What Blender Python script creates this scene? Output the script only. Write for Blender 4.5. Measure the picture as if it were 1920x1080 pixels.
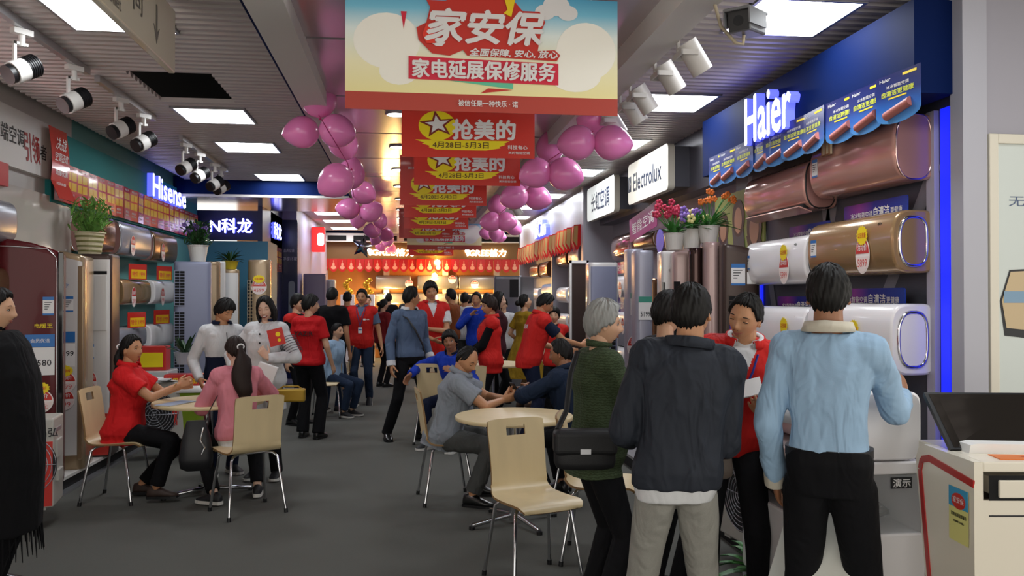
import bpy, bmesh, math, random
import numpy as np
from mathutils import Vector, Matrix, noise
R = math.radians
V = Vector
rnd = random.Random(7)
for o in list(bpy.data.objects): bpy.data.objects.remove(o)
S = bpy.context.scene
COL = S.collection
# ------------------------------------------------------------------ camera
FPX, CAMH, YAW, PITCH = 1550.0, 1.57, R(7.35), math.atan(16/1550)
FW = V((math.sin(YAW)*math.cos(PITCH), math.cos(YAW)*math.cos(PITCH), math.sin(PITCH)))
RT = V((math.cos(YAW), -math.sin(YAW), 0)); UP = RT.cross(FW)
CAM = V((0, 0, CAMH))
cd = bpy.data.cameras.new('camera'); cam = bpy.data.objects.new('camera', cd); COL.objects.link(cam)
cd.sensor_width = 36; cd.lens = FPX/1920*36; cd.clip_end = 100
cam.matrix_world = Matrix.Translation(CAM) @ Matrix((RT, UP, -FW)).transposed().to_4x4()
S.camera = cam
# ------------------------------------------------------------------ exposure, world
S.view_settings.view_transform = 'Standard'; S.view_settings.look = 'None'
S.view_settings.exposure = 0.85; S.view_settings.gamma = 1.0; S.view_settings.use_curve_mapping = False
w = bpy.data.worlds.new('shop_surroundings'); S.world = w; w.use_nodes = True
w.node_tree.nodes['Background'].inputs[0].default_value = (1.0, 0.955, 0.87, 1)
w.node_tree.nodes['Background'].inputs[1].default_value = 1.05
try:
    S.cycles.use_denoising = True; S.cycles.max_bounces = 7; S.cycles.diffuse_bounces = 3
    S.cycles.glossy_bounces = 3; S.cycles.transmission_bounces = 4; S.cycles.sample_clamp_indirect = 4
except Exception: pass
PANEL_E = 10.5          # brightness of the ceiling light panels

def ray(u, v): return (FW + RT*((u-960)/FPX) + UP*(-(v-540)/FPX))
def onX(u, v, X): d = ray(u, v); return CAM + d*(X/d.x)
def onY(u, v, Y): d = ray(u, v); return CAM + d*(Y/d.y)
def onZ(u, v, Z): d = ray(u, v); return CAM + d*((Z-CAMH)/d.z)
def at(u, v, t): return CAM + ray(u, v)*t
def gp(u, t): p = at(u, 556, t); return V((p.x, p.y, 0))
# ------------------------------------------------------------------ materials
MC = {}
def C(h):
    if isinstance(h, str):
        h = h.lstrip('#'); c = [int(h[i:i+2], 16)/255 for i in (0, 2, 4)]
        return tuple(((x/12.92) if x <= .04045 else ((x+.055)/1.055)**2.4) for x in c)
    return h
def mat(name, col, rough=.5, metal=0, coat=0, emit=0, bump=None, alpha=1, trans=0, var=0, sheen=0, spec=None):
    """bump=(scale, strength, distance, stretch xyz); var = colour variation by noise"""
    if name in MC: return MC[name]
    m = bpy.data.materials.new(name); MC[name] = m; m.use_nodes = True
    nt = m.node_tree; b = nt.nodes['Principled BSDF']; L = nt.links.new; N = nt.nodes.new
    c = C(col) + (1,)
    b.inputs['Base Color'].default_value = c; b.inputs['Roughness'].default_value = rough
    b.inputs['Metallic'].default_value = metal; b.inputs['Coat Weight'].default_value = coat
    b.inputs['Coat Roughness'].default_value = .06; b.inputs['Alpha'].default_value = alpha
    b.inputs['Transmission Weight'].default_value = trans; b.inputs['Sheen Weight'].default_value = sheen
    if spec is not None: b.inputs['Specular IOR Level'].default_value = spec
    if emit:
        b.inputs['Emission Color'].default_value = c; b.inputs['Emission Strength'].default_value = emit
    if bump or var:
        tc = N('ShaderNodeTexCoord'); mp = N('ShaderNodeMapping'); L(tc.outputs['Object'], mp.inputs[0])
        if bump and len(bump) > 3: mp.inputs['Scale'].default_value = bump[3]
        nz = N('ShaderNodeTexNoise'); nz.inputs['Scale'].default_value = bump[0] if bump else 6
        nz.inputs['Detail'].default_value = 3; L(mp.outputs[0], nz.inputs[0])
        if bump:
            bp = N('ShaderNodeBump'); bp.inputs['Strength'].default_value = bump[1]; bp.inputs['Distance'].default_value = bump[2]
            L(nz.outputs[0], bp.inputs['Height']); L(bp.outputs[0], b.inputs['Normal'])
        if var:
            mx = N('ShaderNodeMix'); mx.data_type = 'RGBA'
            mx.inputs[6].default_value = tuple(x*(1-var) for x in c[:3])+(1,)
            mx.inputs[7].default_value = tuple(min(1, x*(1+var)) for x in c[:3])+(1,)
            L(nz.outputs[0], mx.inputs[0]); L(mx.outputs[2], b.inputs['Base Color'])
    return m
def cloth(name, col, rough=.85, fold=.5, fine=0, weave=None):
    """fabric: broad soft folds plus a fine thread; weave = (scale, second colour) for a knit"""
    if name in MC: return MC[name]
    m = mat(name, col, rough, spec=.22); nt = m.node_tree; b = nt.nodes['Principled BSDF']; L = nt.links.new; N = nt.nodes.new
    tc = N('ShaderNodeTexCoord'); mp = N('ShaderNodeMapping'); L(tc.outputs['Object'], mp.inputs[0]); mp.inputs['Scale'].default_value = (1, 1, .45)
    mp.inputs['Rotation'].default_value = (.3, .35, 0)
    nz = N('ShaderNodeTexNoise'); nz.inputs['Scale'].default_value = 9; nz.inputs['Detail'].default_value = 2; nz.inputs['Distortion'].default_value = 1.2
    L(mp.outputs[0], nz.inputs[0])
    bp = N('ShaderNodeBump'); bp.inputs['Strength'].default_value = fold; bp.inputs['Distance'].default_value = .05; L(nz.outputs[0], bp.inputs['Height'])
    n2 = N('ShaderNodeTexNoise'); n2.inputs['Scale'].default_value = 260; L(tc.outputs['Object'], n2.inputs[0])
    b2 = N('ShaderNodeBump'); b2.inputs['Strength'].default_value = .25; b2.inputs['Distance'].default_value = .002
    L(n2.outputs[0], b2.inputs['Height']); L(bp.outputs[0], b2.inputs['Normal']); L(b2.outputs[0], b.inputs['Normal'])
    if fine or weave:
        c = C(col)
        mx = N('ShaderNodeMix'); mx.data_type = 'RGBA'
        c2 = C(weave[1]) if weave else tuple(x*(1-fine) for x in c)
        mx.inputs[6].default_value = c+(1,); mx.inputs[7].default_value = c2+(1,)
        if weave:
            wv = N('ShaderNodeTexWave'); wv.inputs['Scale'].default_value = weave[0]; wv.inputs['Distortion'].default_value = 6
            wv.inputs['Detail Scale'].default_value = 3; wv.bands_direction = 'Z'
            L(tc.outputs['Object'], wv.inputs[0]); L(wv.outputs['Fac'], mx.inputs[0])
        else: L(n2.outputs[0], mx.inputs[0])
        L(mx.outputs[2], b.inputs['Base Color'])
    return m
def gradient_mat(name, stops, axis='Z', lo=0, hi=1, rough=.5, extra=None):
    """a printed colour run across an object's own local axis"""
    if name in MC: return MC[name]
    m = mat(name, (1, 1, 1), rough); nt = m.node_tree; L = nt.links.new; N = nt.nodes.new; b = nt.nodes['Principled BSDF']
    tc = N('ShaderNodeTexCoord'); sp = N('ShaderNodeSeparateXYZ'); L(tc.outputs['Object'], sp.inputs[0])
    mr = N('ShaderNodeMapRange'); mr.inputs[1].default_value = lo; mr.inputs[2].default_value = hi; L(sp.outputs[axis], mr.inputs[0])
    cr = N('ShaderNodeValToRGB'); L(mr.outputs[0], cr.inputs[0]); e = cr.color_ramp.elements
    while len(e) > 1: e.remove(e[-1])
    e[0].position = stops[0][0]; e[0].color = C(stops[0][1])+(1,)
    for p, c in stops[1:]: x = e.new(p); x.color = C(c)+(1,)
    L(cr.outputs[0], b.inputs['Base Color'])
    return m
# ------------------------------------------------------------------ text outlines, flat in x/y, one em high
TX = {}
def text_polys(s, bold=0.0, res=2):
    k = (s, bold)
    if k in TX: return TX[k]
    cu = bpy.data.curves.new('t', 'FONT'); cu.body = s; cu.size = 1; cu.resolution_u = res; cu.offset = bold
    cu.align_x = 'CENTER'; cu.align_y = 'CENTER'; cu.fill_mode = 'FRONT'
    o = bpy.data.objects.new('t', cu); COL.objects.link(o)
    me = bpy.data.meshes.new_from_object(o.evaluated_get(bpy.context.evaluated_depsgraph_get()))
    vs = [(v.co.x, v.co.y) for v in me.vertices]; fs = [tuple(p.vertices) for p in me.polygons]
    if vs:                                            # centre on the ink
        x0 = min(v[0] for v in vs); x1 = max(v[0] for v in vs); y0 = min(v[1] for v in vs); y1 = max(v[1] for v in vs)
        vs = [(a-(x0+x1)/2, b-(y0+y1)/2) for a, b in vs]; wd, ht = x1-x0, y1-y0
    else: wd = ht = 1
    bpy.data.objects.remove(o); bpy.data.curves.remove(cu); bpy.data.meshes.remove(me)
    TX[k] = (vs, fs, wd, ht); return TX[k]
# ------------------------------------------------------------------ mesh builder
class MB:
    def __init__(s): s.v = []; s.f = []; s.m = []; s.sm = []; s.mats = []; s.M = Matrix.Identity(4)
    def mi(s, m):
        if m not in s.mats: s.mats.append(m)
        return s.mats.index(m)
    def add(s, vs, fs, m, smooth=False):
        k = len(s.v); i = s.mi(m); M = s.M
        s.v += [tuple(M @ V(p)) for p in vs]
        for f in fs: s.f.append(tuple(k+x for x in f)); s.m.append(i); s.sm.append(smooth)
    def box(s, a, b, m, bev=0):
        x0, y0, z0 = [min(a[i], b[i]) for i in range(3)]; x1, y1, z1 = [max(a[i], b[i]) for i in range(3)]
        if bev:
            bev = min(bev, (x1-x0)*.49, (y1-y0)*.49, (z1-z0)*.49)
            bm = bmesh.new(); bmesh.ops.create_cube(bm, size=1)
            for v in bm.verts: v.co = V(((x0+x1)/2+v.co.x*(x1-x0), (y0+y1)/2+v.co.y*(y1-y0), (z0+z1)/2+v.co.z*(z1-z0)))
            bmesh.ops.bevel(bm, geom=bm.edges[:], offset=bev, segments=2 if bev < .02 else 4, affect='EDGES', profile=.5)
            bm.verts.index_update()
            s.add([v.co for v in bm.verts], [[v.index for v in f.verts] for f in bm.faces], m, False); bm.free(); return
        s.add([(x0,y0,z0),(x1,y0,z0),(x1,y1,z0),(x0,y1,z0),(x0,y0,z1),(x1,y0,z1),(x1,y1,z1),(x0,y1,z1)],
              [(0,3,2,1),(4,5,6,7),(0,1,5,4),(1,2,6,5),(2,3,7,6),(3,0,4,7)], m)
    def loft(s, rings, m, caps=True, smooth=True, closed=False):
        n = len(rings[0]); vs = [p for r in rings for p in r]; fs = []
        K = len(rings)
        for i in range(K if closed else K-1):
            for j in range(n):
                a = i*n+j; b = i*n+(j+1) % n; c = ((i+1) % K)*n+(j+1) % n; d = ((i+1) % K)*n+j
                fs.append((a, b, c, d))
        s.add(vs, fs, m, smooth)
        if caps and not closed: s.add(rings[0], [tuple(range(n))[::-1]], m); s.add(rings[-1], [tuple(range(n))], m)
    def tube(s, pts, r, m, n=8, closed=False, flat=1.0):
        pts = [V(p) for p in pts]; K = len(pts); rr = r if isinstance(r, (list, tuple)) else [r]*K
        rings = []; prev = None
        for i, p in enumerate(pts):
            if closed: t = (pts[(i+1) % K]-pts[i-1]).normalized()
            else: t = (pts[min(i+1, K-1)]-pts[max(i-1, 0)]).normalized()
            if prev is None:
                a = V((0, 0, 1)) if abs(t.z) < .9 else V((1, 0, 0)); u = t.cross(a).normalized()
            else: u = (prev - t*prev.dot(t)).normalized()
            prev = u; w_ = t.cross(u)
            rings.append([p + u*math.cos(2*math.pi*j/n)*rr[i] + w_*math.sin(2*math.pi*j/n)*rr[i]*flat for j in range(n)])
        s.loft(rings, m, True, True, closed)
    def cyl(s, p0, p1, r0, m, r1=None, n=20):
        r1 = r0 if r1 is None else r1; p0, p1 = V(p0), V(p1); t = (p1-p0).normalized()
        a = V((0, 0, 1)) if abs(t.z) < .9 else V((1, 0, 0)); u = t.cross(a).normalized(); w_ = t.cross(u)
        s.loft([[p+u*math.cos(2*math.pi*j/n)*r+w_*math.sin(2*math.pi*j/n)*r for j in range(n)] for p, r in ((p0, r0), (p1, r1))], m)
    def ell(s, c, r, m, n=16, k=10, frame=None):
        c = V(c); r = (r, r, r) if not isinstance(r, (tuple, list)) else r
        F = frame or (V((1, 0, 0)), V((0, 1, 0)), V((0, 0, 1)))
        vs = [c-F[2]*r[2]]; fs = []
        for i in range(1, k):
            ph = math.pi*i/k-math.pi/2
            for j in range(n):
                th = 2*math.pi*j/n
                vs.append(c+F[0]*(r[0]*math.cos(ph)*math.cos(th))+F[1]*(r[1]*math.cos(ph)*math.sin(th))+F[2]*(r[2]*math.sin(ph)))
        vs.append(c+F[2]*r[2]); T = len(vs)-1
        for j in range(n): fs.append((0, 1+(j+1) % n, 1+j)); fs.append((T, 1+(k-2)*n+j, 1+(k-2)*n+(j+1) % n))
        for i in range(k-2):
            for j in range(n): a = 1+i*n+j; b = 1+i*n+(j+1) % n; fs.append((a, b, b+n, a+n))
        s.add(vs, fs, m, True)
    def cap(s, p0, p1, r0, r1, m, sx=1, sy=1, side=None, n=14):
        """tapered capsule with rounded ends; elliptical by sx (along side) and sy"""
        p0, p1 = V(p0), V(p1); t = (p1-p0); L_ = t.length or 1e-6; t = t/L_
        a = V(side) if side is not None else (V((0, 0, 1)) if abs(t.z) < .9 else V((1, 0, 0)).cross(t))
        u = (a-t*a.dot(t)); u = u.normalized() if u.length > 1e-5 else t.orthogonal().normalized(); w_ = t.cross(u)
        prof = [(-r0*math.cos(x), r0*math.sin(x)) for x in (.35, .8, 1.2)]+[(0, r0), (L_*.5, (r0+r1)/2), (L_, r1)]+[(L_+r1*math.cos(x), r1*math.sin(x)) for x in (1.2, .8, .35)]
        s.loft([[p0+t*q+u*math.cos(2*math.pi*j/n)*rr*sx+w_*math.sin(2*math.pi*j/n)*rr*sy for j in range(n)] for q, rr in prof], m)
    def prism(s, poly, o, ux, uy, depth, m, mside=None):
        """closed polygon given in (ux, uy) at o, thickness depth along ux x uy"""
        o, ux, uy = V(o), V(ux).normalized(), V(uy).normalized(); nz = ux.cross(uy)
        a = [o+ux*x+uy*y for x, y in poly]; b = [p+nz*depth for p in a]; n = len(poly)
        s.add(b, [tuple(range(n))], m); s.add(a, [tuple(range(n))[::-1]], mside or m)
        s.add(a+b, [(i, (i+1) % n, n+(i+1) % n, n+i) for i in range(n)], mside or m)
    def text(s, txt, o, ux, uy, h, m, width=None, bold=.01, depth=0, shear=0):
        if bold > 0:                                               # a heavier stroke: the same outline set down again, a hair to each side
            k = bold*h*.8; n0 = V(ux).normalized().cross(V(uy).normalized()); a_, b_ = V(ux).normalized(), V(uy).normalized()
            for q, (i, j) in enumerate(((1, 0), (-1, 0), (0, 1), (0, -1))): s.text(txt, V(o)+a_*k*i+b_*k*j-n0*.00012*(q+1), ux, uy, h, m, width, 0, depth, shear)
            bold = 0
        vs, fs, wd, ht = text_polys(txt, bold); o, ux, uy = V(o), V(ux).normalized(), V(uy).normalized(); nz = ux.cross(uy)
        sy = h/ht; sx = (width/wd) if width else sy
        P = [o+ux*(x*sx+shear*y*sy)+uy*(y*sy)+nz*depth for x, y in vs]
        s.add(P, fs, m)
        if depth:                                                  # side walls of raised letters
            ed = {}
            for f in fs:
                for i in range(len(f)):
                    e = (f[i], f[(i+1) % len(f)])
                    if (e[1], e[0]) in ed: del ed[(e[1], e[0])]
                    else: ed[e] = 1
            Q = [p-nz*depth for p in P]; n = len(P)
            s.add(P+Q, [(a, n+a, n+b, b) for a, b in ed], m)
    def build(s, name, parent=None, loc=None, smooth_angle=None):
        me = bpy.data.meshes.new(name); me.from_pydata(s.v, [], s.f)
        for m in s.mats: me.materials.append(m)
        me.polygons.foreach_set('material_index', s.m); me.polygons.foreach_set('use_smooth', s.sm); me.update()
        return link(name, me, parent, loc)
def link(name, me, parent=None, loc=None):
    o = bpy.data.objects.new(name, me); COL.objects.link(o)
    if parent: o.parent = parent
    if loc is not None: o.location = loc
    return o
def tag(o, label, cat, group=None):
    o['label'] = label; o['category'] = cat
    if group: o['group'] = group
    return o
def thing(name, label, cat, loc=(0, 0, 0), rz=0, group=None):
    o = bpy.data.objects.new(name, None); COL.objects.link(o); o.location = loc; o.rotation_euler = (0, 0, rz)
    o.empty_display_size = .1
    return tag(o, label, cat, group)
def struct(name, mb, parent=None):
    o = mb.build(name, parent)
    if parent is None: o['kind'] = 'structure'
    return o
def dup(root, loc, rz=None, label=None, group=None):
    r = root.copy(); COL.objects.link(r); r.location = loc
    if rz is not None: r.rotation_euler = (0, 0, rz)
    if label: r['label'] = label
    if group: r['group'] = group
    for ch in list(root.children):
        c = ch.copy(); COL.objects.link(c); c.parent = r
        for g in list(ch.children):
            d = g.copy(); COL.objects.link(d); d.parent = c
    return r
X3, Y3, Z3 = V((1, 0, 0)), V((0, 1, 0)), V((0, 0, 1))
def rrect(w_, h, r, n=6):
    p = []
    for cx, cy, a0 in ((w_/2-r, h/2-r, 0), (-w_/2+r, h/2-r, 90), (-w_/2+r, -h/2+r, 180), (w_/2-r, -h/2+r, 270)):
        p += [(cx+r*math.cos(R(a0+90*i/n)), cy+r*math.sin(R(a0+90*i/n))) for i in range(n+1)]
    return p
def ellp(a, b, n=24, t0=0, t1=360):
    return [(a*math.cos(R(t0+(t1-t0)*i/n)), b*math.sin(R(t0+(t1-t0)*i/n))) for i in range(n if t1-t0 == 360 else n+1)]
def sup(a, b, p=4, n=32):
    o = []
    for i in range(n):
        t = 2*math.pi*i/n; c, s_ = math.cos(t), math.sin(t)
        o.append((a*math.copysign(abs(c)**(2/p), c), b*math.copysign(abs(s_)**(2/p), s_)))
    return o
# ================================================================== SETTING
M_carpet = mat('carpet_grey', '#565651', .95, bump=(220, .5, .004), var=.25)
M_slat = mat('ceiling_metal', '#c2bab8', .42, .3)
M_dark = mat('void_black', '#0c0c0e', .9)
M_white = mat('painted_white', '#d9d6d2', .5)
M_wallw = mat('wall_offwhite', '#bdb9b5', .45)
M_silver = mat('wall_silver', '#a3a1aa', .33, .35)
M_gloss = mat('ceiling_gloss', '#cfc6cc', .16, .45)
M_blue = mat('fascia_blue', '#071a48', .6, spec=.06)
M_teal = mat('fascia_teal', '#2a8688', .6, spec=.2)
M_tealw = mat('wall_teal', '#5f9a98', .5)
M_navy = mat('navy_panel', '#141c55', .35)
M_red = mat('sign_red', '#c3231f', .45)
M_panel = mat('lit_panel', (.93, .97, 1), .5, emit=PANEL_E)
M_alu = mat('aluminium', '#b9b9bd', .3, .8)
M_lampw = mat('lamp_white', (1, .97, .95), .5, emit=14)
M_letter = mat('lit_letter_white', (.80, .82, 1), .5, emit=1.5)
M_letter_halo = mat('letter_side_blue', (.10, .12, 1), .5, emit=.8)
M_led = mat('led_blue', (.01, .02, .9), .5, emit=.55)
M_chrome = mat('chrome', '#d5d6da', .1, 1)
M_black = mat('black_plastic', '#141417', .4)
M_ink = mat('ink_black', '#17171c', .6)
M_paper = mat('paper_white', '#e6e4e2', .6)
M_yellow = mat('print_yellow', '#f3d512', .5)
M_pred = mat('print_red', '#cf2a22', .5)
M_pdred = mat('print_darkred', '#8c1b16', .5)
M_pblue = mat('print_blue', '#2a7fc4', .5)
M_orange = mat('gree_orange', '#b97a34', .5)

m = MB(); m.box((-4.2, -2.5, -.1), (5.2, 22.5, 0), M_carpet); struct('floor', m)
# ---- ceiling: open-joint metal slats with cut-outs for the light panels and two missing tiles
LP = [(-2.0, -1.4, y) for y in (4.73, 7.43, 9.02, 11.3)] + [(1.93, 2.53, y) for y in (2.4, 4.28, 6.42, 8.32, 10.35, 12.9, 14.6, 16.6, 18.4)] + [(-1.75, -1.15, y) for y in (16.2, 17.9, 19.8)]
HOLES = [(-2.02, -1.42, 6.25, 7.15), (-2.0, -1.4, 12.0-.62, 12.0)]
HOLES[1] = (-2.0, -1.4, 11.92, 12.0)
def slats(m, x0, x1, y0, y1, z, pitch=.1):
    y = y0
    while y < y1-.01:
        yy = min(y+pitch*.86, y1); iv = [(x0, x1)]
        for a, b, py in [(p[0], p[1], p[2]) for p in LP]:
            if py-.02 < (y+yy)/2 < py+.62: iv = [q for i in iv for q in ((i[0], min(i[1], a-.02)), (max(i[0], b+.02), i[1])) if q[1]-q[0] > .02]
        for a, b, c, d in HOLES:
            if c < (y+yy)/2 < d: iv = [q for i in iv for q in ((i[0], min(i[1], a)), (max(i[0], b), i[1])) if q[1]-q[0] > .02]
        for a, b in iv:
            zz = z
            m.add([(a, y, zz+.035), (a, y+.022, zz), (a, yy-.022, zz), (a, yy, zz+.035), (b, y, zz+.035), (b, y+.022, zz), (b, yy-.022, zz), (b, yy, zz+.035)],
                  [(0, 1, 5, 4), (1, 2, 6, 5), (2, 3, 7, 6), (0, 3, 2, 1), (4, 5, 6, 7)], M_slat)
        y += pitch
m = MB()
slats(m, -3.05, -.8, 1.5, 12.0, 3.2); slats(m, -3.05, -.8, 13.9, 21.3, 3.2)
slats(m, 1.52, 3.1, 1.5, 21.3, 3.2)
m.box((-4.2, -2.5, 3.5), (5.2, 22.5, 3.55), M_dark)                       # dark void above
for Y in np.arange(2.2, 21, 1.45): m.box((-.6, Y, 3.13), (1.33, Y+1.41, 3.16), M_gloss)
m.box((-.6, 1.0, 3.165), (1.33, 21.4, 3.19), M_dark)
m.box((-3.4, 12.0, 2.97), (-.8, 13.9, 3.0), M_gloss); m.box((-3.4, 11.97, 3.0), (-.8, 12.03, 3.25), M_blue)
m.box((-3.4, 11.96, 2.965), (-.8, 12.0, 3.0), M_white)
struct('ceiling', m)
m = MB(); m.box((-.8, 1, 3.03), (-.6, 21.4, 3.4), M_white); m.box((-.83, 1, 3.06), (-.8, 21.4, 3.12), M_blue); struct('trim_1', m)
m = MB(); m.box((1.33, 1, 3.0), (1.52, 21.4, 3.4), M_white); struct('trim_2', m)
m = MB(); m.box((-4.2, 20.9, 3.12), (5.2, 21.0, 3.4), M_blue); m.box((-2.4, 20.8, 2.93), (4, 20.9, 3.14), M_white)
for i in range(9): m.box((-1.9+i*.62, 20.78, 2.96), (-1.45+i*.62, 20.81, 3.08), M_dark)
struct('trim_3', m)
# ---- left wall, platform
m = MB(); m.box((-3.4, 1, 0), (-3.2, 8.45, 3.3), M_wallw)
m.box((-3.4, 8.45, 0), (-3.2, 13.2, 3.3), M_tealw); m.box((-3.6, 13.1, 0), (-2.1, 14.0, 2.42), mat('wall_bluegreen', '#3f7f9c', .5))
m.box((-3.2, 8.42, .125), (-3.0, 8.52, 2.42), M_tealw)
m.box((-2.35, 14.0, 0), (-2.2, 15.3, 3.3), M_navy); m.box((-2.35, 15.3, 0), (-1.95, 22, 3.3), mat('wall_violet', '#9a93b4', .5))
struct('wall_left', m)
m = MB(); m.box((-3.5, 1, 0), (-2.72, 15.3, .1), M_dark); m.box((-3.5, 1, .1), (-2.7, 15.3, .125), M_white)
m.box((-2.72, 1, 0), (-2.66, 15.3, .02), M_alu); struct('floor_platform_left', m)
m = MB(); m.box((-3.22, 1, 2.62), (-3.15, 7.86, 3.1), M_white); m.box((-3.22, 1, 2.44), (-3.12, 7.0, 2.62), M_red)
m.box((-3.115, 1, 2.5), (-3.11, 6.6, 2.515), M_lampw)
struct('wall_fascia_left', m)
m = MB(); m.box((-3.2, 7.86, 2.42), (-3.15, 13.1, 3.08), M_teal); struct('wall_fascia_teal', m)
# ---- right side
m = MB(); m.box((2.62, 3.98, 2.63), (2.85, 7.06, 3.12), M_blue); struct('wall_fascia_blue', m)
m = MB(); m.box((2.93, 4.0, 0), (3.05, 7.06, 3.3), mat('wall_slate', '#4c4e58', .4))
mw = mat('wall_stripe', '#8f8e98', .4)
for y0, z0, y1, z1, w_ in ((6.9, .3, 6.5, 2.3, .1), (6.5, 2.3, 6.2, 1.3, .09), (5.9, .2, 5.2, 2.6, .13), (4.2, 2.3, 5.2, .8, .12), (6.95, 1.9, 6.7, 2.6, .09), (5.25, 1.2, 5.5, 2.6, .1)):
    m.add([(2.928, y0, z0), (2.928, y0+w_, z0), (2.928, y1+w_, z1), (2.928, y1, z1)], [(0, 1, 2, 3)], mw)
m.box((2.90, 4.23, 0), (2.93, 4.3, 2.6), mat('frame_lilac', '#b9b5c6', .4))
m.box((2.85, 7.06, 2.62), (3.2, 12, 3.3), mat('fascia_dark', '#55545f', .35, .3))
m.box((3.05, 7.06, 0), (3.2, 12, 2.62), M_silver)
m.box((2.6, 11.95, 0), (3.2, 12.1, 3.2), M_silver)
m.box((2.62, 12.1, 2.42), (2.8, 19, 3.15), mat('fascia_silver', '#9c9ba6', .4, .3)); m.box((2.95, 12.1, 0), (3.2, 19, 2.5), mat('wall_backlight', '#b7b0a8', .4))
m.box((2.62, 18.9, 0), (3.2, 19, 3.15), M_silver)
m.box((2.66, 14.9, .1), (2.95, 14.96, 2.42), M_silver)
struct('wall_right', m)
m = MB(); m.box((2.915, 4.12, .125), (2.93, 4.2, 2.6), M_led); tag(m.build('led_strip'), 'wide glowing deep blue vertical light strip beside the grey pillar', 'led light')
m = MB(); m.box((2.915, 6.5, .125), (2.93, 6.54, 2.2), M_led); tag(m.build('led_strip'), 'thin glowing deep blue vertical light strip near the family photo', 'led light')
m = MB(); m.box((2.835, 3.9, 0), (2.97, 4.0, 3.3), mat('pillar_grey', '#a5a4ad', .4)); m.box((2.98, 3.93, 0), (5.2, 4.0, 3.3), mat('wall_grey', '#96939c', .45)); struct('wall_return', m)
# platform under the right displays
m = MB(); m.box((2.05, 4.1, 0), (3.05, 18.9, .1), M_dark); m.box((2.03, 4.1, .1), (3.05, 18.9, .125), mat('platform_grey', '#8c8a8c', .35)); struct('floor_platform_right', m)
# ---- GREE end wall
m = MB(); m.box((-4.2, 21.5, 0), (5.2, 21.6, 3.5), M_orange)
mb_ = mat('gree_brown', '#7b5626', .45)
m.box((-2.0, 21.1, 2.5), (3.3, 21.5, 2.94), mb_)
for x in (-.55, .95, 2.28): m.box((x, 21.3, 0), (x+.14, 21.5, 2.5), mat('gree_column', '#dcc8a8', .5))
struct('wall_back', m)
# ---- light panels
p0 = None
for i, (x0, x1, y) in enumerate(LP):
    side = 'left' if x0 < 0 else 'right'
    order = ['nearest', 'second', 'third', 'fourth', 'fifth', 'sixth', 'seventh', 'eighth', 'farthest']
    k = i if x0 == -2.0 else (i-4 if x0 > 0 else i-13+4)
    lab = f'square white lit ceiling panel, {order[k]} along the {side} row of slats'
    if p0 is None:
        p0 = thing('ceiling_light', lab, 'ceiling light', ((x0+x1)/2, y+.3, 3.2), 0, 'lit square ceiling panels')
        m = MB(); m.add([(-.29, -.29, .004), (.29, -.29, .004), (.29, .29, .004), (-.29, .29, .004)], [(3, 2, 1, 0)], M_panel); m.build('diffuser', p0); m = MB(); m.box((-.3, -.3, .006), (.3, .3, .05), M_dark); m.build('back_case', p0)
        m = MB()
        for a, b in (((-.31, -.31), (.31, -.29)), ((-.31, .29), (.31, .31)), ((-.31, -.29), (-.29, .29)), ((.29, -.29), (.31, .29))): m.box((a[0], a[1], -.006), (b[0], b[1], .02), M_alu)
        m.build('frame', p0)
    else: dup(p0, ((x0+x1)/2, y+.3, 3.2), 0, lab)
p0 = None
for i, Y in enumerate((7.1, 8.65, 10.2, 11.75, 13.3, 14.9, 16.5, 18.1)):
    lab = f"round white downlight in the glossy centre ceiling, {['nearest','second','third','fourth','fifth','sixth','seventh','farthest'][i]} along the row"
    if p0 is None:
        p0 = thing('downlight', lab, 'downlight', (-.08, Y, 3.13), 0, 'round downlights in the centre ceiling')
        m = MB(); m.cyl((0, 0, -.012), (0, 0, -.004), .075, M_lampw); m.build('bulb', p0)
        m = MB(); m.tube([(math.cos(a*.4)*.085, math.sin(a*.4)*.085, -.006) for a in range(16)], .01, M_alu, 6, True); m.build('ring', p0)
    else: dup(p0, (-.08, Y, 3.13), 0, lab)
# ---- track lights, left: black heads with a white collar
def yX(u, X): return onX(u, 556, X).y
for i, (ua, ub, wd) in enumerate(((-20, 162, 'nearest'), (180, 287, 'middle'), (338, 424, 'farthest'))):
    m = MB(); m.box((-2.27, yX(ua, -2.25), 3.15), (-2.23, yX(ub, -2.25), 3.198), M_alu)
    tag(m.build('light_track'), f'pale metal lighting track, the {wd} of three on the left slatted ceiling', 'light track')
p0 = None
for i, (u, ang, lab) in enumerate(((38, 20, 'at the near end of the first track'), (137, 20, 'at the far end of the first track'), (225, 20, 'on the near half of the middle track'), (268, 20, 'on the far half of the middle track'),
                 (348, 35, 'first head on the farthest left track'), (374, 30, 'second head on the farthest left track'), (402, 30, 'third head on the farthest left track'), (414, 25, 'last head on the farthest left track'))):
    Y = yX(u, -2.25); loc = (-2.25, Y, 3.15); lab = 'black and white spotlight '+lab
    if p0 is None:
        p0 = thing('track_spotlight', lab, 'spotlight', loc, R(-35), 'black and white track spotlights')
        m = MB(); m.box((-.02, -.05, -.03), (.02, .05, 0), M_white); m.cyl((0, 0, -.03), (0, 0, -.09), .016, M_white); m.box((-.008, -.045, -.2), (.008, -.03, -.07), M_white); m.box((-.008, -.045, -.085), (.008, .03, -.07), M_white); m.build('bracket', p0)
        a = V((0, .09, -.145)); d = V((.0, -.17, -.1)).normalized(); q = V((0, 0, -.21))
        m = MB(); m.cyl(q-d*.085, q-d*.015, .056, M_black); m.cyl(q+d*.055, q+d*.085, .05, M_black)
        for k in range(6): m.cyl(q-d*(.08-.012*k), q-d*(.076-.012*k), .06, M_black)
        m.build('heat_sink', p0)
        m = MB(); m.cyl(q-d*.015, q+d*.055, .058, M_white); m.build('lamp_body', p0)
        p0.scale = (1.15,)*3
    else: dup(p0, loc, R(-35), lab)
p0 = None
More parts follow.
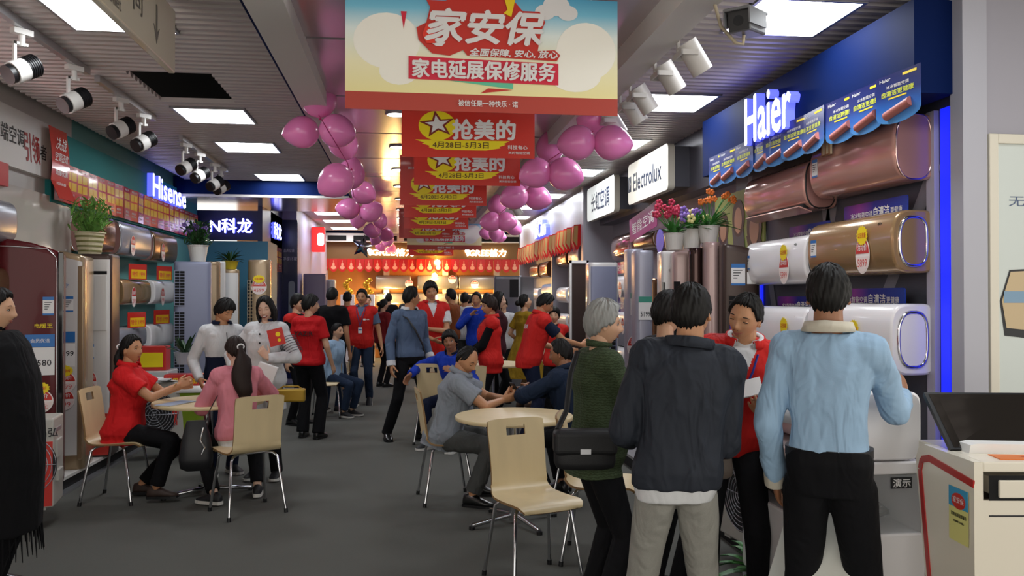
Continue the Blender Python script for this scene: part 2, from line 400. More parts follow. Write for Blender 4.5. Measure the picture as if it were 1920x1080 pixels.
for i, (u, v, lab) in enumerate(((1302, 97, 'largest and nearest on the right beam'), (1256, 143, 'second from the camera on the right beam'), (1207, 181, 'third from the camera on the right beam'), (1187, 206, 'fourth from the camera on the right beam'), (1152, 228, 'fifth along the right beam, half behind the balloons'), (968, 392, 'far along the right beam beyond the balloons'))):
    X = 1.62; t_ = onX(u, 556, X); Y = t_.y; z = onX(u, v, X).z
    z = min(z, 2.93); lab = 'white cylinder spotlight, '+lab
    if p0 is None:
        p0 = thing('beam_spotlight', lab, 'spotlight', (X, Y, z), R(0), 'white cylinder spotlights on the right beam')
        m = MB(); d = V((.55, .1, -.8)).normalized(); ms = mat('spot_shell', '#c9c4bf', .4)
        n = 28; m.cyl(-d*.09, d*.1, .062, ms, n=n); m.cyl(d*.1, d*.101, .05, mat('spot_reflector', '#8f8a80', .2, .9)); m.build('lamp_body', p0)
        m = MB(); m.box((-.10, -.012, .0), (-.085, .012, .26), ms); m.box((-.12, -.03, .22), (-.08, .03, .3), ms); m.box((-.1, -.075, -.01), (.0, -.066, .02), ms); m.box((-.1, .066, -.01), (0, .075, .02), ms); m.box((-.1, -.075, -.01), (-.09, .075, .02), ms); m.build('bracket', p0)
    else: dup(p0, (X, Y, z), 0, lab)
# ---- security camera
p = at(1398, 44, 4.0)
o = thing('security_camera', 'grey box security camera with dark lens hood near the right ceiling panel', 'security camera', p, R(0))
Mx = Matrix.Rotation(R(-42), 4, 'Z') @ Matrix.Rotation(R(8), 4, 'X')
mg = mat('cctv_grey', '#6a6a6c', .4, .3)
m = MB(); m.M = Mx; m.box((-.055, -.1, -.05), (.055, .14, .05), mg, .01); m.box((-.065, -.13, .045), (.065, .15, .06), mg, .004); m.box((-.065, -.13, -.02), (-.058, .12, .05), mg); m.box((.058, -.13, -.02), (.065, .12, .05), mg); hs_ = m.build('housing', o)
m = MB(); m.M = Mx; m.box((-.05, -.104, -.045), (.05, -.1, .045), M_black); m.cyl((0, -.106, 0), (0, -.104, 0), .025, mat('lens_glass', '#22242a', .05)); m.build('lens', hs_)
m = MB(); m.tube([(0, .02, -.05), (0, .03, -.09), (-.03, .05, -.08), (-.1, .06, .0), (-.13, .07, .12), (-.13, .07, .31)], .009, mat('bracket_beige', '#b3a58c', .5), 8); m.build('mounting_arm', o)
# ---- toilet sign on the left
X = -1.3; y0, y1 = 1.7, onX(322, 138, X).y; zb = onX(322, 138, X).z
mi = mat('sign_cream', '#d9d0bb', .2, coat=.5); mt = mat('sign_print_grey', '#6e6963', .4)
o = thing('toilet_sign', 'cream hanging toilet sign with grey arrow under the left ceiling', 'sign', (X, (y0+y1)/2, zb))
h = 3.17-zb; L = (y1-y0)
m = MB(); m.box((-.02, -L/2, 0), (.02, L/2, h), mi, .008); m.build('board', o)
m = MB()
ux, uy = V((0, 1, 0)), V((0, 0, 1))
# readable from the camera side (+X): the line runs away from the viewer
m.text('间', (.022, L/2-.66, .19), ux, uy, .15, mt); m.text('手', (.022, L/2-.90, .19), ux, uy, .15, mt); m.text('洗', (.022, L/2-1.14, .19), ux, uy, .15, mt)
m.text('Toilet', (.022, L/2-1.0, .07), ux, uy, .06, mt)
m.prism([(-.012, .23), (.012, .23), (.012, .09), (.05, .12), (0, .03), (-.05, .12), (-.012, .09)], (.0205, L/2-.36, .03), ux, uy, .002, mt)
m.build('lettering', o)
m = MB(); m.cyl((0, L/2-.2, h), (0, L/2-.2, 3.2-zb+.02), .008, M_alu); m.cyl((0, -L/2+.4, h), (0, -L/2+.4, 3.2-zb+.02), .008, M_alu); m.build('hanging_rod', o)

# ================================================================== SIGNS AND FASCIA PRINTS
def frame_obj(name, label, cat, group=None, loc=(0, 0, 0), rz=0): return thing(name, label, cat, loc, rz, group)
def letters(name, label, txt, o, ux, uy, h, width=None, bold=.02, shear=0, halo=True, depth=.05, m_=None, cat='sign letters'):
    mb = MB(); mb.text(txt, (0, 0, 0), ux, uy, h, m_ or M_letter, width, bold, depth, shear)
    if halo:
        i = mb.mi(M_letter_halo); nz_ = V(ux).cross(V(uy))
        for k, f in enumerate(mb.f):
            p_ = [V(mb.v[q]).dot(nz_) for q in f]
            if len(f) == 4 and max(p_)-min(p_) > depth*.5: mb.m[k] = i
    return tag(mb.build(name, None, o), label, cat)
Yp, Zp = V((0, 1, 0)), V((0, 0, 1)); Ym = V((0, -1, 0))
# Haier, on the blue fascia (facing -X: reading direction is towards the camera)
a = onX(1413, 222, 2.62); b = onX(1500, 200, 2.62)
letters('brand_letters', 'glowing white brand letters on the long blue fascia', 'Haier', (2.62, (a.y+b.y)/2, 2.885), Ym, Zp, .34, abs(a.y-b.y), .03, depth=.07)
# teal fascia letters
a = onX(276, 350, -3.15); b = onX(339, 375, -3.15)
letters('brand_letters', 'glowing white rounded brand letters on the teal fascia', 'Hisense', (-3.15, (a.y+b.y)/2, (a.z+b.z)/2+.02), Yp, Zp, .27, b.y-a.y, .035, depth=.07)
# dark blue fascia facing the aisle end, and its side
m = MB(); m.box((-3.3, 13.2, 2.44), (-2.27, 13.3, 2.9), M_navy); struct('wall_fascia_navy', m)
letters('brand_letters', 'glowing white letters on the dark blue fascia facing the aisle', 'N科龙', (-2.66, 13.2, 2.66), X3, Zp, .22, .62, .03, depth=.05)
m = MB(); m.box((-2.27, 13.2, 2.4), (-2.2, 15.3, 2.97), M_navy); struct('wall_fascia_side', m)
letters('brand_letters', 'small glowing white letters on the side of the dark blue fascia', '科龙', (-2.2, 14.45, 2.68), Yp, Zp, .26, .85, .03, depth=.05)
# back wall fascia letters
for x, w_, lab in ((-.45, 1.0, 'white brand letters on the left of the brown back fascia, half behind balloons'), (1.55, 1.25, 'white brand letters on the right of the brown back fascia')):
    a = onY(873 if x > 0 else 690, 478, 21.1).x; b = onY(955 if x > 0 else 785, 478, 21.1).x
    mb = MB(); uy = V((0, 0, 1)); o = V(((a+b)/2, 21.1, 2.69))
    mb.text('GREE格力', (0, 0, 0), X3, uy, .19, mat('lit_letter_warm', (1, .93, .8), .5, emit=3), (b-a)*.84, .03, .04, .12)
    mb.prism([(.12*math.cos(t*.35-1.2)-(b-a)*.5, .1*math.sin(t*.35-1.2)) for t in range(9)]+[(-(b-a)*.5-.02, .04)], (0, 0, 0), X3, uy, .04, MC['lit_letter_warm'])
    tag(mb.build('brand_letters', None, o), lab, 'sign letters')
# light boxes on the right
def rounded_box_sign(lab, u0, u1, zt, zb, txt, th, tw, col, glow, tcol):
    a = onX(u0, 400, 2.62).y; b = onX(u1, 400, 2.62).y; L = a-b; h = zt-zb
    o = thing('light_box_sign', lab, 'sign', (2.62, (a+b)/2, (zt+zb)/2))
    m = MB(); m.prism(rrect(L, h, .06), (.07, 0, 0), Ym, Zp, .07, mat('lit_box_'+glow, tuple(x*.62 for x in col), .5, emit=.45, spec=.1), mat('box_rim', '#cfcabb', .4)); m.build('lit_face', o)
    m = MB(); m.box((.07, -L/2+.02, -h/2+.03), (.24, L/2-.02, h/2-.03), mat('box_casing', '#4a4a52', .4)); m.build('casing', o)
    m = MB(); m.text(txt, (-.002, 0, 0), Ym, Zp, th, tcol, tw, .03); m.build('lettering', o)
    return o
mb2 = mat('sign_blue_ink', '#10203f', .5, spec=.1)
rounded_box_sign('white lit box sign with dark blue Chinese characters over the right displays', 1101, 1152, 3.12, 2.65, '长虹空调', .26, 1.05, (.95, 1, .97), 'white', mb2)
o = rounded_box_sign('cream lit box sign with dark blue Latin lettering nearest the blue fascia', 1178, 1253, 3.12, 2.65, 'Electrolux', .2, 1.05, (1, .96, .84), 'cream', mb2)
m = MB(); m.M = Matrix.Translation((-.002, 0, 0)); m.prism([(.62, -.09), (.76, -.09), (.76, .09), (.62, .09)], (0.001, 0, 0), Y3, Z3, -.001, mb2); m.prism([(.63, 0), (.69, .06), (.69, -.06)], (-.001, 0, 0), Y3, Z3, -.001, M_paper); m.build('emblem', o)
# silver fascia far right: white raised sign
a = onX(1010, 430, 2.62).y; b = onX(1031, 430, 2.62).y
letters('brand_letters', 'white raised sign letters on the silver fascia far right', 'mCilm', (2.62, (a+b)/2, 2.86), Ym, Zp, .3, abs(a-b), .03, depth=.08)
# red light box far left and small signs
p = onX(596, 456, -1.95)
o = thing('lit_logo_box', 'small red lit box sign jutting from the violet wall', 'sign', (-1.8, p.y-1.2, p.z))
m = MB(); m.box((-.15, -.08, -.26), (.12, .08, .26), mat('red_lit', (.8, .02, .02), .5, emit=.7), .02); m.build('box_shell', o)
m = MB(); m.prism(rrect(.14, .26, .05), (.04, -.081, 0), X3, Z3, .004, M_letter); m.build('white_emblem', o)
# ---- strings of posters
def poster_strip(n, y_of, X, zt, zb, w_, facing, mk, lab, name, grp, cat='poster'):
    """n small posters hung side by side on plane X; each its own object"""
    proto = None
    for i in range(n):
        y, dz = y_of(i); r = rnd.uniform(-5, 5)
        l = lab(i, n)
        if proto is None:
            mb = MB(); mk(mb, w_, zt-zb); proto = mb.build(name, None, (X, y, zt)); proto.rotation_euler = (0, 0, R(90 if facing > 0 else -90)+R(r)); tag(proto, l, cat, grp)
        else:
            c = proto.copy(); COL.objects.link(c); c.location = (X, y, zt+dz); c.rotation_euler = (R(rnd.uniform(-2, 2)), 0, R(90 if facing > 0 else -90)+R(r)); c['label'] = l
def ordn(i): return ['nearest', 'second', 'third', 'fourth', 'fifth', 'sixth', 'seventh', 'eighth', 'ninth', 'tenth', 'eleventh', 'twelfth', 'thirteenth', 'fourteenth', 'fifteenth', 'sixteenth', 'seventeenth', 'eighteenth', 'nineteenth', 'twentieth', 'twenty-first', 'twenty-second', 'twenty-third', 'twenty-fourth', 'twenty-fifth'][i]
M_pr2 = mat('poster_red', '#c02c22', .22, coat=.4); M_py2 = mat('poster_yellow', '#e9b81c', .25, coat=.3)
def mk_red(mb, w_, h):          # local: x across, faces -y, hangs down from z=0
    mb.box((-w_/2, -.003, -h), (w_/2, 0, 0), M_pr2)
    for k in range(2):
        for j in range(2): mb.box((-w_*.42+j*w_*.43, -.0045, -h*.38-k*h*.27), (-w_*.42+j*w_*.43+w_*.38, -.003, -h*.16-k*h*.27), M_py2)
    mb.text('新品上市', (0, -.0045, -h*.07), X3, Z3, h*.06, M_paper, w_*.6)
    mb.text('惠民价', (0, -.0045, -h*.76), X3, Z3, h*.07, M_paper, w_*.5); mb.text('限时抢购', (0, -.0045, -h*.86), X3, Z3, h*.05, M_paper, w_*.5)
N1 = 20; Y0, Y1 = 8.0, 12.9
poster_strip(N1, lambda i: (Y0+(Y1-Y0)*i/(N1-1), 0), -3.125, 2.8, 2.44, .25, 1, mk_red, lambda i, n: f'red and yellow hanging poster under the teal fascia, {ordn(i)} along the row', 'hanging_poster', 'red and yellow posters hung along the teal fascia')
# pennants on the blue fascia
M_pn = gradient_mat('pennant_blue', [(0, '#4f93cf'), (.35, '#2a63b4'), (.6, '#1c2f74'), (1, '#191f58')], 'Z', -.27, 0, .25)
M_pk = mat('print_pink', '#b06a62', .4)
def mk_pen(mb, w_, h):
    poly = [(-w_/2, 0), (-w_/2, -h*.8)]+[(-w_/2*math.cos(t*math.pi/8), -h*.8-h*.2*math.sin(t*math.pi/8)) for t in range(1, 8)]+[(w_/2, -h*.8), (w_/2, 0)]
    mb.prism(poly, (0, 0, 0), X3, Z3, .002, M_pn)
    mb.text('Haier', (-w_*.28, -.0035, -h*.09), X3, Z3, h*.07, M_paper, w_*.25); mb.box((w_*.12, -.0035, -h*.11), (w_*.42, -.002, -h*.06), M_yellow)
    mb.text('冰冰智能空调', (0, -.0035, -h*.25), X3, Z3, h*.07, M_paper, w_*.5)
    mb.text('自清洁更健康', (0, -.0035, -h*.38), X3, Z3, h*.11, mat('print_lemon', '#d8e04a', .4), w_*.72, .03)
    mb.box((-w_*.2, -.0035, -h*.5), (w_*.2, -.002, -h*.47), M_yellow)
    mb.cyl((-w_*.25, -.004, -h*.82), (w_*.3, -.004, -h*.66), .026, M_pk, n=10)
us = [1345, 1367, 1397, 1430, 1457, 1492, 1527, 1582, 1630, 1690]
ys = [onX(u, 300, 2.6).y for u in us]
for i, (u, y) in enumerate(zip(us, ys)):
    zt = 2.76; nx = ys[i+1] if i+1 < len(ys) else y-.36
    if i == 0:
        mb = MB(); mk_pen(mb, .35, .27); pen = mb.build('hanging_pennant', None, (2.595, y, zt)); pen.rotation_euler = (0, 0, R(-90))
        tag(pen, 'dark blue pennant on the blue fascia, farthest of the ten', 'pennant', 'blue pennants hung along the blue fascia')
    else:
        c = pen.copy(); COL.objects.link(c); c.location = (2.595-.0015*i, y, zt); c.rotation_euler = (0, 0, R(-90+rnd.uniform(-7, 7)))
        c['label'] = f'dark blue pennant on the blue fascia, {ordn(9-i)} from the camera'
# red gourd flags of the back wall, gold-edged strips at the far right
mg1 = mat('gourd_pale', '#f0a688', .4); mflag = mat('flag_red', '#c4180f', .35)
pr = None
for i in range(23):
    x = -2.0+i*(5.0/23)
    if pr is None:
        mb = MB(); mb.prism([(-.105, 0), (-.105, -.24), (-.06, -.31), (0, -.34), (.06, -.31), (.105, -.24), (.105, 0)], (0, 0, 0), X3, Z3, .002, mflag)
        mb.prism(ellp(.062, .05, 14), (0, -.003, -.22), X3, Z3, .001, mg1); mb.prism(ellp(.032, .035, 12), (0, -.003, -.145), X3, Z3, .001, mg1); mb.box((-.006, -.004, -.11), (.006, -.003, -.04), mg1)
        pr = mb.build('gourd_flag', None, (x, 21.05, 2.52)); tag(pr, 'red flag with a pale gourd print on the back wall, leftmost in the row', 'flag', 'red gourd flags across the back wall')
    else:
        c = pr.copy(); COL.objects.link(c); c.location = (x, 21.05, 2.52); c.rotation_euler = (0, 0, R(rnd.uniform(-8, 8))); c['label'] = f'red flag with a pale gourd print on the back wall, {ordn(i)} from the left'
mgold = mat('strip_gold', '#d9b070', .25, .5)
pr = None
for i in range(24):
    y = 12.25+i*.27
    if pr is None:
        mb = MB(); mb.prism([(-.1, 0), (-.13, -.26), (-.03, -.4), (.1, -.26), (.1, 0)], (0, 0, 0), X3, Z3, .002, mflag); mb.prism([(-.09, -.02), (-.11, -.24), (-.02, -.34), (.0, -.02)], (0, -.003, 0), X3, Z3, .001, mgold)
        pr = mb.build('pointed_flag', None, (2.59, y, 2.66)); pr.rotation_euler = (0, 0, R(-60)); tag(pr, 'red and gold pointed flag under the silver fascia, nearest in the row', 'flag', 'red and gold flags under the silver fascia')
    else:
        c = pr.copy(); COL.objects.link(c); c.location = (2.59, y, 2.66); c.rotation_euler = (0, 0, R(rnd.uniform(-80, -45))); c['label'] = f'red and gold pointed flag under the silver fascia, {ordn(i)} along the row'
# red posters of the dark blue side fascia
for i in range(4):
    mb = MB(); mk_red(mb, .46, .42) ; o = mb.build('hanging_poster', None, (-2.19, 13.45+i*.5, 2.42)); o.rotation_euler = (0, 0, R(90))
    tag(o, f'red hanging poster under the dark blue side fascia, {ordn(i)} along the row', 'poster', 'red posters under the dark blue fascia')
# vertical red banner on the first fascia
a = onX(90, 240, -3.08)
o = thing('vertical_banner', 'narrow red vertical banner with white brush writing at the first left fascia', 'banner', (-3.09, onX(108, 300, -3.09).y, 3.07))
m = MB(); rings = []
for i in range(13):
    z = -.64*i/12; off = .03*math.sin(i/12*3.1)+(.03 if i > 9 else 0)*(i-9)
    rings.append((off, z))
for i in range(12):
    (a0, z0), (a1, z1) = rings[i], rings[i+1]
    m.add([(a0, -.19, z0), (a0, .19, z0), (a1, .19, z1), (a1, -.19, z1), (a0-.003, -.19, z0), (a0-.003, .19, z0), (a1-.003, .19, z1), (a1-.003, -.19, z1)], [(3, 2, 1, 0), (4, 5, 6, 7), (0, 4, 7, 3), (1, 2, 6, 5)], M_pr2)
m.build('cloth_sheet', o)
m = MB(); m.text('决战', (.034, -.0, -.14), Yp, Zp, .11, M_paper, .22, shear=.2); m.text('空调狂欢', (.037, 0, -.26), Yp, Zp, .08, M_paper, .28, shear=.2); m.text('劲爆优惠', (.037, 0, -.40), Yp, Zp, .05, M_paper, .26); m.text('四月特惠', (.034, 0, -.5), Yp, Zp, .035, M_paper, .2); m.build('lettering', o)
m = MB(); yc = onX(45, 250, -3.15).y
m.text('高端空调', (0, -.29, 0), Yp, Zp, .14, M_ink, .54, .01); m.text('引领', (0, .13, -.05), Yp, Zp, .24, mat('brush_red', '#9b2420', .5), .29, .02, shear=-.15); m.text('者', (0, .35, -.05), Yp, Zp, .13, M_ink)
tag(m.build('slogan_letters', None, (-3.147, 7.35, 2.88)), 'black and dark red slogan characters on the first left white fascia', 'sign letters')
# blue bay picture wall facing the camera
m = MB(); W0 = -2.2; m.box((W0, 15.27, .1), (-1.93, 15.3, 2.95), mat('poster_navy', '#10184a', .25))
mwh = mat('print_grey', '#b9bdd0', .4)
m.prism(rrect(.11, 1.0, .05), (-2.03, 15.266, 1.35), X3, Z3, .004, mat('print_ac_grey', '#8e9aa4', .4)); m.prism(rrect(.27, .25, .02), (-2.065, 15.268, .85), X3, Z3, .002, mat('print_splash', '#2b6aa4', .4))
m.text('净享环境', (-2.06, 15.265, 2.25), X3, Z3, .07, mwh, .24, .01, shear=.1); m.text('品质空调', (-2.08, 15.265, 2.4), X3, Z3, .06, mwh, .18)
tag(m.build('wall_poster'), 'narrow dark blue poster with a tall grey air conditioner picture', 'poster')
# family photo picture by the pink units: generic portrait print
a = onX(1350, 390, 2.92); b = onX(1425, 390, 2.92)
o = thing('wall_picture', 'large printed photo of three people with brown hair by the pink units', 'picture', (2.925, (a.y+b.y)/2, 2.2))
L = a.y-b.y+.2; m = MB(); m.box((-.015, -L/2, -.27), (0, L/2, .3), mat('photo_green', '#9aa45c', .35)); m.build('print_sheet', o)
m = MB(); msk = mat('photo_skin', '#b98a6c', .4); mhr = mat('photo_hair', '#4a3326', .4); mgr = mat('photo_clothes', '#4b4b4d', .4)
for k, (y, z, s) in enumerate(((.33, .0, 1), (-.02, .06, 1.1), (-.36, -.04, 1.25))):
    q = V((-.017-.002*k, y, z)); m.prism([(p_*s, r_*s) for p_, r_ in ellp(.12, .15)], q, Ym, Z3, .001, mhr); m.prism([(p_*s, r_*s-.02) for p_, r_ in ellp(.075, .105)], q+V((-.001, 0, 0)), Ym, Z3, .001, msk)
    m.prism([(-.13*s, -.02), (-.08*s, -.22-z), (.14*s, -.22-z), (.1*s, -.05)], q+V((0.0005, 0, -.05)), Ym, Z3, .001, (mgr, mgr, mhr)[k])
m.build('portrait_print', o)

# ================================================================== BANNERS IN THE CENTRE
M_bcloth = gradient_mat('banner_print', [(0, '#f4e9a8'), (.25, '#f7f0c4'), (.55, '#e9f4f0'), (.75, '#7ec9e4'), (1, '#1e8fc0')], 'Z', .1, .66, .35)
M_glow = mat('banner_painted_glare', '#fbf8ec', .4)  # white glare of light on the banner, painted as a pale colour
M_bred = mat('banner_base_red', '#b23a2a', .4); M_cr = mat('banner_crimson', '#d8213f', .4); M_brd = mat('banner_shape_red', '#c93022', .4); M_mint = mat('banner_mint', '#63c7a0', .4)
def big_banner(x0, x1, Y, zb, lab, zt=3.06):
    W_ = x1-x0; o = thing('service_banner', lab, 'banner', ((x0+x1)/2, Y, zb)); H_ = zt-zb; s = W_/1.42
    n = 24
    def sag(x): return -.022*s*(1-(2*x/W_)**2)*0-0.0
    m = MB(); m.box((-W_/2, 0, .09*s), (W_/2, .004, H_), M_bcloth); m.box((-W_/2, 0, 0), (W_/2, .004, .09*s), M_bred); m.build('cloth_sheet', o)
    f = -.0035; m = MB(); m.M = Matrix.Translation((0, 0, -.06*s)) @ Matrix.Diagonal((1, 1, .9, 1))
    for gi, (cx, cz, rx, rz) in enumerate(((-.50, .46, .17, .16), (-.44, .29, .1, .08), (.54, .44, .16, .17), (.48, .30, .14, .10))): m.prism([(cx*s+p_*s, cz*s+q_*s) for p_, q_ in ellp(rx, rz)], (0, -.0006-.0004*gi, 0), X3, Z3, .0004, M_glow)  # painted glare ellipses, laid under the real print
    m.prism([(-.2*s, .245*s), (.15*s, .205*s), (.15*s, .24*s)], (0, f, 0), X3, Z3, .0006, M_mint)
    m.prism([(-.02*s, .175*s), (.15*s, .2*s), (.02*s, .205*s)], (0, f, 0), X3, Z3, .0008, M_brd)
    m.prism([(-.43*s, .63*s), (-.4*s, .63*s), (-.415*s, .53*s)], (0, f, 0), X3, Z3, .0006, M_cr)
    for ci, (cx, cz, r_) in enumerate(((.32, .66, .045), (.38, .7, .06), (.44, .66, .045), (-.6, .74, .05), (-.54, .75, .05))): m.prism([(cx*s+p_*s, cz*s+q_*s) for p_, q_ in ellp(r_*1.2, r_)], (0, f-.0007*ci, 0), X3, Z3, .0006, M_paper)
    m.prism([(p_*s, q_*s) for p_, q_ in ((-.39, .245), (.39, .235), (.39, .36), (-.39, .375))], (0, f*2, 0), X3, Z3, .001, M_cr)
    red = [(-.3, .70), (-.28, .66), (-.3, .57), (-.35, .54), (-.34, .47), (-.27, .395), (-.18, .385), (-.11, .42), (-.09, .39), (.38, .375), (.40, .41), (.37, .44), (.28, .43), (.30, .55), (.32, .6), (.29, .66), (.2, .66), (.12, .76), (-.1, .78), (-.2, .7)]
    m.prism([(p_*s, q_*s) for p_, q_ in red], (0, f*2, 0), X3, Z3, .001, M_brd)
    m.prism([(.1*s, .74*s), (.16*s, .72*s), (.14*s, .62*s), (.1*s, .64*s), (.12*s, .66*s)], (0, f*4, 0), X3, Z3, .001, M_yellow)
    m.prism([(p_*s, q_*s) for p_, q_ in ((-.32, .5), (-.3, .56), (-.26, .53), (-.255, .45), (-.3, .45))], (0, f*4, 0), X3, Z3, .001, mat('banner_bright_red', '#ea3b26', .4))
    m.prism([(p_*s, q_*s) for p_, q_ in ((-.27, .45), (-.2, .46), (-.22, .435), (-.25, .435))], (0, f*4, 0), X3, Z3, .001, M_paper)
    m.build('printed_shapes', o)
    m = MB(); m.M = Matrix.Translation((0, 0, -.06*s)) @ Matrix.Diagonal((1, 1, .9, 1)); m.text('家安保', (.01*s, f*5, .555*s), X3, Z3, .19*s, M_paper, .60*s, .045, 0, .2)
    m.text('全面保障, 安心, 放心', (.155*s, f*5, .408*s), X3, Z3, .045*s, M_paper, .46*s, .04, 0, .2)
    m.text('家电延展保修服务', (0, f*5, .305*s), X3, Z3, .105*s, M_paper, .74*s, .04)
    m.text('被信任是一种快乐 · 诺', (.02*s, f*3, .115*s), X3, Z3, .036*s, M_paper, .31*s, .02)
    m.build('lettering', o)
    m = MB()
    for x in (-W_*.4, W_*.4): m.tube([(x, .002, H_), (x, .002, 3.14-zb)], .0025, M_paper, 5)
    m.build('hanging_string', o)
    return o
a = onY(647, 203, 4.22); b = onY(1158, 218, 4.22)
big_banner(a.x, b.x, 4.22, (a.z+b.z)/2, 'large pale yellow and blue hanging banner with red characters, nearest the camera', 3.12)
a = onY(763, 468, 16.2); b = onY(903, 468, 16.2)
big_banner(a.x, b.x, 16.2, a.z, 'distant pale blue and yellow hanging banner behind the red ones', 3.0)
def star(r0, r1, rot=0): return [((r0 if i % 2 == 0 else r1)*math.sin(R(36*i+rot)), (r0 if i % 2 == 0 else r1)*math.cos(R(36*i+rot))) for i in range(10)]
M_rb = mat('banner_red', '#cf2f20', .35, coat=.15); M_ry = mat('banner_yellow', '#f2dc10', .4); M_yd = mat('banner_date_ink', '#5a3c05', .5); M_star = mat('banner_star_edge', '#7d1d10', .5)
RB = {}
def red_banner(u0, u1, vb, t, lab, flip=False):
    p = at(u0, vb, t); Y = p.y; a = onY(u0, vb, Y); b = onY(u1, vb, Y); W_ = b.x-a.x
    o = thing('promotion_banner', lab, 'banner', ((a.x+b.x)/2, Y, a.z), R(-1.5), 'red promotion banners along the centre')
    if 'p' in RB:
        s = W_/RB['w']
        for ch in RB['p'].children: c = ch.copy(); COL.objects.link(c); c.parent = o
        o.scale = (s, 1, 1); return o
    W = W_; RB['p'] = o; RB['w'] = W; f = -.0015; hh = .5
    m = MB(); m.box((-W/2, 0, 0), (W/2, .004, hh), M_rb); m.build('cloth_sheet', o)
    Mq = Matrix.Translation((0, 0, -.012)) @ Matrix.Diagonal((1, 1, .84, 1)); m = MB(); m.M = Mq; cx, cz = -W*.235, .27
    m.prism([(cx+p_, cz+q_) for p_, q_ in ellp(W*.14, .12, 30)], (0, f, 0), X3, Z3, .0006, M_ry)
    m.prism([(cx+p_*1.1, cz+.01+q_) for p_, q_ in star(.115, .047, -8)], (0, f*2, 0), X3, Z3, .0006, M_star)
    m.prism([(cx+p_*1.1, cz+.01+q_) for p_, q_ in star(.078, .031, -8)], (0, f*3, 0), X3, Z3, .0006, M_paper)
    m.prism([(-W*.4, .155), (-W*.33, .13), (-W*.35, .125), (-W*.29, .105), (-W*.3, .095), (-W*.24, .075), (W*.13, .075), (W*.24, .095), (W*.23, .105), (W*.28, .125), (W*.26, .13), (W*.31, .155)], (0, f, 0), X3, Z3, .0006, M_ry)
    m.build('printed_shapes', o)
    m = MB(); m.M = Mq; m.text('抢美的', (W*.115, f*2, .245), X3, Z3, .16, M_paper, W*.47, .045)
    m.text('4月28日-5月3日', (-W*.06, f*3, .115), X3, Z3, .05, M_yd, W*.42, .02)
    m.text('科技有心', (W*.37, f*2, .105), X3, Z3, .035, M_paper, W*.15, .02); m.text('美的智能空调', (W*.38, f*2, .06), X3, Z3, .022, M_paper, W*.16)
    m.text('国美', (-W*.36, f*2, .46), X3, Z3, .03, M_paper, W*.1)
    m.build('lettering', o)
    m = MB()
    for x in (-W*.4, W*.4): m.tube([(x, .002, hh), (x, .002, .62)], .0025, M_paper, 5)
    m.build('hanging_string', o)
    return o
for i, (u0, u1, vb, t) in enumerate(((753, 1002, 293, 5.6), (776, 975, 346, 7.1), (750, 912, 384, 8.3), (758, 893, 407, 9.8), (757, 878, 428, 11.3), (757, 848, 447, 13.0), (748, 838, 446, 14.2), (766, 884, 461, 17.2), (766, 850, 479, 19.2))):
    red_banner(u0, u1, vb, t, f'red banner with yellow star disc and date strip, {ordn(i)} from the camera')

# ================================================================== BALLOONS
M_bal = mat('balloon_pink', '#fb8fce', .25, coat=.35)
b_ = M_bal.node_tree.nodes['Principled BSDF']; b_.inputs['Subsurface Weight'].default_value = .25; b_.inputs['Subsurface Radius'].default_value = (.1, .04, .08); b_.inputs['Subsurface Scale'].default_value = .3
M_balk = mat('balloon_knot', '#c8307c', .4)
def balloon_mesh():
    m = MB(); prof = []
    for i in range(17):
        t = i/16; z = -.5+t
        r = .43*math.sin(math.pi*min(1, t**.85))**.62 if 0 < t < 1 else .004
        prof.append((z, r))
    m.loft([[V((r*math.cos(2*math.pi*j/24), r*math.sin(2*math.pi*j/24), z)) for j in range(24)] for z, r in prof], M_bal)
    return m
bm_ = balloon_mesh(); k_ = MB(); k_.cyl((0, 0, -.53), (0, 0, -.49), .035, M_balk, .012, 10); k_.tube([(math.cos(a*.7)*.03, math.sin(a*.7)*.03, -.53) for a in range(9)], .01, M_balk, 6, True)
bproto = None
def balloon(u, v, dia, ang, lab, grp):
    """ang = direction (degrees, 0 up, clockwise) in which the round end points"""
    global bproto
    t = 1550*.265/dia; p = at(u, v, t)
    a = R(ang); d = (RT*math.sin(a)+Z3*math.cos(a)-FW*.25).normalized(); q = Z3.rotation_difference(d)
    lab = 'pink balloon '+lab
    if bproto is None:
        bproto = thing('balloon', lab, 'balloon', p, 0, grp); o = bproto
        bm_.build('balloon_skin', o); k_.build('knot', o)
    else: o = dup(bproto, p, None, lab, grp)
    o.rotation_mode = 'QUATERNION'; o.rotation_quaternion = q; o.scale = (.31*rnd.uniform(.94, 1.04),)*3
LG = 'pink balloons of the left garland'; RG = 'pink balloons of the right garland'
for u, v, d, ang, lab in (
    (598, 183, 64, 0, 'at the very top of the left garland'), (564, 248, 62, -100, 'of the nearest left cluster pointing left'), (634, 246, 64, 105, 'of the nearest left cluster pointing right'), (645, 272, 56, 150, 'behind the nearest left cluster, lower right'),
    (628, 340, 62, -130, 'largest in the second left cluster'), (658, 325, 52, 20, 'upper right in the second left cluster'), (683, 362, 46, 120, 'lower right in the second left cluster'),
    (652, 391, 42, -90, 'pointing left in the third left cluster'), (697, 396, 42, 60, 'pointing right in the third left cluster'), (672, 410, 36, 190, 'hanging low in the third left cluster'),
    (712, 415, 30, 30, 'upper right in the fourth left cluster'), (698, 432, 30, -90, 'pointing left in the fourth left cluster'), (724, 440, 28, 110, 'pointing right in the fourth left cluster'),
    (705, 447, 26, 200, 'hanging low in the fourth left cluster'), (728, 452, 22, 60, 'small and upper right at the far end of the left garland'), (715, 462, 21, -90, 'small and pointing left at the far end of the left garland'), (733, 466, 20, 120, 'small and pointing right at the far end of the left garland'), (722, 474, 19, 180, 'lowest at the far end of the left garland')):
    balloon(u, v, d, ang, lab, LG)
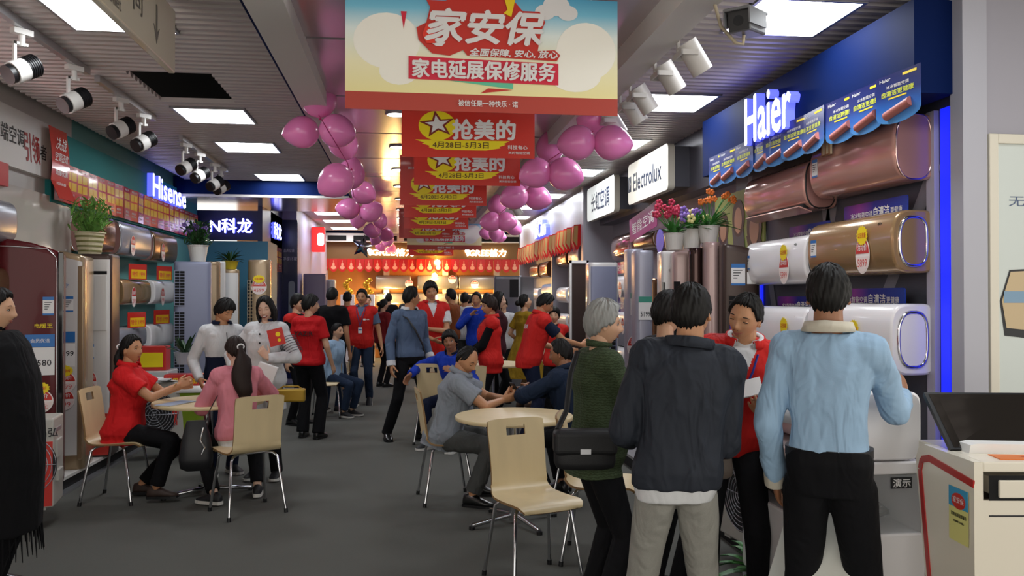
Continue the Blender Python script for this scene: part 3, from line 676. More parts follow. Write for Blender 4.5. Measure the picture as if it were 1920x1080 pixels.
for u, v, d, ang, lab in (
    (1112, 219, 62, 0, 'at the very top of the right garland'), (1080, 268, 66, -100, 'of the nearest right cluster pointing left'), (1150, 268, 66, 100, 'of the nearest right cluster pointing right'),
    (1031, 275, 52, 0, 'pointing up in the second right cluster'), (1003, 325, 60, -110, 'pointing left in the second right cluster'), (1061, 327, 60, 110, 'pointing right in the second right cluster'),
    (963, 369, 48, -110, 'pointing left in the third right cluster'), (1009, 371, 46, 110, 'pointing right in the third right cluster'), (985, 350, 40, 0, 'behind the third right cluster'),
    (932, 384, 36, 0, 'pointing up in the fourth right cluster'), (920, 416, 38, -100, 'pointing left in the fourth right cluster'), (950, 416, 38, 100, 'pointing right in the fourth right cluster'), (964, 427, 30, 130, 'lower right in the fourth right cluster'),
    (930, 439, 30, 190, 'hanging low in the fourth right cluster'), (912, 437, 26, -90, 'pointing left in the fifth right cluster'), (937, 444, 24, 100, 'pointing right in the fifth right cluster'), (866, 476, 17, -80, 'small and left by the brown back fascia'), (884, 474, 17, 80, 'small and right by the brown back fascia')):
    balloon(u, v, d, ang, lab, RG)
# strings of the garlands
for pts, lab in ((((598, 216, 6.0), (652, 306, 6.6), (664, 372, 9.0), (700, 420, 12), (722, 462, 18)), 'thin cord tying the left balloon garland'), (((1112, 246, 6.2), (1030, 300, 7.0), (985, 360, 8.6), (935, 402, 11), (912, 430, 15)), 'thin cord tying the right balloon garland')):
    m = MB(); m.tube([at(*p) for p in pts], .004, M_balk, 6); tag(m.build('garland_cord'), lab, 'cord')
# silver star foil balloon, far left of the garland
p = at(680, 462, 14.5)
m = MB(); poly = star(.22, .1, 12); 
m.M = Matrix.Rotation(R(-20), 4, 'Z')
for sgn in (-1, 1):
    m.add([(x, 0, z) for x, z in poly]+[(0, sgn*.09, 0)], [((i, (i+1) % 10, 10) if sgn < 0 else ((i+1) % 10, i, 10)) for i in range(10)], M_chrome, True)
tag(m.build('star_balloon', None, p), 'silver foil star balloon beside the far left garland', 'balloon')
# ================================================================== AIR CONDITIONERS
def sect(D, H, pf=3.0, pb=7.0, n=36):
    o = []
    for i in range(n):
        t = 2*math.pi*i/n; c, s_ = math.cos(t), math.sin(t); p = pb if c > 0 else pf
        o.append((-D/2+D/2*math.copysign(abs(c)**(2/p), c), H/2+H/2*math.copysign(abs(s_)**(2/(p if c < 0 else pb)), s_)))
    return o
M_lab = mat('label_blue', '#2b6fb5', .4); M_tagr = mat('tag_red', '#c8322a', .35, coat=.2); M_tagw = mat('tag_white', '#ead9d4', .4); M_rimw = mat('tag_rim', '#f0e6e2', .4)
def disc_tag(mb, o, ux, uy, rx, ry, price, burst=None):
    o = V(o); ux = V(ux); uy = V(uy); nz = ux.normalized().cross(uy.normalized())
    mb.prism(ellp(rx, ry, 28), o, ux, uy, .002, M_rimw)
    mb.prism([(a*.93, b*.93) for a, b in ellp(rx, ry, 14, 5, 175)], o+nz*.002, ux, uy, .001, M_tagr)
    mb.prism([(a*.93, b*.93) for a, b in ellp(rx, ry, 14, 185, 355)], o+nz*.002, ux, uy, .001, M_tagw)
    mb.text('活动价', o+uy*ry*.42+nz*.0035, ux, uy, ry*.38, M_paper, rx*1.3, .02)
    if price: mb.text(price, o-uy*ry*.42+nz*.0035, ux, uy, ry*.42, M_pred, rx*1.3, .0)
    if burst:
        mb.prism([((1 if i % 2 else .86)*rx*.8*math.cos(i*math.pi/16), (1 if i % 2 else .86)*ry*.55*math.sin(i*math.pi/16)) for i in range(32)], o+uy*ry*1.05+nz*.004, ux, uy, .001, M_yellow)
        mb.text(burst, o+uy*ry*1.05+nz*.0055, ux, uy, ry*.3, M_pred, rx*1.1)
def energy(mb, o, ux, uy, w_, h):
    o = V(o); ux = V(ux); uy = V(uy); nz = ux.normalized().cross(uy.normalized())
    mb.prism(rrect(w_, h, w_*.05, 2), o, ux, uy, .001, M_paper); mb.prism([(-w_/2, h*.32), (w_/2, h*.32), (w_/2, h/2), (-w_/2, h/2)], o+nz*.001, ux, uy, .0008, M_lab)
    mb.prism([(-w_/2, -h/2), (w_/2, -h/2), (w_/2, -h*.4), (-w_/2, -h*.4)], o+nz*.001, ux, uy, .0008, M_lab)
    for k in range(4): mb.prism([(-w_*.35, h*(.18-.12*k)), (w_*(.3-.12*k), h*(.18-.12*k)), (w_*(.3-.12*k), h*(.22-.12*k)), (-w_*.35, h*(.22-.12*k))], o+nz*.001, ux, uy, .0008, M_ink)
XM = V((-1, 0, 0))
def wifi(mb, o, ux, uy, s, m_):
    o = V(o); ux = V(ux); uy = V(uy)
    for k in (1, 2, 3): mb.tube([o+ux*math.cos(R(a))*s*k/3+uy*math.sin(R(a))*s*k/3 for a in range(45, 136, 15)], s*.06, m_, 5)
    mb.ell(o, s*.09, m_, 8, 6)
def ac_wall(label, loc, rz, L, H, D, m_body, pf=3.0, style='plain', m_trim=None, price=None, burst=None, lab_x=None, tag_x=None, open_louver=False, grp=None, end=1, cat='air conditioner'):
    o = thing('wall_air_conditioner', label, cat, loc, rz, grp); sc = sect(D, H, pf)
    def ring(x, k=1.0): return [V((x, -D/2+(y+D/2)*k, H/2+(z-H/2)*k)) for y, z in sc]
    mb = MB(); e = min(.02, L*.05)
    mb.loft([ring(-L/2, .93), ring(-L/2+e*.4, .985), ring(-L/2+e, 1), ring(L/2-e, 1), ring(L/2-e*.4, .985), ring(L/2, .93)], m_body)
    mb.build('casing', o)
    m_trim = m_trim or M_chrome
    if style in ('oval', 'drum'):
        k = .72 if style == 'oval' else .93
        rg = [V((end*L/2, -D*.5+(y+D/2)*k*.92, H/2+(z-H/2)*k*1.06)) for y, z in sect(D, H, 2.6, 3.2, 30)]
        mb = MB(); mb.tube(rg, .011 if style == 'oval' else .006, m_trim, 8, True); mb.build('end_ring', o)
        mb = MB(); q = [p+X3*end*.004 for p in rg]; q2 = [p-X3*end*.01 for p in rg]; mb.loft([q2, q] if end > 0 else [q, q2], m_body if style == 'oval' else mat('cap_pink', '#b0827c', .3, .3)); mb.build('end_cap', o)
    # air slots on top, louver at the lower front
    mb = MB()
    for i in range(12): x = -L*.42+L*.84*i/11; mb.box((x-L*.025, -D*.62, H-.003), (x+L*.025, -D*.38, H+.0012), M_dark)
    mb.build('top_vent', o)
    mb = MB()
    if open_louver:
        mb.box((-L*.45, -D*.9, H*.02), (L*.45, -D*.15, H*.1), M_dark); mb.M = Matrix.Translation((0, -D*.75, .0)) @ Matrix.Rotation(R(-20), 4, 'X'); mb.box((-L*.45, -.07, -.012), (L*.45, .03, -.004), m_body)
    else: mb.tube([V((x, -D*.93*(1 if pf > 4 else .93), H*.2)) for x in (-L*.46, L*.46)], .003, m_trim, 5)
    mb.build('louver', o)
    if lab_x is not None:
        mb = MB(); energy(mb, (lab_x, -D*1.003, H*.52), X3, V((0, -.0, 1)), L*.075, H*.32); mb.build('energy_label', o)
    if tag_x is not None:
        mb = MB(); disc_tag(mb, (tag_x, -D-.006, H*.32), X3, Z3, .075, .11, price, burst); mb.build('price_tag', o)
    if style == 'oval':
        mb = MB(); wifi(mb, (L*.36, -D*.96, H*.74), X3, Z3, .028, M_ink); mb.build('wireless_mark', o)
    return o
M_rose = mat('ac_rose', '#d19d90', .16, .3, coat=.5); M_gold = mat('ac_gold', '#ad8c64', .2, .4, coat=.3); M_acw = mat('ac_white', '#efeced', .22, coat=.3)
M_copper = mat('ac_copper', '#8e6247', .18, .75); M_sil = mat('ac_silver', '#a9abb3', .25, .5); M_tan = mat('ac_tan', '#8f7052', .2, .6)
GH = 'wall air conditioners on the slate display wall'
XR = 2.925
def rowz(v, t=4.6): return CAMH+(556-v)*t/1550
ac_wall('large rose gold wall air conditioner with a tiny wooden house clipped on', (XR, 4.74, 2.22), R(-90), .96, .37, .25, M_rose, 2.5, 'drum', mat('trim_rosechrome', '#d8b8b0', .12, 1), lab_x=-.4, grp=GH)
ac_wall('rose gold wall air conditioner with its flap open, beside the larger rose one', (XR, 5.80, 2.17), R(-90), 1.0, .34, .25, M_rose, 2.5, 'drum', M_black, open_louver=True, grp=GH)
ac_wall('champagne gold wall air conditioner with oval chrome end and price 5899', (XR, 4.76, 1.70), R(-90), .98, .355, .25, M_gold, 2.8, 'oval', price='5899', burst='以旧换新', lab_x=-.4, tag_x=.20, grp=GH)
ac_wall('white wall air conditioner with price 5999 beside the champagne gold one', (XR, 5.82, 1.66), R(-90), 1.02, .34, .24, M_acw, 2.8, 'oval', M_black, price='5999', burst='以旧换新', lab_x=-.42, tag_x=.22, grp=GH)
ac_wall('white wall air conditioner with oval chrome end above the leaning hand', (XR, 4.76, 1.13), R(-90), .98, .40, .26, M_acw, 3.4, 'oval', price='3599', burst='以旧换新', tag_x=.12, grp=GH)
ac_wall('white wall air conditioner in the third row behind the salesman', (XR, 5.80, 1.13), R(-90), .98, .37, .25, M_acw, 3.4, 'oval', M_black, price='5999', burst='以旧换新', tag_x=.22, grp=GH)
ac_wall('white wall air conditioner in the lowest row behind the salesman', (XR, 5.72, .62), R(-90), 1.0, .36, .25, M_acw, 3.6, 'plain', M_black, grp=GH)
# tiny house
p = V((XR-.25, 4.95, 2.52)); mwd = mat('toy_wood', '#8a5c38', .6)
m = MB(); m.prism([(-.045, -.05), (.045, -.05), (.045, .03), (0, .075), (-.045, .03)], (-.005, 0, 0), Ym, Z3, .02, mat('toy_cream', '#c9b79a', .6)); 
for a, b in (((-.055, .02), (0, .08)), ((0, .08), (.055, .02)), ((-.045, -.05), (-.045, .03)), ((.045, -.05), (.045, .03)), ((-.045, -.05), (.045, -.05)), ((0, -.05), (0, .02))): m.tube([V((-.026, -a[0], a[1])), V((-.026, -b[0], b[1]))], .005, mwd, 6)
tag(m.build('toy_house', None, p), 'tiny wooden house ornament on the largest rose gold unit', 'ornament')
# blue slogan cards between the rows
M_card = gradient_mat('card_blue', [(0, '#1a3f9c'), (.5, '#2a2f8c'), (.7, '#8a3a90'), (1, '#1c2f80')], 'Y', -.4, .4, .2)
for k, (y, z, L, h, lab) in enumerate(((4.66, 2.07, .68, .15, 'under the large rose gold unit'), (5.55, 2.02, .6, .13, 'under the open rose gold unit'), (4.72, 1.55, .74, .14, 'under the champagne gold unit'), (5.72, 1.50, .66, .14, 'under the white unit priced 5999'), (4.75, .99, .5, .14, 'under the white unit with the oval end'), (5.7, .99, .5, .14, 'above the lowest white unit'))):
    m = MB(); m.prism(rrect(L, h, .015, 3), (-.02, 0, 0), Ym, Z3, .004, M_card)
    m.text('冰冰智能空调', (-.0255, L*.2, .0), Ym, Z3, h*.28, M_paper, L*.36); m.text('自清洁', (-.0255, -L*.12, .005), Ym, Z3, h*.42, M_paper, L*.24, .03); m.text('更健康', (-.0255, -L*.34, .0), Ym, Z3, h*.28, M_paper, L*.17)
    for q in range(4): m.box((-.0255, -L*.25+q*L*.13, -h*.36), (-.0245, -L*.2+q*L*.13, -h*.3), M_paper)
    tag(m.build('slogan_card', None, (XR-.1 if k in (0, 2) else XR-.06, y, z)), 'blue slogan card with white characters '+lab, 'card', 'blue slogan cards on the slate wall')
# ---- demonstration stand with a white indoor unit on top
o = thing('display_stand', 'white demonstration stand with a slanted glass window and black tray', 'display stand', (1.87, 3.52, 0))
SH = .905
m = MB(); m.box((-.21, -.42, 0), (.21, .42, .62), M_acw, .01); m.box((.19, -.42, .62), (.21, .42, SH-.04), M_acw); m.box((-.21, .38, .62), (.21, .42, SH-.04), M_acw); m.box((-.21, -.42, SH-.05), (.21, .42, SH), M_acw, .008); m.build('cabinet', o)
m = MB(); m.box((-.21, -.42, .62), (.19, -.416, SH-.05), mat('stand_glass', '#c9cdd0', .05, alpha=.22)); m.build('glass_window', o)
m = MB(); m.M = Matrix.Translation((0, .0, .70)) @ Matrix.Rotation(R(-16), 4, 'Y') @ Matrix.Rotation(R(14), 4, 'X'); m.box((-.2, -.3, 0), (.12, .3, .02), mat('tray_brown', '#3c332f', .35, .3)); m.text('核心部件', (-.05, -.1, .021), X3, Y3, .07, M_paper, .2)
for i in range(10): m.cyl((.1, -.27+i*.06, .02), (.1, -.27+i*.06, .035), .012, M_chrome, n=8)
m.build('tray', o)
m = MB(); m.box((.06, -.424, .80), (.15, -.42, .845), M_ink); m.text('演示', (.105, -.4255, .8225), X3, Z3, .034, M_paper, .075, .02); m.build('sign_plate', o)
m = MB(); m.box((-.2, -.424, .45), (.0, -.42, .6), mat('print_newspaper', '#6d645c', .5)); m.text('拆机演示', (-.1, -.4255, .53), X3, Z3, .05, M_paper, .16); m.build('front_print', o)
ac_wall('bulky white indoor unit standing on the demonstration stand, hand resting on it', (2.075, 3.53, SH+.002), R(-90), .84, .28, .31, M_acw, 4.5, 'plain', M_sil, cat='air conditioner')
# ---- left wall units
XL = -3.18
def lac(label, u0, u1, vt, vb, m_, style='plain', price=None, X=-2.95, pf=3.2, grp='wall air conditioners on the teal display wall', burst=None):
    y0, y1 = yX(u0, X), yX(u1, X); z0 = onX((u0+u1)/2, vb, X).z; z1 = onX((u0+u1)/2, vt, X).z; L = y1-y0
    return ac_wall(label, (XL, (y0+y1)/2, z0), R(90), L, z1-z0, .23, m_, pf, style, None, price=price, tag_x=(-L*.18 if price else None), grp=grp, end=-1, burst=burst)
lac('copper wall air conditioner behind the leafy potted plant', 176, 217, 400, 475, M_copper, 'drum')
lac('silver wall air conditioner in the top row, between copper and bronze', 229, 284, 420, 482, M_sil, 'drum', '2999')
lac('bronze wall air conditioner in the top row, farthest along', 290, 333, 437, 492, M_tan, 'drum', '3399')
lac('copper wall air conditioner in the middle row, mostly behind the white cabinet', 198, 222, 520, 572, M_copper)
lac('gold wall air conditioner in the middle row with a red price card', 232, 284, 524, 572, M_gold, 'plain', '2599', burst=None)
lac('white wall air conditioner in the middle row, farthest along', 291, 330, 526, 570, M_acw, 'plain', '1999')
lac('silver wall air conditioner in the lowest row behind the red polo shirt', 222, 276, 612, 655, M_sil)
lac('white wall air conditioner in the lowest row with its flap down', 284, 328, 606, 652, M_acw)
o = lac('large silver wall air conditioner cut by the left edge of the picture', -70, 33, 366, 450, M_sil, 'plain', '3499', X=-2.95, grp=None)
o = lac('brown wall air conditioner behind the head of the woman in black', -60, 21, 498, 570, M_tan, 'plain', X=-2.95, grp=None)
# curved white showcase panel of the first shop
m = MB(); y0, y1 = 6.0, 8.36
m.prism([(a+(y0+y1)/2, b+2.0) for a, b in rrect(y1-y0, .95, .16)], (-3.2, 0, 0), Y3, Z3, .04, mat('showcase_white', '#cfc8bf', .12, coat=.5)); tag(m.build('showcase_panel'), 'glossy white rounded wall panel behind the dark red cabinet', 'panel')
# red price cards standing on the units of the left wall
for u, v, lab in ((258, 514, 'on the gold middle-row unit'), (308, 516, 'on the white middle-row unit'), (256, 604, 'on the silver lowest-row unit'), (303, 598, 'on the white lowest-row unit')):
    q = onX(u, v, -2.94); m = MB(); m.box((0, -.15, -.08), (.004, .15, .09), M_pr2); m.box((.004, -.11, -.07), (.006, .13, .03), M_py2); m.text('特价 1999', (.0065, .01, -.02), Y3, Z3, .06, M_pred, .21, .02)
    ob = tag(m.build('price_card', None, (q.x, q.y, q.z+.02)), 'red and yellow price card '+lab, 'price card', 'price cards on the teal wall'); ob.rotation_euler = (0, 0, R(-20))
# ---- floor-standing units
M_wine = mat('cabinet_wine', '#560c14', .3, coat=.12, spec=.25); M_blk = mat('cabinet_black', '#120f12', .12, coat=.8); M_champ = mat('cabinet_champagne', '#a08a6c', .25, .4, coat=.4); M_pinkc = mat('cabinet_pink', '#b79c98', .3, .25, coat=.3)
M_greyc = mat('cabinet_grey', '#8388a0', .35, .2); M_brownc = mat('cabinet_brown', '#43342f', .3, .3); M_whc = mat('cabinet_white', '#d4d2d0', .2, coat=.3)
def cabinet(label, loc, rz, w_, d_, h, m_front, m_side, power=6, slope=0, fn=None, grp=None, m_top=None):
    """a tall floor-standing unit; front is local -y"""
    o = thing('cabinet_air_conditioner', label, 'air conditioner', loc, rz, grp)
    pts = sup(w_/2, d_/2, power, 36)
    def ring(z, k=1, sl=1): return [V((x*k, y*k, z-(slope*(x/w_+.5)**2 if z > .5*h else 0))) for x, y in pts]
    m = MB(); m.loft([ring(0, .99), ring(.02), ring(h-.03), ring(h-.01, .985), ring(h, .95)], m_side); m.build('casing', o)
    fp = [(x, y) for x, y in pts if y < -d_*.30]; fp.sort()
    m = MB(); a = [V((x*.97, y-.004, .12)) for x, y in fp]; b = [V((x*.97, y-.004, h-.05-slope*(x/w_+.5)**2)) for x, y in fp]; n = len(fp)
    m.add(a+b, [(i, i+1, n+i+1, n+i) for i in range(n-1)], m_front, True); m.build('front_panel', o)
    if fn: fn(o, w_, d_, h)
    return o
def grille(o, x0, x1, z0, z1, y, m_=None, nx=3, nz_=16, side=None):
    m = MB(); fx = (lambda x, z, dy: (x, y+dy, z)) if side is None else (lambda x, z, dy: (side-dy*math.copysign(1, side)*1, x, z))
    def bx(a0, a1, c0, c1, d, mm):
        p0, p1 = fx(a0, c0, d), fx(a1, c1, d-.004); m.box(p0, p1, mm)
    bx(x0, x1, z0, z1, 0, M_dark)
    for i in range(nz_+1): z = z0+(z1-z0)*i/nz_; bx(x0, x1, z-.003, z+.003, -.004, m_ or M_brownc)
    for i in range(nx+1): x = x0+(x1-x0)*i/nx; bx(x-.004, x+.004, z0, z1, -.004, m_ or M_brownc)
    m.build('grille', o)
def at_plat(u, t): q = gp(u, t); return (q.x, q.y, .125)
def f_wine(o, w_, d_, h):
    m = MB(); y = -d_/2-.006
    m.tube([V((-w_*.48, y+.004, h*.97))]+[V((-w_*.48+w_*.88*k/6, y-.002, h*(.97-.012*(k/6)**2))) for k in range(1, 6)]+[V((w_*.38, y-.002, h*.93)), V((w_*.4, y-.002, h*.88)), V((w_*.4, y-.002, .1))], .004, M_chrome, 6); m.build('chrome_edge', o)
    m = MB(); m.box((w_*.41, y-.001, .1), (w_*.5, y+.06, h*.95), M_blk, .008); m.build('side_strip', o)
    m = MB(); energy(m, (w_*.27, y-.003, h*.73), X3, Z3, .075, .14); m.build('energy_label', o)
    m = MB(); m.box((-w_*.08, y-.004, h*.565), (w_*.37, y-.001, h*.615), M_lab); m.text('会员优选', (w_*.15, y-.0055, h*.59), X3, Z3, .03, M_paper, .13)
    m.box((-w_*.08, y-.004, h*.45), (w_*.37, y-.001, h*.563), M_paper); m.text('11580', (w_*.15, y-.0055, h*.5), X3, Z3, .045, M_ink, .15, .02); m.build('price_sheet', o)
    m = MB(); disc_tag(m, (w_*.12, y-.008, h*.345), X3, Z3, .105, .095, '8999元', '以旧换新'); m.build('price_tag', o)
    m = MB(); m.text('电暖王', (w_*.2, y-.0025, h*.65), X3, Z3, .035, M_yellow, .12); m.build('gold_lettering', o)
h1 = 1.88
cabinet('dark wine red tall cabinet air conditioner with price disc 8999', at_plat(62, 6.45), R(18), .44, .4, h1, M_wine, M_wine, 7, .10, f_wine)
def f_w2(o, w_, d_, h):
    y = -d_/2-.006
    m = MB(); wifi(m, (.0, y, h*.83), X3, Z3, .03, M_lab); m.build('wireless_mark', o)
    m = MB(); energy(m, (.02, y, h*.755), X3, Z3, .07, .13); m.box((-.06, y-.001, h*.58), (.07, y, h*.63), M_lab); m.box((-.06, y-.001, h*.47), (.07, y, h*.575), M_paper); m.text('8999', (.0, y-.003, h*.53), X3, Z3, .04, M_ink, .12, .02); m.build('price_sheet', o)
    m = MB(); disc_tag(m, (-.01, y-.006, h*.40), X3, Z3, .09, .09, '7999', '换新'); disc_tag(m, (-.02, y-.004, h*.32), X3, Z3, .09, .09, '6999'); m.build('price_tag', o)
    m = MB(); m.box((.085, y, .08), (.13, y+.03, h*.93), M_champ, .008); m.build('gold_strip', o)
cabinet('white and champagne tall cabinet air conditioner beside the wine red one', at_plat(136, 7.1), R(8), .27, .42, 1.83, M_whc, M_champ, 7, .05, f_w2)
def f_w3(o, w_, d_, h):
    y = -d_/2-.006
    m = MB(); m.box((-w_*.36, y-.001, h*.9), (w_*.36, y+.01, h*.915), M_dark); m.box((-w_*.36, y-.004, h*.62), (w_*.36, y+.01, h*.895), M_whc, .006); m.build('air_outlet', o)
    m = MB(); energy(m, (-.04, y-.003, h*.52), X3, Z3, .07, .13); m.build('energy_label', o)
    m = MB(); disc_tag(m, (-.03, y-.008, h*.37), X3, Z3, .05, .10, '4999'); disc_tag(m, (-.03, y-.006, h*.25), X3, Z3, .05, .08, '3999'); m.build('price_tag', o)
    m = MB(); m.box((-.35, y-.02, h*.155), (.14, y-.016, h*.215), M_tagr); m.text('决战四月狂欢', (-.1, y-.021, h*.185), X3, Z3, .06, M_paper, .4, shear=.2); m.build('red_ribbon', o)
    m = MB(); m.box((-.09, y-.012, h*.0+.02), (.14, y-.009, h*.145), M_tagr); m.text('决战空调', (.02, y-.0125, h*.09), X3, Z3, .07, M_paper, .17, shear=.2); m.build('red_poster', o)
cabinet('plain white cabinet air conditioner with dark brown side under the potted plant', at_plat(188, 7.62), R(6), .27, .36, 1.83, M_whc, M_brownc, 9, 0, f_w3)
def f_g(o, w_, d_, h):
    for k in range(3): grille(o, -w_*.47, -w_*.2, h*(.2+.26*k), h*(.42+.26*k), -d_/2-.008, M_greyc, 2, 12)
cabinet('blue grey cabinet air conditioner with tall side grilles near the boy', at_plat(362, 10.0), R(12), .42, .4, 1.86, M_greyc, M_greyc, 9, 0, f_g)
cabinet('gold round-edged cabinet air conditioner behind the blue grey one', at_plat(398, 10.9), R(15), .2, .3, 1.9, M_champ, M_champ, 4)
cabinet('slim white cabinet air conditioner beside the gold one', at_plat(413, 11.3), R(15), .13, .25, 1.92, M_whc, M_whc, 4)
cabinet('white cabinet air conditioner with a plant in a yellow pot on top', at_plat(433, 11.9), R(10), .24, .3, 1.83, M_whc, M_champ, 5)
def f_c(o, w_, d_, h):
    m = MB(); disc_tag(m, (.0, -d_/2-.01, h*.80), X3, Z3, .11, .11, '4599', '特惠'); m.build('price_tag', o)
    grille(o, -w_*.47, -w_*.25, h*.5, h*.85, -d_/2-.008, M_champ, 2, 14)
cabinet('champagne cabinet air conditioner with a sun-shaped price tag', at_plat(487, 12.2), R(5), .33, .32, 1.98, M_champ, M_champ, 4, 0, f_c)
cabinet('lilac grey cabinet near the violet wall', (-1.7, 14.9+1.2, .0), R(0), .42, .4, 2.0, mat('lilac_panel', '#867d94', .35), mat('lilac_panel', '#867d94', .35), 9)
cabinet('tall white curved cabinet beside the lilac grey one', (-1.42, 16.4, .0), R(0), .16, .4, 1.9, M_whc, M_whc, 3)
# ---- right floor-standing units (platform)
def f_r1(o, w_, d_, h):
    m = MB(); energy(m, (-.03, -d_/2-.008, h*.87), X3, Z3, .11, .17); m.box((.04, -d_/2-.009, h*.83), (.16, -d_/2-.008, h*.88), M_paper); m.build('energy_label', o)
    grille(o, -w_*.36, w_*.44, h*.42, h*.78, -d_/2-.01, M_brownc, 3, 18)
    m = MB(); m.box((-.1, -d_/2-.02, h*.63), (.15, -d_/2-.016, h*.70), mat('card_violet', '#46308a', .4)); m.text('匠人之魂', (.025, -d_/2-.021, h*.665), X3, Z3, .05, M_paper, .18); m.build('name_card', o)
cabinet('pink and dark brown cabinet air conditioner with a big grille, orange flowers above', at_plat(1378, 6.75), R(-8), .30, .42, 1.86, M_brownc, M_brownc, 8, .06, f_r1)
cabinet('smooth pink cabinet air conditioner panel between brown and mirror units', at_plat(1334, 6.9), R(-20), .15, .42, 1.89, M_pinkc, M_pinkc, 3)
cabinet('mirror brown round cabinet air conditioner', at_plat(1305, 7.0), R(-20), .13, .3, 1.85, mat('mirror_brown', '#4c3a37', .06, .7), mat('mirror_brown', '#4c3a37', .06, .7), 2.4)
def f_r4(o, w_, d_, h):
    m = MB(); m.box((-w_*.47, -d_/2-.01, .1), (-w_*.2, -d_/2-.004, h*.86), M_dark); m.build('air_slot', o)
    m = MB(); m.prism(ellp(.055, .07, 20), (w_*.12, -d_/2-.012, h*.73), X3, Z3, .002, M_yellow); m.text('新品', (w_*.12, -d_/2-.0155, h*.725), X3, Z3, .05, M_pred, .08, .02); disc_tag(m, (w_*.28, -d_/2-.008, h*.60), X3, Z3, .08, .1, '6999'); m.build('price_tag', o)
cabinet('champagne pink cabinet air conditioner with a yellow bubble tag', at_plat(1280, 7.25), R(-12), .2, .3, 1.83, M_pinkc, M_pinkc, 5, 0, f_r4)
def f_r5(o, w_, d_, h):
    m = MB(); wifi(m, (0.01, -d_/2-.006, h*.90), X3, Z3, .022, M_ink); m.build('wireless_mark', o)
    m = MB(); m.box((-w_*.47, -d_/2-.008, .1), (-w_*.28, -d_/2-.004, h*.85), M_blk); m.build('air_slot', o)
    m = MB(); m.box((w_*.25, -d_/2-.012, h*.68), (w_*.45, -d_/2-.006, h*.74), M_tagr); m.build('red_label', o)
cabinet('narrow bright white cabinet air conditioner with a wireless symbol', at_plat(1249, 7.5), R(-8), .13, .3, 1.85, M_whc, M_whc, 6, 0, f_r5)
cabinet('bronze mirror cabinet behind the narrow white one', at_plat(1224, 8.3), R(-10), .14, .3, 1.62, mat('bronze_mirror', '#8c6a4e', .1, .85), mat('bronze_mirror', '#8c6a4e', .1, .85), 5)
def f_r6(o, w_, d_, h):
    y = -d_/2-.008
    m = MB(); disc_tag(m, (0, y, h*.47), X3, Z3, .10, .13, '3999' if w_ < .2 else '5199'); disc_tag(m, (0, y-.003, h*.30), X3, Z3, .10, .12, '4599'); m.build('price_tag', o)
    m = MB(); m.box((-w_*.35, y, h*.64), (w_*.35, y+.004, h*.76), M_paper); m.text('5199', (0, y-.001, h*.67), X3, Z3, .05, M_ink, w_*.5); m.box((-w_*.35, y-.001, h*.73), (w_*.35, y, h*.76), mat('label_green', '#3f8f7c', .4)); m.build('price_sheet', o)
cabinet('pale grey cabinet air conditioner with price discs, nearer of the grey pair', at_plat(1204, 8.3), R(-6), .19, .34, 1.9, mat('pale_grey', '#a6a6b4', .3, .2), mat('pale_grey', '#a6a6b4', .3, .2), 4, 0, f_r6)
cabinet('pale grey cabinet air conditioner with price discs, farther of the grey pair', at_plat(1188, 8.9), R(-6), .18, .34, 1.95, MC['pale_grey'], MC['pale_grey'], 4, 0, f_r6)
def f_r7(o, w_, d_, h):
    grille(o, -w_*.4, w_*.4, h*.4, h*.62, -d_/2-.01, M_greyc, 4, 8)
cabinet('white cabinet with a dark grille behind the grey haired woman', at_plat(1128, 10.2), R(-4), .36, .34, 1.86, M_greyc, M_whc, 9, 0, f_r7)
def f_fr(o, w_, d_, h):
    m = MB(); m.tube([V((-w_*.1, -d_/2-.03, h*.3)), V((-w_*.1, -d_/2-.03, h*.75))], .012, M_chrome, 8); m.build('door_handle', o)
    m = MB(); m.box((w_*.1, -d_/2-.006, h*.82), (w_*.4, -d_/2-.002, h*.97), M_black); m.build('control_panel', o)
o = cabinet('tall silver refrigerator at the far right near the yellow dress', (1.75, 13.3, 0), R(-30), .5, .6, 1.9, mat('fridge_steel', '#8b8b90', .3, .6), mat('fridge_steel', '#8b8b90', .3, .6), 9, 0, f_fr)
o['category'] = 'refrigerator'; o.name = 'refrigerator'
# ---- wall units of the grey middle bay and the far bay
def rac(label, u0, u1, vt, vb, m_, style='plain', X=2.8, XW=3.05, price=None, grp='wall air conditioners of the middle and far right bays'):
    y0, y1 = yX(u0, X), yX(u1, X); z0 = onX((u0+u1)/2, vb, X).z; z1 = onX((u0+u1)/2, vt, X).z; L = abs(y1-y0)*.96
    return ac_wall(label, (XW, (y0+y1)/2, z0), R(-90), L, z1-z0, XW-X, m_, 2.8, style, None, price=price, tag_x=(L*.1 if price else None), grp=grp)
M_rosem = mat('ac_rose_mirror', '#a78480', .1, .85)
rac('rose mirror wall air conditioner high in the grey middle bay', 1145, 1181, 437, 490, M_rosem, 'drum')
rac('tan wall air conditioner with a magenta poster above it', 1187, 1224, 435, 468, M_tan, 'drum')
rac('white wall air conditioner in the middle of the grey bay', 1144, 1178, 516, 556, M_acw, 'plain', price='2299')
rac('white wall air conditioner below the violet card in the grey bay', 1150, 1182, 583, 624, M_acw, 'plain', price='2599')
rac('lowest white wall air conditioner in the grey bay', 1142, 1180, 652, 690, M_acw, 'plain')
for nm, u0, u1, vt, vb, m_ in (('copper mirror', 1042, 1061, 470, 500, M_copper), ('silver mirror', 1064, 1084, 462, 497, M_sil), ('bronze', 992, 1008, 495, 522, M_tan), ('golden brown', 1010, 1025, 490, 520, M_copper)): rac(nm+' wall air conditioner in the top row of the far right bay', u0, u1, vt, vb, m_, 'plain', 2.7, 2.95)
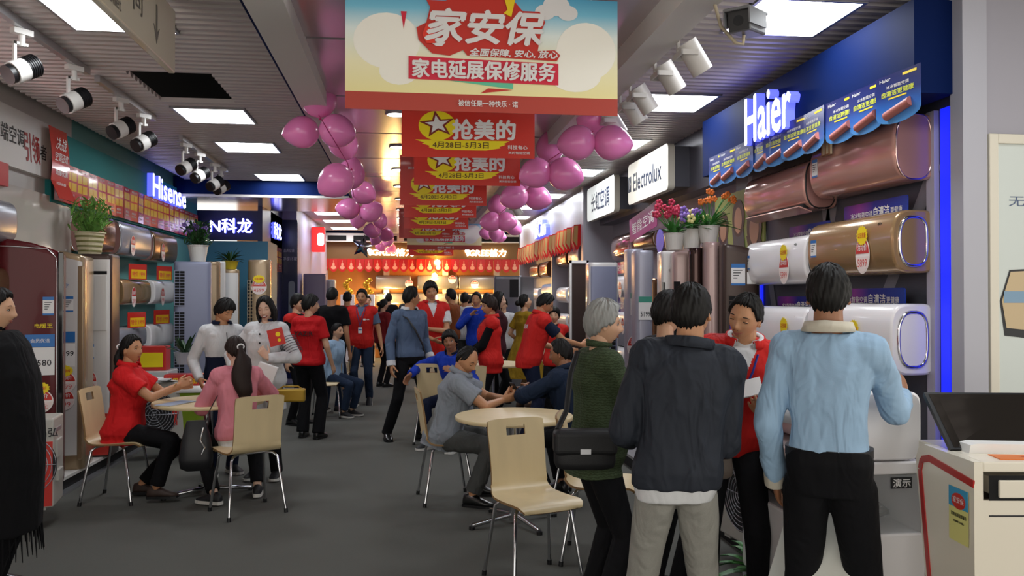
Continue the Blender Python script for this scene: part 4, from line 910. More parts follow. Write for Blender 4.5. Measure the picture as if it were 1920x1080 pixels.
for nm, u0, u1, vt, vb, m_ in (('pearl white', 1042, 1061, 538, 568, M_acw), ('lilac white', 1064, 1084, 533, 566, M_whc), ('ivory', 992, 1008, 540, 562, M_acw), ('blue and yellow wrapped', 1014, 1034, 532, 558, mat('wrap_blue', '#2b7dbb', .3))): rac(nm+' wall air conditioner in the second row of the far right bay', u0, u1, vt, vb, m_, 'plain', 2.7, 2.95)
for nm, u0, u1, vt, vb, m_ in (('off-white', 1042, 1061, 588, 612, M_acw), ('glossy white', 1064, 1084, 586, 614, M_whc), ('pink tinted', 1020, 1038, 583, 602, mat('pink_tint', '#caa0b4', .3))): rac(nm+' wall air conditioner in the lowest row of the far right bay', u0, u1, vt, vb, m_, 'plain', 2.7, 2.95)
m = MB(); a = at(1084, 505, 11.5); m.box((-.12, 0, 0), (-.09, .04, a.z), M_paper); m.box((.12, 0, 0), (.15, .04, a.z), M_blk); m.box((-.12, 0, a.z-.04), (.15, .04, a.z), M_paper); m.box((-.09, .02, 0), (.12, .04, a.z-.04), M_brownc)
tag(m.build('standing_display', None, (a.x, a.y, .125)), 'tall white and black framed display panel beside the grey bay', 'display panel')
# magenta poster, violet cards, blue disc
M_mag = mat('poster_magenta', '#8f2f6a', .25, coat=.4)
def card(u, v, X, w_, h, m_, txt, lab, rot=0, name='poster'):
    q = onX(u, v, X); m = MB(); m.prism(rrect(w_, h, .015, 3), (0, 0, 0), Ym, Z3, .004, m_); m.text(txt, (-.0055, 0, 0), Ym, Z3, h*.5, M_paper, w_*.8)
    ob = tag(m.build(name, None, q), lab, 'poster'); ob.rotation_euler = (rot, 0, 0); return ob
card(1205, 418, 2.72, 1.1, .28, M_mag, '智能空调', 'curled magenta poster on top of the tan unit', R(-6))
card(1158, 503, 2.85, .8, .15, M_mag, '变频空调', 'small magenta card under the rose mirror unit')
card(1167, 572, 2.85, .6, .2, mat('card_purple', '#4b3a86', .3), '优惠', 'violet card between white units of the grey bay')
m = MB(); m.prism(ellp(.13, .13, 28), (0, 0, 0), Ym, Z3, .006, mat('disc_violet', '#5a55b8', .4)); tag(m.build('round_sign', None, onX(1238, 452, 2.72)), 'plain violet blue round sign beside the red flowers', 'sign')
# ---- back wall units with warm lamps
M_greeac = mat('ac_back_silver', '#8f8a84', .25, .6)
def bac(label, u0, u1, vt, vb, m_=None):
    a = onY(u0, vb, 21.2); b = onY(u1, vt, 21.2); ac_wall(label, ((a.x+b.x)/2, 21.49, a.z), 0, b.x-a.x, b.z-a.z, .28, m_ or M_greeac, 4, 'plain', grp='silver air conditioners on the back wall')
for r_, (vt, vb) in enumerate(((516, 543), (550, 572), (584, 606))):
    for c_, (u0, u1) in enumerate(((704, 770), (783, 858), (861, 930))): bac(f"wide silver air conditioner on the back wall, {['top','middle','lowest'][r_]} row, {['left','centre','right'][c_]} column", u0, u1, vt, vb)
M_bulb = mat('warm_bulb', (1, .62, .22), .5, emit=150)
for u, v, lab in ((815, 517, 'top row centre'), (725, 555, 'second row left'), (815, 556, 'second row centre'), (893, 553, 'second row right'), (820, 492, 'high over the flags'), (740, 588, 'lowest row left')):
    q = onY(u, v, 21.0); m = MB(); m.ell(q, .065, M_bulb, 12, 8); m.cyl(q+V((0, .05, 0)), q+V((0, .45, .02)), .015, M_black)
    ob = m.build('spot_bulb'); tag(ob, 'warm glowing lamp on the back wall, '+lab, 'lamp')
for k, (u, v) in enumerate(((767, 532), (848, 524), (890, 533), (893, 590))):
    q = onY(u, v, 21.195); m = MB(); disc_tag(m, (0, 0, 0), X3, Z3, .1, .1, None); tag(m.build('price_disc', None, q), 'round red price disc on the back wall, '+['left', 'centre', 'upper right', 'lower right'][k], 'price disc')
# gold trophies-like ornaments on white plinths, back left
for k, u in enumerate((652, 690)):
    q = onY(u, 560, 20.2); m = MB(); m.box((-.16, -.16, 0), (.16, .16, 1.62), M_paper, .01); tag(m.build('plinth', None, (q.x, 20.2, 0)), 'white plinth at the back wall, '+('left', 'right')[k]+' one', 'plinth')
    m = MB(); mgd = mat('gold_leaf', '#e0b030', .25, .7)
    for j in range(7): a = j*.9; m.ell((math.cos(a)*.07, math.sin(a)*.05, .05+.05*j), (.06, .03, .05), mgd, 8, 6)
    m.cyl((0, 0, 0), (0, 0, .3), .02, mgd); tag(m.build('gold_ornament', None, (q.x, 20.2, 1.62)), 'golden flower ornament on the '+('left', 'right')[k]+' plinth', 'ornament')

# ================================================================== PLANTS
def leafy(name, label, loc, pot_r, pot_h, m_pot, n, L, m_leaf, flowers=None, droop=.5, wide=.03, stripes=None, bush=False):
    o = thing(name, label, 'plant', loc); m = MB()
    m.loft([[V((r*math.cos(2*math.pi*j/24), r*math.sin(2*math.pi*j/24), z)) for j in range(24)] for r, z in ((pot_r*.72, 0), (pot_r*.97, pot_h*.95), (pot_r*1.05, pot_h*.96), (pot_r*1.05, pot_h), (pot_r*.9, pot_h), (pot_r*.85, pot_h*.8))], m_pot, smooth=False)
    if stripes:
        for k in range(4): m.cyl((0, 0, pot_h*(.1+.22*k)), (0, 0, pot_h*(.18+.22*k)), pot_r*(.78+.06*k), stripes, n=24)
    m.build('pot', o)
    r2 = random.Random(label); m = MB(); tips = []
    for i in range(n):
        a = r2.uniform(0, 6.283); l = L*r2.uniform(.6, 1.05); el = r2.uniform(.25, 1.35); d = V((math.cos(a), math.sin(a), 0)); s_ = V((-math.sin(a), math.cos(a), 0))
        base = V((0, 0, pot_h*.9))+d*pot_r*.3*r2.random()
        if bush: base = V((0, 0, pot_h*.9))+V((r2.uniform(-1, 1)*L*.5, r2.uniform(-1, 1)*L*.5, r2.uniform(.1, 1.0)*L)); l *= .42
        P = []
        for k in range(6):
            q = k/5; P.append(base+d*l*q*math.cos(el)+Z3*(l*q*math.sin(el)-droop*l*q*q*.6))
        w_ = wide*r2.uniform(.7, 1.2); prof = (.25, .8, 1, .9, .6, .05)
        vs = []
        for k in range(6): vs += [P[k]+s_*w_*prof[k]+Z3*.004, P[k]-Z3*w_*.25*prof[k], P[k]-s_*w_*prof[k]+Z3*.004]
        m.add(vs, [(3*k+c, 3*k+c+1, 3*k+c+4, 3*k+c+3) for k in range(5) for c in (0, 1)], m_leaf, True); tips.append(P[-1])
        if bush: m.tube([V((0, 0, pot_h*.85)), base], .003, m_leaf, 4)
    m.build('foliage', o)
    if flowers:
        m = MB(); mst = m_leaf
        for (mf, cnt, fr, hh, sp, fx) in flowers:
            for i in range(cnt):
                q = V((fx+r2.uniform(-sp, sp), r2.uniform(-sp, sp)*.6, pot_h+hh*r2.uniform(.55, 1))); m.tube([V((0, 0, pot_h*.9)), V((q.x*.5, q.y*.5, q.z*.7)), q], .003, mst, 4)
                for k in range(5): a = k*1.257; m.ell(q+V((math.cos(a)*fr*.7, -fr*.3, math.sin(a)*fr*.7)), (fr*.55, fr*.3, fr*.55), mf, 8, 6)
        m.build('blossoms', o)
    return o
M_leaf = mat('leaf_green', '#3d7a35', .45, var=.25); M_leafd = mat('leaf_dark', '#23491f', .45, var=.2); M_leafl = mat('leaf_light', '#6f9f4a', .45)
M_pot = mat('pot_white', '#d0cdc8', .3); M_potg = mat('pot_grey', '#b9bac4', .4)
M_fr = mat('flower_red', '#b8284a', .5); M_fo = mat('flower_orange', '#e0762a', .5); M_fp = mat('flower_purple', '#7a5aa8', .5); M_fy = mat('flower_cream', '#d9c98a', .5)
topc = .125
q = gp(168, 7.62); leafy('potted_plant', 'leafy green plant in a striped cream pot on the plain white cabinet', (q.x, q.y, 1.96), .13, .2, mat('pot_cream', '#cfc6a4', .35), 150, .30, M_leafl, None, .35, .014, mat('pot_olive', '#6d6a35', .5), True)
q = gp(371, 10.0); leafy('potted_plant', 'purple flowering plant in a white pot on the blue grey cabinet', (q.x, q.y, 1.99), .12, .2, M_pot, 120, .28, M_leafd, [(M_fp, 14, .025, .25, .14, 0)], .3, .015, None, True)
q = gp(431, 11.9); leafy('potted_plant', 'dark grassy plant in a yellow pot on a white cabinet', (q.x, q.y, 1.96), .12, .12, mat('pot_yellow', '#c9b32b', .4), 40, .32, M_leafd, None, .6, .014)
q = gp(1264, 6.95); leafy('potted_flowers', 'red orchid-like flowers in a white pot, leftmost of three on the cabinets', (q.x, q.y, 1.96), .09, .14, M_pot, 26, .2, M_leaf, [(M_fr, 16, .026, .27, .11, -.06)], .5, .022)
q = gp(1297, 6.95); leafy('potted_flowers', 'purple and cream flowers in a white pot, middle of three on the cabinets', (q.x, q.y, 1.975), .095, .16, M_pot, 30, .25, M_leaf, [(M_fp, 7, .035, .16, .12, 0), (M_fy, 6, .035, .14, .12, 0)], .55, .022)
q = gp(1329, 6.85); leafy('potted_flowers', 'orange flowers with arching leaves in a white pot beside the family photo', (q.x, q.y, 2.015), .09, .14, M_pot, 38, .28, M_leaf, [(M_fo, 14, .022, .3, .16, .05)], .6, .014)
q = gp(347, 8.2); leafy('potted_plant', 'spiky dark plant on the floor platform behind the table', (q.x, q.y, .9), .1, .12, M_potg, 22, .25, M_leafd, None, .2, .02)
q = gp(1440, 4.05); leafy('potted_plant', 'dark green broad leaf floor plant beside the outdoor unit', (q.x, q.y, 0), .12, .22, M_potg, 34, .36, M_leaf, None, .85, .025)

# ================================================================== FURNITURE
M_ply = mat('plywood_birch', '#dcc79c', .38, bump=(14, .1, .004, (1, 1, .12)), var=.10)
M_plye = mat('plywood_edge', '#8a6a42', .6)
def chair_mesh():
    """one moulded ply shell (seat running up into the back) and four chromed legs; the sitter faces +y"""
    P = [(.235, .425), (.215, .448), (.17, .455), (.05, .448), (-.07, .446), (-.13, .455), (-.168, .485), (-.185, .53), (-.195, .60), (-.21, .70), (-.228, .80), (-.24, .865)]
    W = [.165, .19, .2, .2, .198, .19, .18, .176, .174, .176, .18, .178]
    # smooth the profile
    Q = []; n = len(P)
    for i in range(n-1):
        p0, p1, p2, p3 = P[max(i-1, 0)], P[i], P[i+1], P[min(i+2, n-1)]
        for k in range(3):
            t = k/3; f = lambda a, b, c, d: .5*((2*b)+(-a+c)*t+(2*a-5*b+4*c-d)*t*t+(-a+3*b-3*c+d)*t**3)
            Q.append((f(p0[0], p1[0], p2[0], p3[0]), f(p0[1], p1[1], p2[1], p3[1]), W[i]+(W[i+1]-W[i])*t))
    Q.append((P[-1][0], P[-1][1], W[-1]))
    nx = 12; TH = .013
    m = MB(); N_ = len(Q)
    def pt(i, j, off):
        y, z, w_ = Q[i]; a = Q[max(i-1, 0)]; b = Q[min(i+1, N_-1)]; ty, tz = b[0]-a[0], b[1]-a[1]; l = math.hypot(ty, tz); ny, nz_ = tz/l, -ty/l   # towards sitter side is (+y for the back, +z for seat)
        x = -w_+2*w_*j/nx; cx = (x/w_)
        k = .012*(cx*cx)
        if i == N_-1: z = z-.012*(abs(cx)**6)
        if i == 0: y = y-.02*(abs(cx)**4)
        return V((x, y+(-ny)*off*-1+ny*k*(1 if z > .5 else 0), z+(-nz_)*off*-1))
    hole = set()
    for i in range(N_-1):
        for j in range(nx):
            z = (Q[i][1]+Q[i+1][1])/2
            if .775 < z < .82 and 4 <= j <= 7: hole.add((i, j))
    vs = []; idx = {}
    for s_ in (0, 1):
        for i in range(N_):
            for j in range(nx+1): idx[(s_, i, j)] = len(vs); vs.append(pt(i, j, TH*s_))
    top, edge = [], []
    for i in range(N_-1):
        for j in range(nx):
            if (i, j) in hole: continue
            top.append((idx[(0, i, j)], idx[(0, i, j+1)], idx[(0, i+1, j+1)], idx[(0, i+1, j)])); top.append((idx[(1, i, j)], idx[(1, i+1, j)], idx[(1, i+1, j+1)], idx[(1, i, j+1)]))
            for (di, dj, a, b) in ((-1, 0, (i, j), (i, j+1)), (1, 0, (i+1, j+1), (i+1, j)), (0, -1, (i+1, j), (i, j)), (0, 1, (i, j+1), (i+1, j+1))):
                ii, jj = i+di, j+dj
                if ii < 0 or ii >= N_-1 or jj < 0 or jj >= nx or (ii, jj) in hole: edge.append((idx[(0,)+a], idx[(1,)+a], idx[(1,)+b], idx[(0,)+b]))
    m.add(vs, top, M_ply, True); m.add(vs, edge, M_plye)
    return m
chair0 = None; CSH = chair_mesh()
def chair(loc, face, label, grp):
    global chair0
    if chair0 is None:
        chair0 = o = thing('dining_chair', label, 'chair', loc, R(-face), grp); CSH.build('seat_shell', o)
        for sx in (-1, 1):
            for sy, nm in ((1, 'leg'), (-1, 'leg')):
                m = MB(); m.tube([V((sx*.10, sy*.06, .435)), V((sx*.145, sy*.10+.0, .43)), V((sx*.17, sy*.125, .405)), V((sx*.21, sy*.19, .01))], .0105, M_chrome, 10); lg = m.build('leg', o); m = MB(); m.cyl((sx*.2105, sy*.191, 0), (sx*.209, sy*.188, .03), .014, M_black); m.build('rubber_foot', lg)
        m = MB(); m.tube([V((-.10, .06, .436)), V((.10, .06, .436))], .009, M_chrome, 8); m.tube([V((-.10, -.06, .436)), V((.10, -.06, .436))], .009, M_chrome, 8); m.build('under_frame', o)
    else: o = dup(chair0, loc, R(-face), label, grp)
    return o
CG = 'moulded plywood chairs with chrome legs'
chair(gp(222, 6.42), 95, 'plywood chair under the woman in the red polo shirt', CG)
chair(gp(466, 6.05), -32, 'plywood chair under the long haired woman in pink', CG)
chair(gp(836, 6.42), 84, 'plywood chair under the man looking at his phone', CG)
chair(gp(999, 4.60), 161, 'empty plywood chair in front of the round table, handle slot to the camera', CG)
chair(gp(1118, 5.0), 108, 'plywood chair half hidden behind the woman with grey hair', CG)
chair(gp(612, 10.8), 185, 'pale chair behind the woman in the red T-shirt', CG)
chair(gp(632, 11.9), 262, 'pale chair with its back to the aisle, behind the red T-shirt woman', CG)
chair(gp(822, 8.9), 20, 'pale chair behind the man with the crossbody strap', CG)
chair(gp(868, 8.6), -15, 'pale chair under the boy in the blue tracksuit', CG)
def table(loc, label, r=.41):
    o = thing('round_table', label, 'table', loc, 0, 'small round cafe tables'); m = MB()
    m.loft([[V((rr*math.cos(2*math.pi*j/48), rr*math.sin(2*math.pi*j/48), z)) for j in range(48)] for rr, z in ((r-.004, .72), (r, .724), (r, .743), (r-.004, .747))], M_ply); m.build('tabletop', o)
    m = MB(); m.cyl((0, 0, .02), (0, 0, .72), .035, M_chrome); m.cyl((0, 0, .7), (0, 0, .72), .12, M_black); m.build('pillar', o)
    for k in range(4):
        a = k*math.pi/2+.4; m = MB(); m.tube([V((.03*math.cos(a), .03*math.sin(a), .06)), V((.33*math.cos(a), .33*math.sin(a), .025))], .016, M_chrome, 8); m.cyl((.33*math.cos(a), .33*math.sin(a), 0), (.33*math.cos(a), .33*math.sin(a), .02), .02, M_black); m.build('foot', o)
    return o
T1 = gp(392, 6.55); T2 = gp(964, 5.75); T3 = gp(922, 10.2)
table(T1, 'round plywood table between the red polo woman and the woman in pink', .42); table(T2, 'round plywood table in front of the man with the phone'); table(T3, 'far round plywood table by the boy in blue', .45)
def sheets(loc, label, n=3, col=None, w_=.21, h=.29, z0=0, rot=0, name='leaflet_pile'):
    m = MB()
    for i in range(n):
        m.M = Matrix.Rotation(R(rnd.uniform(-25, 25)+rot), 4, 'Z'); m.box((-w_/2, -h/2, .002+i*.003), (w_/2, h/2, .0045+i*.003), col if (col and i % 2) else M_paper)
    return tag(m.build(name, None, (loc.x, loc.y, z0)), label, 'papers')
q = gp(330, 6.35); sheets(q, 'pale leaflets lying on the left round table', 2, mat('leaflet_blue', '#9fb0c8', .4), .14, .3, .747)
# ---- desk with monitor, right foreground (turned square to the viewer's side of the aisle)
DY = gp(1841, 2.82); 
o = thing('service_desk', 'white service desk with a red outlined side and a narrow drawer', 'desk', (DY.x, DY.y, 0), -YAW)
M_desk = mat('desk_white', '#ebe3d2', .25, coat=.3); M_dred = mat('desk_red', '#b5221f', .3)
H_ = CAMH-(866-556)*2.82/1550
side = [(0, 0), (0, H_), (-.34, H_+.0), (-.385, H_-.02), (-.405, H_-.06), (-.40, H_-.12), (-.25, 0)]
m = MB(); m.prism([(-a, b) for a, b in side][::-1], (0, 0, 0), Y3, Z3, -.03, M_desk); m.box((.0, .0, 0), (1.5, .02, H_-.13), M_desk); m.box((-.0, 0, H_-.035), (1.5, .45, H_), M_desk, .006); m.box((0, .3, 0), (1.5, .32, H_-.04), M_desk); m.box((1.47, 0, 0), (1.5, .45, H_), M_desk); m.build('desk_body', o)
m = MB(); pth = [V((-.034, y, z)) for y, z in ((.0, H_-.075), (.30, H_-.045), (.355, H_-.06), (.37, H_-.10), (.22, 0.02))]
for a, b in zip(pth, pth[1:]):
    d = (b-a); n_ = X3.cross(d.normalized())*.013; m.add([a-n_, a+n_, b+n_, b-n_, a-n_+X3*.006, a+n_+X3*.006, b+n_+X3*.006, b-n_+X3*.006], [(0, 1, 2, 3), (7, 6, 5, 4), (0, 4, 5, 1), (1, 5, 6, 2), (2, 6, 7, 3), (3, 7, 4, 0)], M_dred)
m.build('red_stripe', o)
m = MB(); m.box((.02, -.003, H_-.13), (1.46, .0, H_-.045), M_dark); m.box((.05, -.012, H_-.12), (1.45, .3, H_-.06), M_desk, .004); m.build('drawer', o)
m = MB(); m.box((.02, -.002, H_-.185), (1.46, 0, H_-.18), M_ink); m.build('panel_gap', o)
m = MB(); m.prism([(-.0, -.10), (.125, -.10), (.125, .09), (.0, .09)], (-.0335, .155, H_-.20), Ym, Z3, .001, mat('sticker_cream', '#e6e08a', .4)); m.prism([(.0, 0.02), (.125, .02), (.125, .09), (.0, .09)], (-.0345, .155, H_-.20), Ym, Z3, .001, mat('sticker_blue', '#3fa0cc', .4))
m.prism([(a*.9, b) for a, b in ellp(.05, .028)], (-.0356, .09, H_-.155), Ym, Z3, .001, M_brd); m.text('家安保', (-.0368, .09, H_-.152), Ym, Z3, .022, M_paper, .07, .02); m.text('家电延展保修服务', (-.0358, .09, H_-.205), Ym, Z3, .014, M_ink, .1, .02); m.text('全面保障 安心放心', (-.0358, .09, H_-.228), Ym, Z3, .008, M_ink, .07); m.build('service_sticker', o)
# monitor on the desk
q = at(1823, 838, 3.0)
Fc = V((FW.x, FW.y, 0)).normalized()
o = thing('tablet_monitor', 'black flat monitor leaning back on the white service desk', 'monitor', (0, 0, 0))
scr = [at(1735, 734, 3.35), at(1916, 738, 3.25), at(1925, 838, 2.98), at(1783, 838, 3.02)]
base = scr[3].copy(); 
def quadslab(mb, P, th, m_):
    n_ = (P[1]-P[0]).cross(P[3]-P[0]).normalized()*th; a = P; b = [p+n_ for p in P]; mb.add(list(a)+b, [(0, 1, 2, 3), (7, 6, 5, 4), (0, 4, 5, 1), (1, 5, 6, 2), (2, 6, 7, 3), (3, 7, 4, 0)], m_)
ux = RT.copy(); lo = V((scr[3].x, scr[3].y, H_+.006)); up_ = (Z3*.78+Fc*.62).normalized()
scr = [lo+ux*.005+up_*.235+Fc*.06, lo+ux*.42+up_*.235+Fc*.04, lo+ux*.42, lo]
m = MB(); quadslab(m, scr, .018, M_black); m.build('casing', o)
c_ = sum(scr, V())/4; n_ = (scr[1]-scr[0]).cross(scr[3]-scr[0]).normalized(); n_ = -n_ if n_.dot(CAM-c_) < 0 else n_
m = MB(); quadslab(m, [c_+(p-c_)*.93+n_*.0015 for p in scr], .001, mat('screen_dark', '#26221f', .12, coat=.5)); m.build('screen', o)
m = MB(); b0 = (scr[2]+scr[3])/2+Fc*.03; m.box((b0.x-.1, b0.y, H_), (b0.x+.1, b0.y+.12, H_+.012), M_black); m.tube([b0+Fc*.06+Z3*.01, c_+Fc*.04], .012, M_black); m.build('stand', o)
q = at(1885, 835, 2.97); m = MB(); m.prism([(-.13, 0), (.2, 0), (.2, .03), (-.1, .035), (-.125, .03)], (0, 0, 0), X3, Z3, -.09, M_paper); ob = tag(m.build('card_reader', None, (q.x, q.y, H_)), 'low white device lying in front of the black monitor', 'device'); ob.rotation_euler = (0, 0, -YAW)
q = gp(1900, 2.9); m = MB(); m.box((-.09, -.04, 0), (.2, .05, .003), M_fo); m.text('订单', (0.05, 0, .004), X3, Y3, .04, M_pred, .1); ob = tag(m.build('orange_form', None, (q.x+.02, q.y-.01, H_)), 'orange paper form on the white service desk', 'papers'); ob.rotation_euler = (0, 0, -YAW-.1)
# framed light picture on the return wall
a = onY(1848, 252, 3.93); b = onY(1848, 736, 3.93)
o = thing('framed_poster', 'tall cream framed poster on the grey wall by the desk', 'poster', (a.x+.45, 3.93, b.z-.1))
Wd, Hd = .9, a.z-b.z+.1
m = MB(); mf = mat('frame_cream', '#cfc8b8', .4)
for p0_, p1_ in (((-.45, 0), (-.40, Hd)), ((.40, 0), (.45, Hd)), ((-.40, Hd-.05), (.40, Hd)), ((-.40, 0), (.40, .05))): m.box((p0_[0], -.03, p0_[1]), (p1_[0], 0, p1_[1]), mf, .004)
m.build('frame', o)
m = MB(); m.box((-.40, -.012, .05), (.40, 0, Hd-.05), mat('poster_pearl', '#b9c0bb', .15, coat=.6)); m.build('print_sheet', o)
m = MB(); y = -.0135; m.text('无与伦比', (-.14, y, Hd*.76), X3, Z3, .055, mat('poster_ink', '#4a5a78', .5), .38)
z0 = Hd*.26
m.prism([(-.36, z0+.02), (.38, z0-.06), (.38, z0+.4), (-.33, z0+.36), (-.385, z0+.2)], (0, y, 0), X3, Z3, .001, M_ink)
m.prism([(-.35, z0+.06), (.38, z0-.01), (.38, z0+.39), (-.325, z0+.35), (-.375, z0+.2)], (0, y-.0015, 0), X3, Z3, .001, mat('poster_sand', '#b9a27c', .4)); m.prism([(-.365, z0+.19), (.38, z0+.19), (.38, z0+.25), (-.365, z0+.25)], (0, y-.003, 0), X3, Z3, .001, mat('poster_crowd', '#6f8fa8', .4))
mbull = mat('poster_bull', '#8a3a24', .4)
m.prism([(-.2, z0+.07), (-.24, z0+.08), (-.19, z0+.16), (-.17, z0+.24), (-.12, z0+.28), (.1, z0+.28), (.2, z0+.2), (.15, z0+.07), (.11, z0+.07), (.1, z0+.14), (-.08, z0+.15), (-.12, z0+.07), (-.16, z0+.07), (-.14, z0+.14)], (0, y-.0045, 0), X3, Z3, .001, mbull); m.prism([(-.17, z0+.06), (.38, z0-.0), (.38, z0+.06), (-.1, z0+.09)], (0, y-.006, 0), X3, Z3, .001, M_tagr)
m.build('printed_picture', o)
# ---- leaning picture panels and outdoor unit at lower right
def outdoor(label, loc, rz, w_=.8, d_=.3, h=.56, red=False):
    o = thing('outdoor_unit', label, 'air conditioner', loc, rz); mm = mat('outdoor_beige', '#b9b6ae', .4)
    m = MB(); m.box((-w_/2, -d_/2, .02), (w_/2, d_/2, h), mm, .012); m.box((-w_/2+.05, -d_/2+.02, 0), (-w_/2+.12, d_/2-.02, .03), mm); m.box((w_/2-.12, -d_/2+.02, 0), (w_/2-.05, d_/2-.02, .03), mm); m.build('casing', o)
    m = MB(); c_ = V((-w_*.14, -d_/2-.004, h*.5))
    for k in range(1, 9): m.tube([c_+V((math.cos(a*.21)*.026*k, 0, math.sin(a*.21)*.026*k)) for a in range(30)], .003, M_sil, 5, True)
    for k in range(6): a = k*math.pi/3; m.tube([c_, c_+V((math.cos(a)*.215, 0, math.sin(a)*.215))], .003, M_sil, 5)
    m.cyl(c_+V((0, .004, 0)), c_+V((0, .002, 0)), .215, M_ink, n=36); m.build('fan_grille', o)
    m = MB(); m.box((w_/2-.005, -.09, h*.55), (w_/2+.012, .06, h*.75), mm, .004); m.box((w_/2-.002, -.09, h*.3), (w_/2+.02, .06, h*.42), mm, .004); m.box((w_/2-.002, -.1, h*.84), (w_/2+.004, .07, h*.88), M_sil)
    m.build('side_cover', o)
    if red: m = MB(); m.box((w_*.28, -d_/2-.003, h*.05), (w_*.48, -d_/2, h*.75), M_tagr); m.text('晶弘', (w_*.38, -d_/2-.005, h*.85), X3, Z3, .06, M_ink); m.build('red_panel', o)
    else: m = MB(); m.prism([(.0, .1), (-.02, .07), (-.025, .03), (-.005, .01), (-.01, -.08), (.002, -.08), (.005, 0), (.012, -.08), (.022, -.08), (.02, .01), (.035, .03), (.03, .08)], (w_*.3, -d_/2-.001, h*.45), X3, Z3, .002, M_tagr); m.ell((w_*.3-.002, -d_/2-.004, h*.45+.1), (.012, .004, .012), M_ink); m.build('red_figure_sticker', o)
    return o
outdoor('beige outdoor unit with round fan grille and a red sticker, papers on top', tuple(gp(1450, 4.72)+V((0, 0, .125))), R(-84), .78, .3, .6)
for k, (du, dt, c, lab) in enumerate(((1440, 4.5, M_paper, 'white leaflets spread on the beige outdoor unit'), (1446, 4.75, M_ink, 'dark folded papers on the beige outdoor unit'), (1440, 5.0, M_paper, 'catalogues at the back edge of the beige outdoor unit'))):
    q = gp(du, dt); sheets(q, lab, 4, c, .2, .24, .726, -84+14*k)
outdoor('white boxed outdoor unit with a red side panel behind the woman in black', tuple(gp(66, 5.7)+V((0, 0, .125))), R(10), .3, .3, .62, True)
outdoor('small white outdoor unit with a mesh side beside the left table', tuple(gp(300, 8.1)+V((0, 0, .125))), R(20), .42, .32, .62)
q = gp(300, 8.05); sheets(q, 'stack of brochures on the small white outdoor unit', 7, M_ink, .22, .3, .75, 20)
# green storage tub, red cooking oil box
q = gp(346, 8.2); o = thing('storage_tub', 'lime green plastic tub with white lid by the left table', 'tub', (q.x, q.y, .125)); ml = mat('tub_lime', '#8fae2c', .35)
m = MB(); m.loft([[V((a*k, b*k, z)) for a, b in rrect(.42, .34, .05)] for k, z in ((.85, 0), (.98, .5), (1, .51))], ml); m.build('bin', o)
m = MB(); m.loft([[V((a*k, b*k, z)) for a, b in rrect(.44, .36, .05)] for k, z in ((1, .51), (1.02, .53), (.98, .56), (.9, .57))], M_paper); m.build('lid', o)
m = MB(); m.box((-.17, -.1, 0), (.17, .1, .11), M_tagr, .01); m.text('食用调和油', (0, -.102, .05), X3, Z3, .06, M_yellow, .28, .02); tag(m.build('red_carton', None, (q.x, q.y, .695)), 'red carton with yellow characters on the lime tub', 'box')
# rice cartons / yellow bags low behind the red polo woman
q = gp(290, 9.3); m = MB(); m.box((-.15, -.1, 0), (.15, .1, .27), M_tagr, .01); m.box((-.12, -.103, .04), (.12, -.1, .2), M_yellow); tag(m.build('gift_carton', None, (q.x, q.y, .745)), 'red and yellow gift carton on the shelf below the lowest row', 'box')
m = MB(); m.box((-.2, -.2, 0), (.2, .2, .62), M_whc, .01); tag(m.build('low_shelf', None, (q.x, q.y, .125)), 'low white shelf under the red and yellow carton', 'shelf')
m = MB(); m.text('Hisense', (-2.695, yX(360, -2.7), .075), Y3, Z3, .07, mat('teal_ink', '#1c7f8c', .4), .55); tag(m.build('edge_letters'), 'small teal brand letters on the platform edge', 'sign letters')
# tilted picture boards, lower right
def board(label, P, img, w_txt):
    o = thing('picture_board', label, 'poster board', (0, 0, 0), 0, 'tilted picture boards in front of the demonstration stand'); m = MB(); quadslab(m, P, -.03, mat('board_frame', '#cfcfc8', .3)); m.build('frame', o)
    c = sum(P, V())/4; n_ = (P[1]-P[0]).cross(P[3]-P[0]).normalized(); n_ = -n_ if n_.dot(CAM-c) < 0 else n_
    Q = [c+(p-c)*.86+n_*.003 for p in P]; m = MB(); m.add(Q, [(0, 1, 2, 3), (3, 2, 1, 0)][:1], img); m.build('print_sheet', o)
    ux = (Q[1]-Q[0]).normalized(); uy = (Q[0]-Q[3]).normalized(); L = (Q[1]-Q[0]).length
    m = MB(); m.text(w_txt, c+uy*L*.35-ux*L*.2+n_*.003, ux, uy, .04, M_lab, L*.4, .02)
    m.prism(ellp(L*.16, L*.2, 20), c-uy*L*.45+ux*L*.15+n_*.002, ux, uy, .002, mat('board_drum', '#b8c4d4', .2, .4)); m.prism(ellp(L*.09, L*.11, 20), c-uy*L*.45+ux*L*.15+n_*.005, ux, uy, .002, mat('board_magenta', '#a03058', .3)); m.build('printed_shapes', o)
def flo(u, t, z): q = gp(u, t); return V((q.x, q.y, z))
board('pale tilted picture board with a round drum print behind the dark trousers', [flo(1475, 3.55, .63), flo(1540, 3.5, .65), flo(1450, 3.3, .03), flo(1384, 3.35, .03)], gradient_mat('board_pale', [(0, '#cfe2e4'), (1, '#6fa3b8')], 'Z', .1, .7, .25), '变频')
board('blue tilted picture board in front of the demonstration stand', [flo(1560, 3.28, .74), flo(1632, 3.2, .70), flo(1500, 2.98, .03), flo(1425, 3.06, .03)], gradient_mat('board_blue', [(0, '#5aa6dc'), (1, '#2a74c0')], 'Z', .05, .7, .25), '直流')
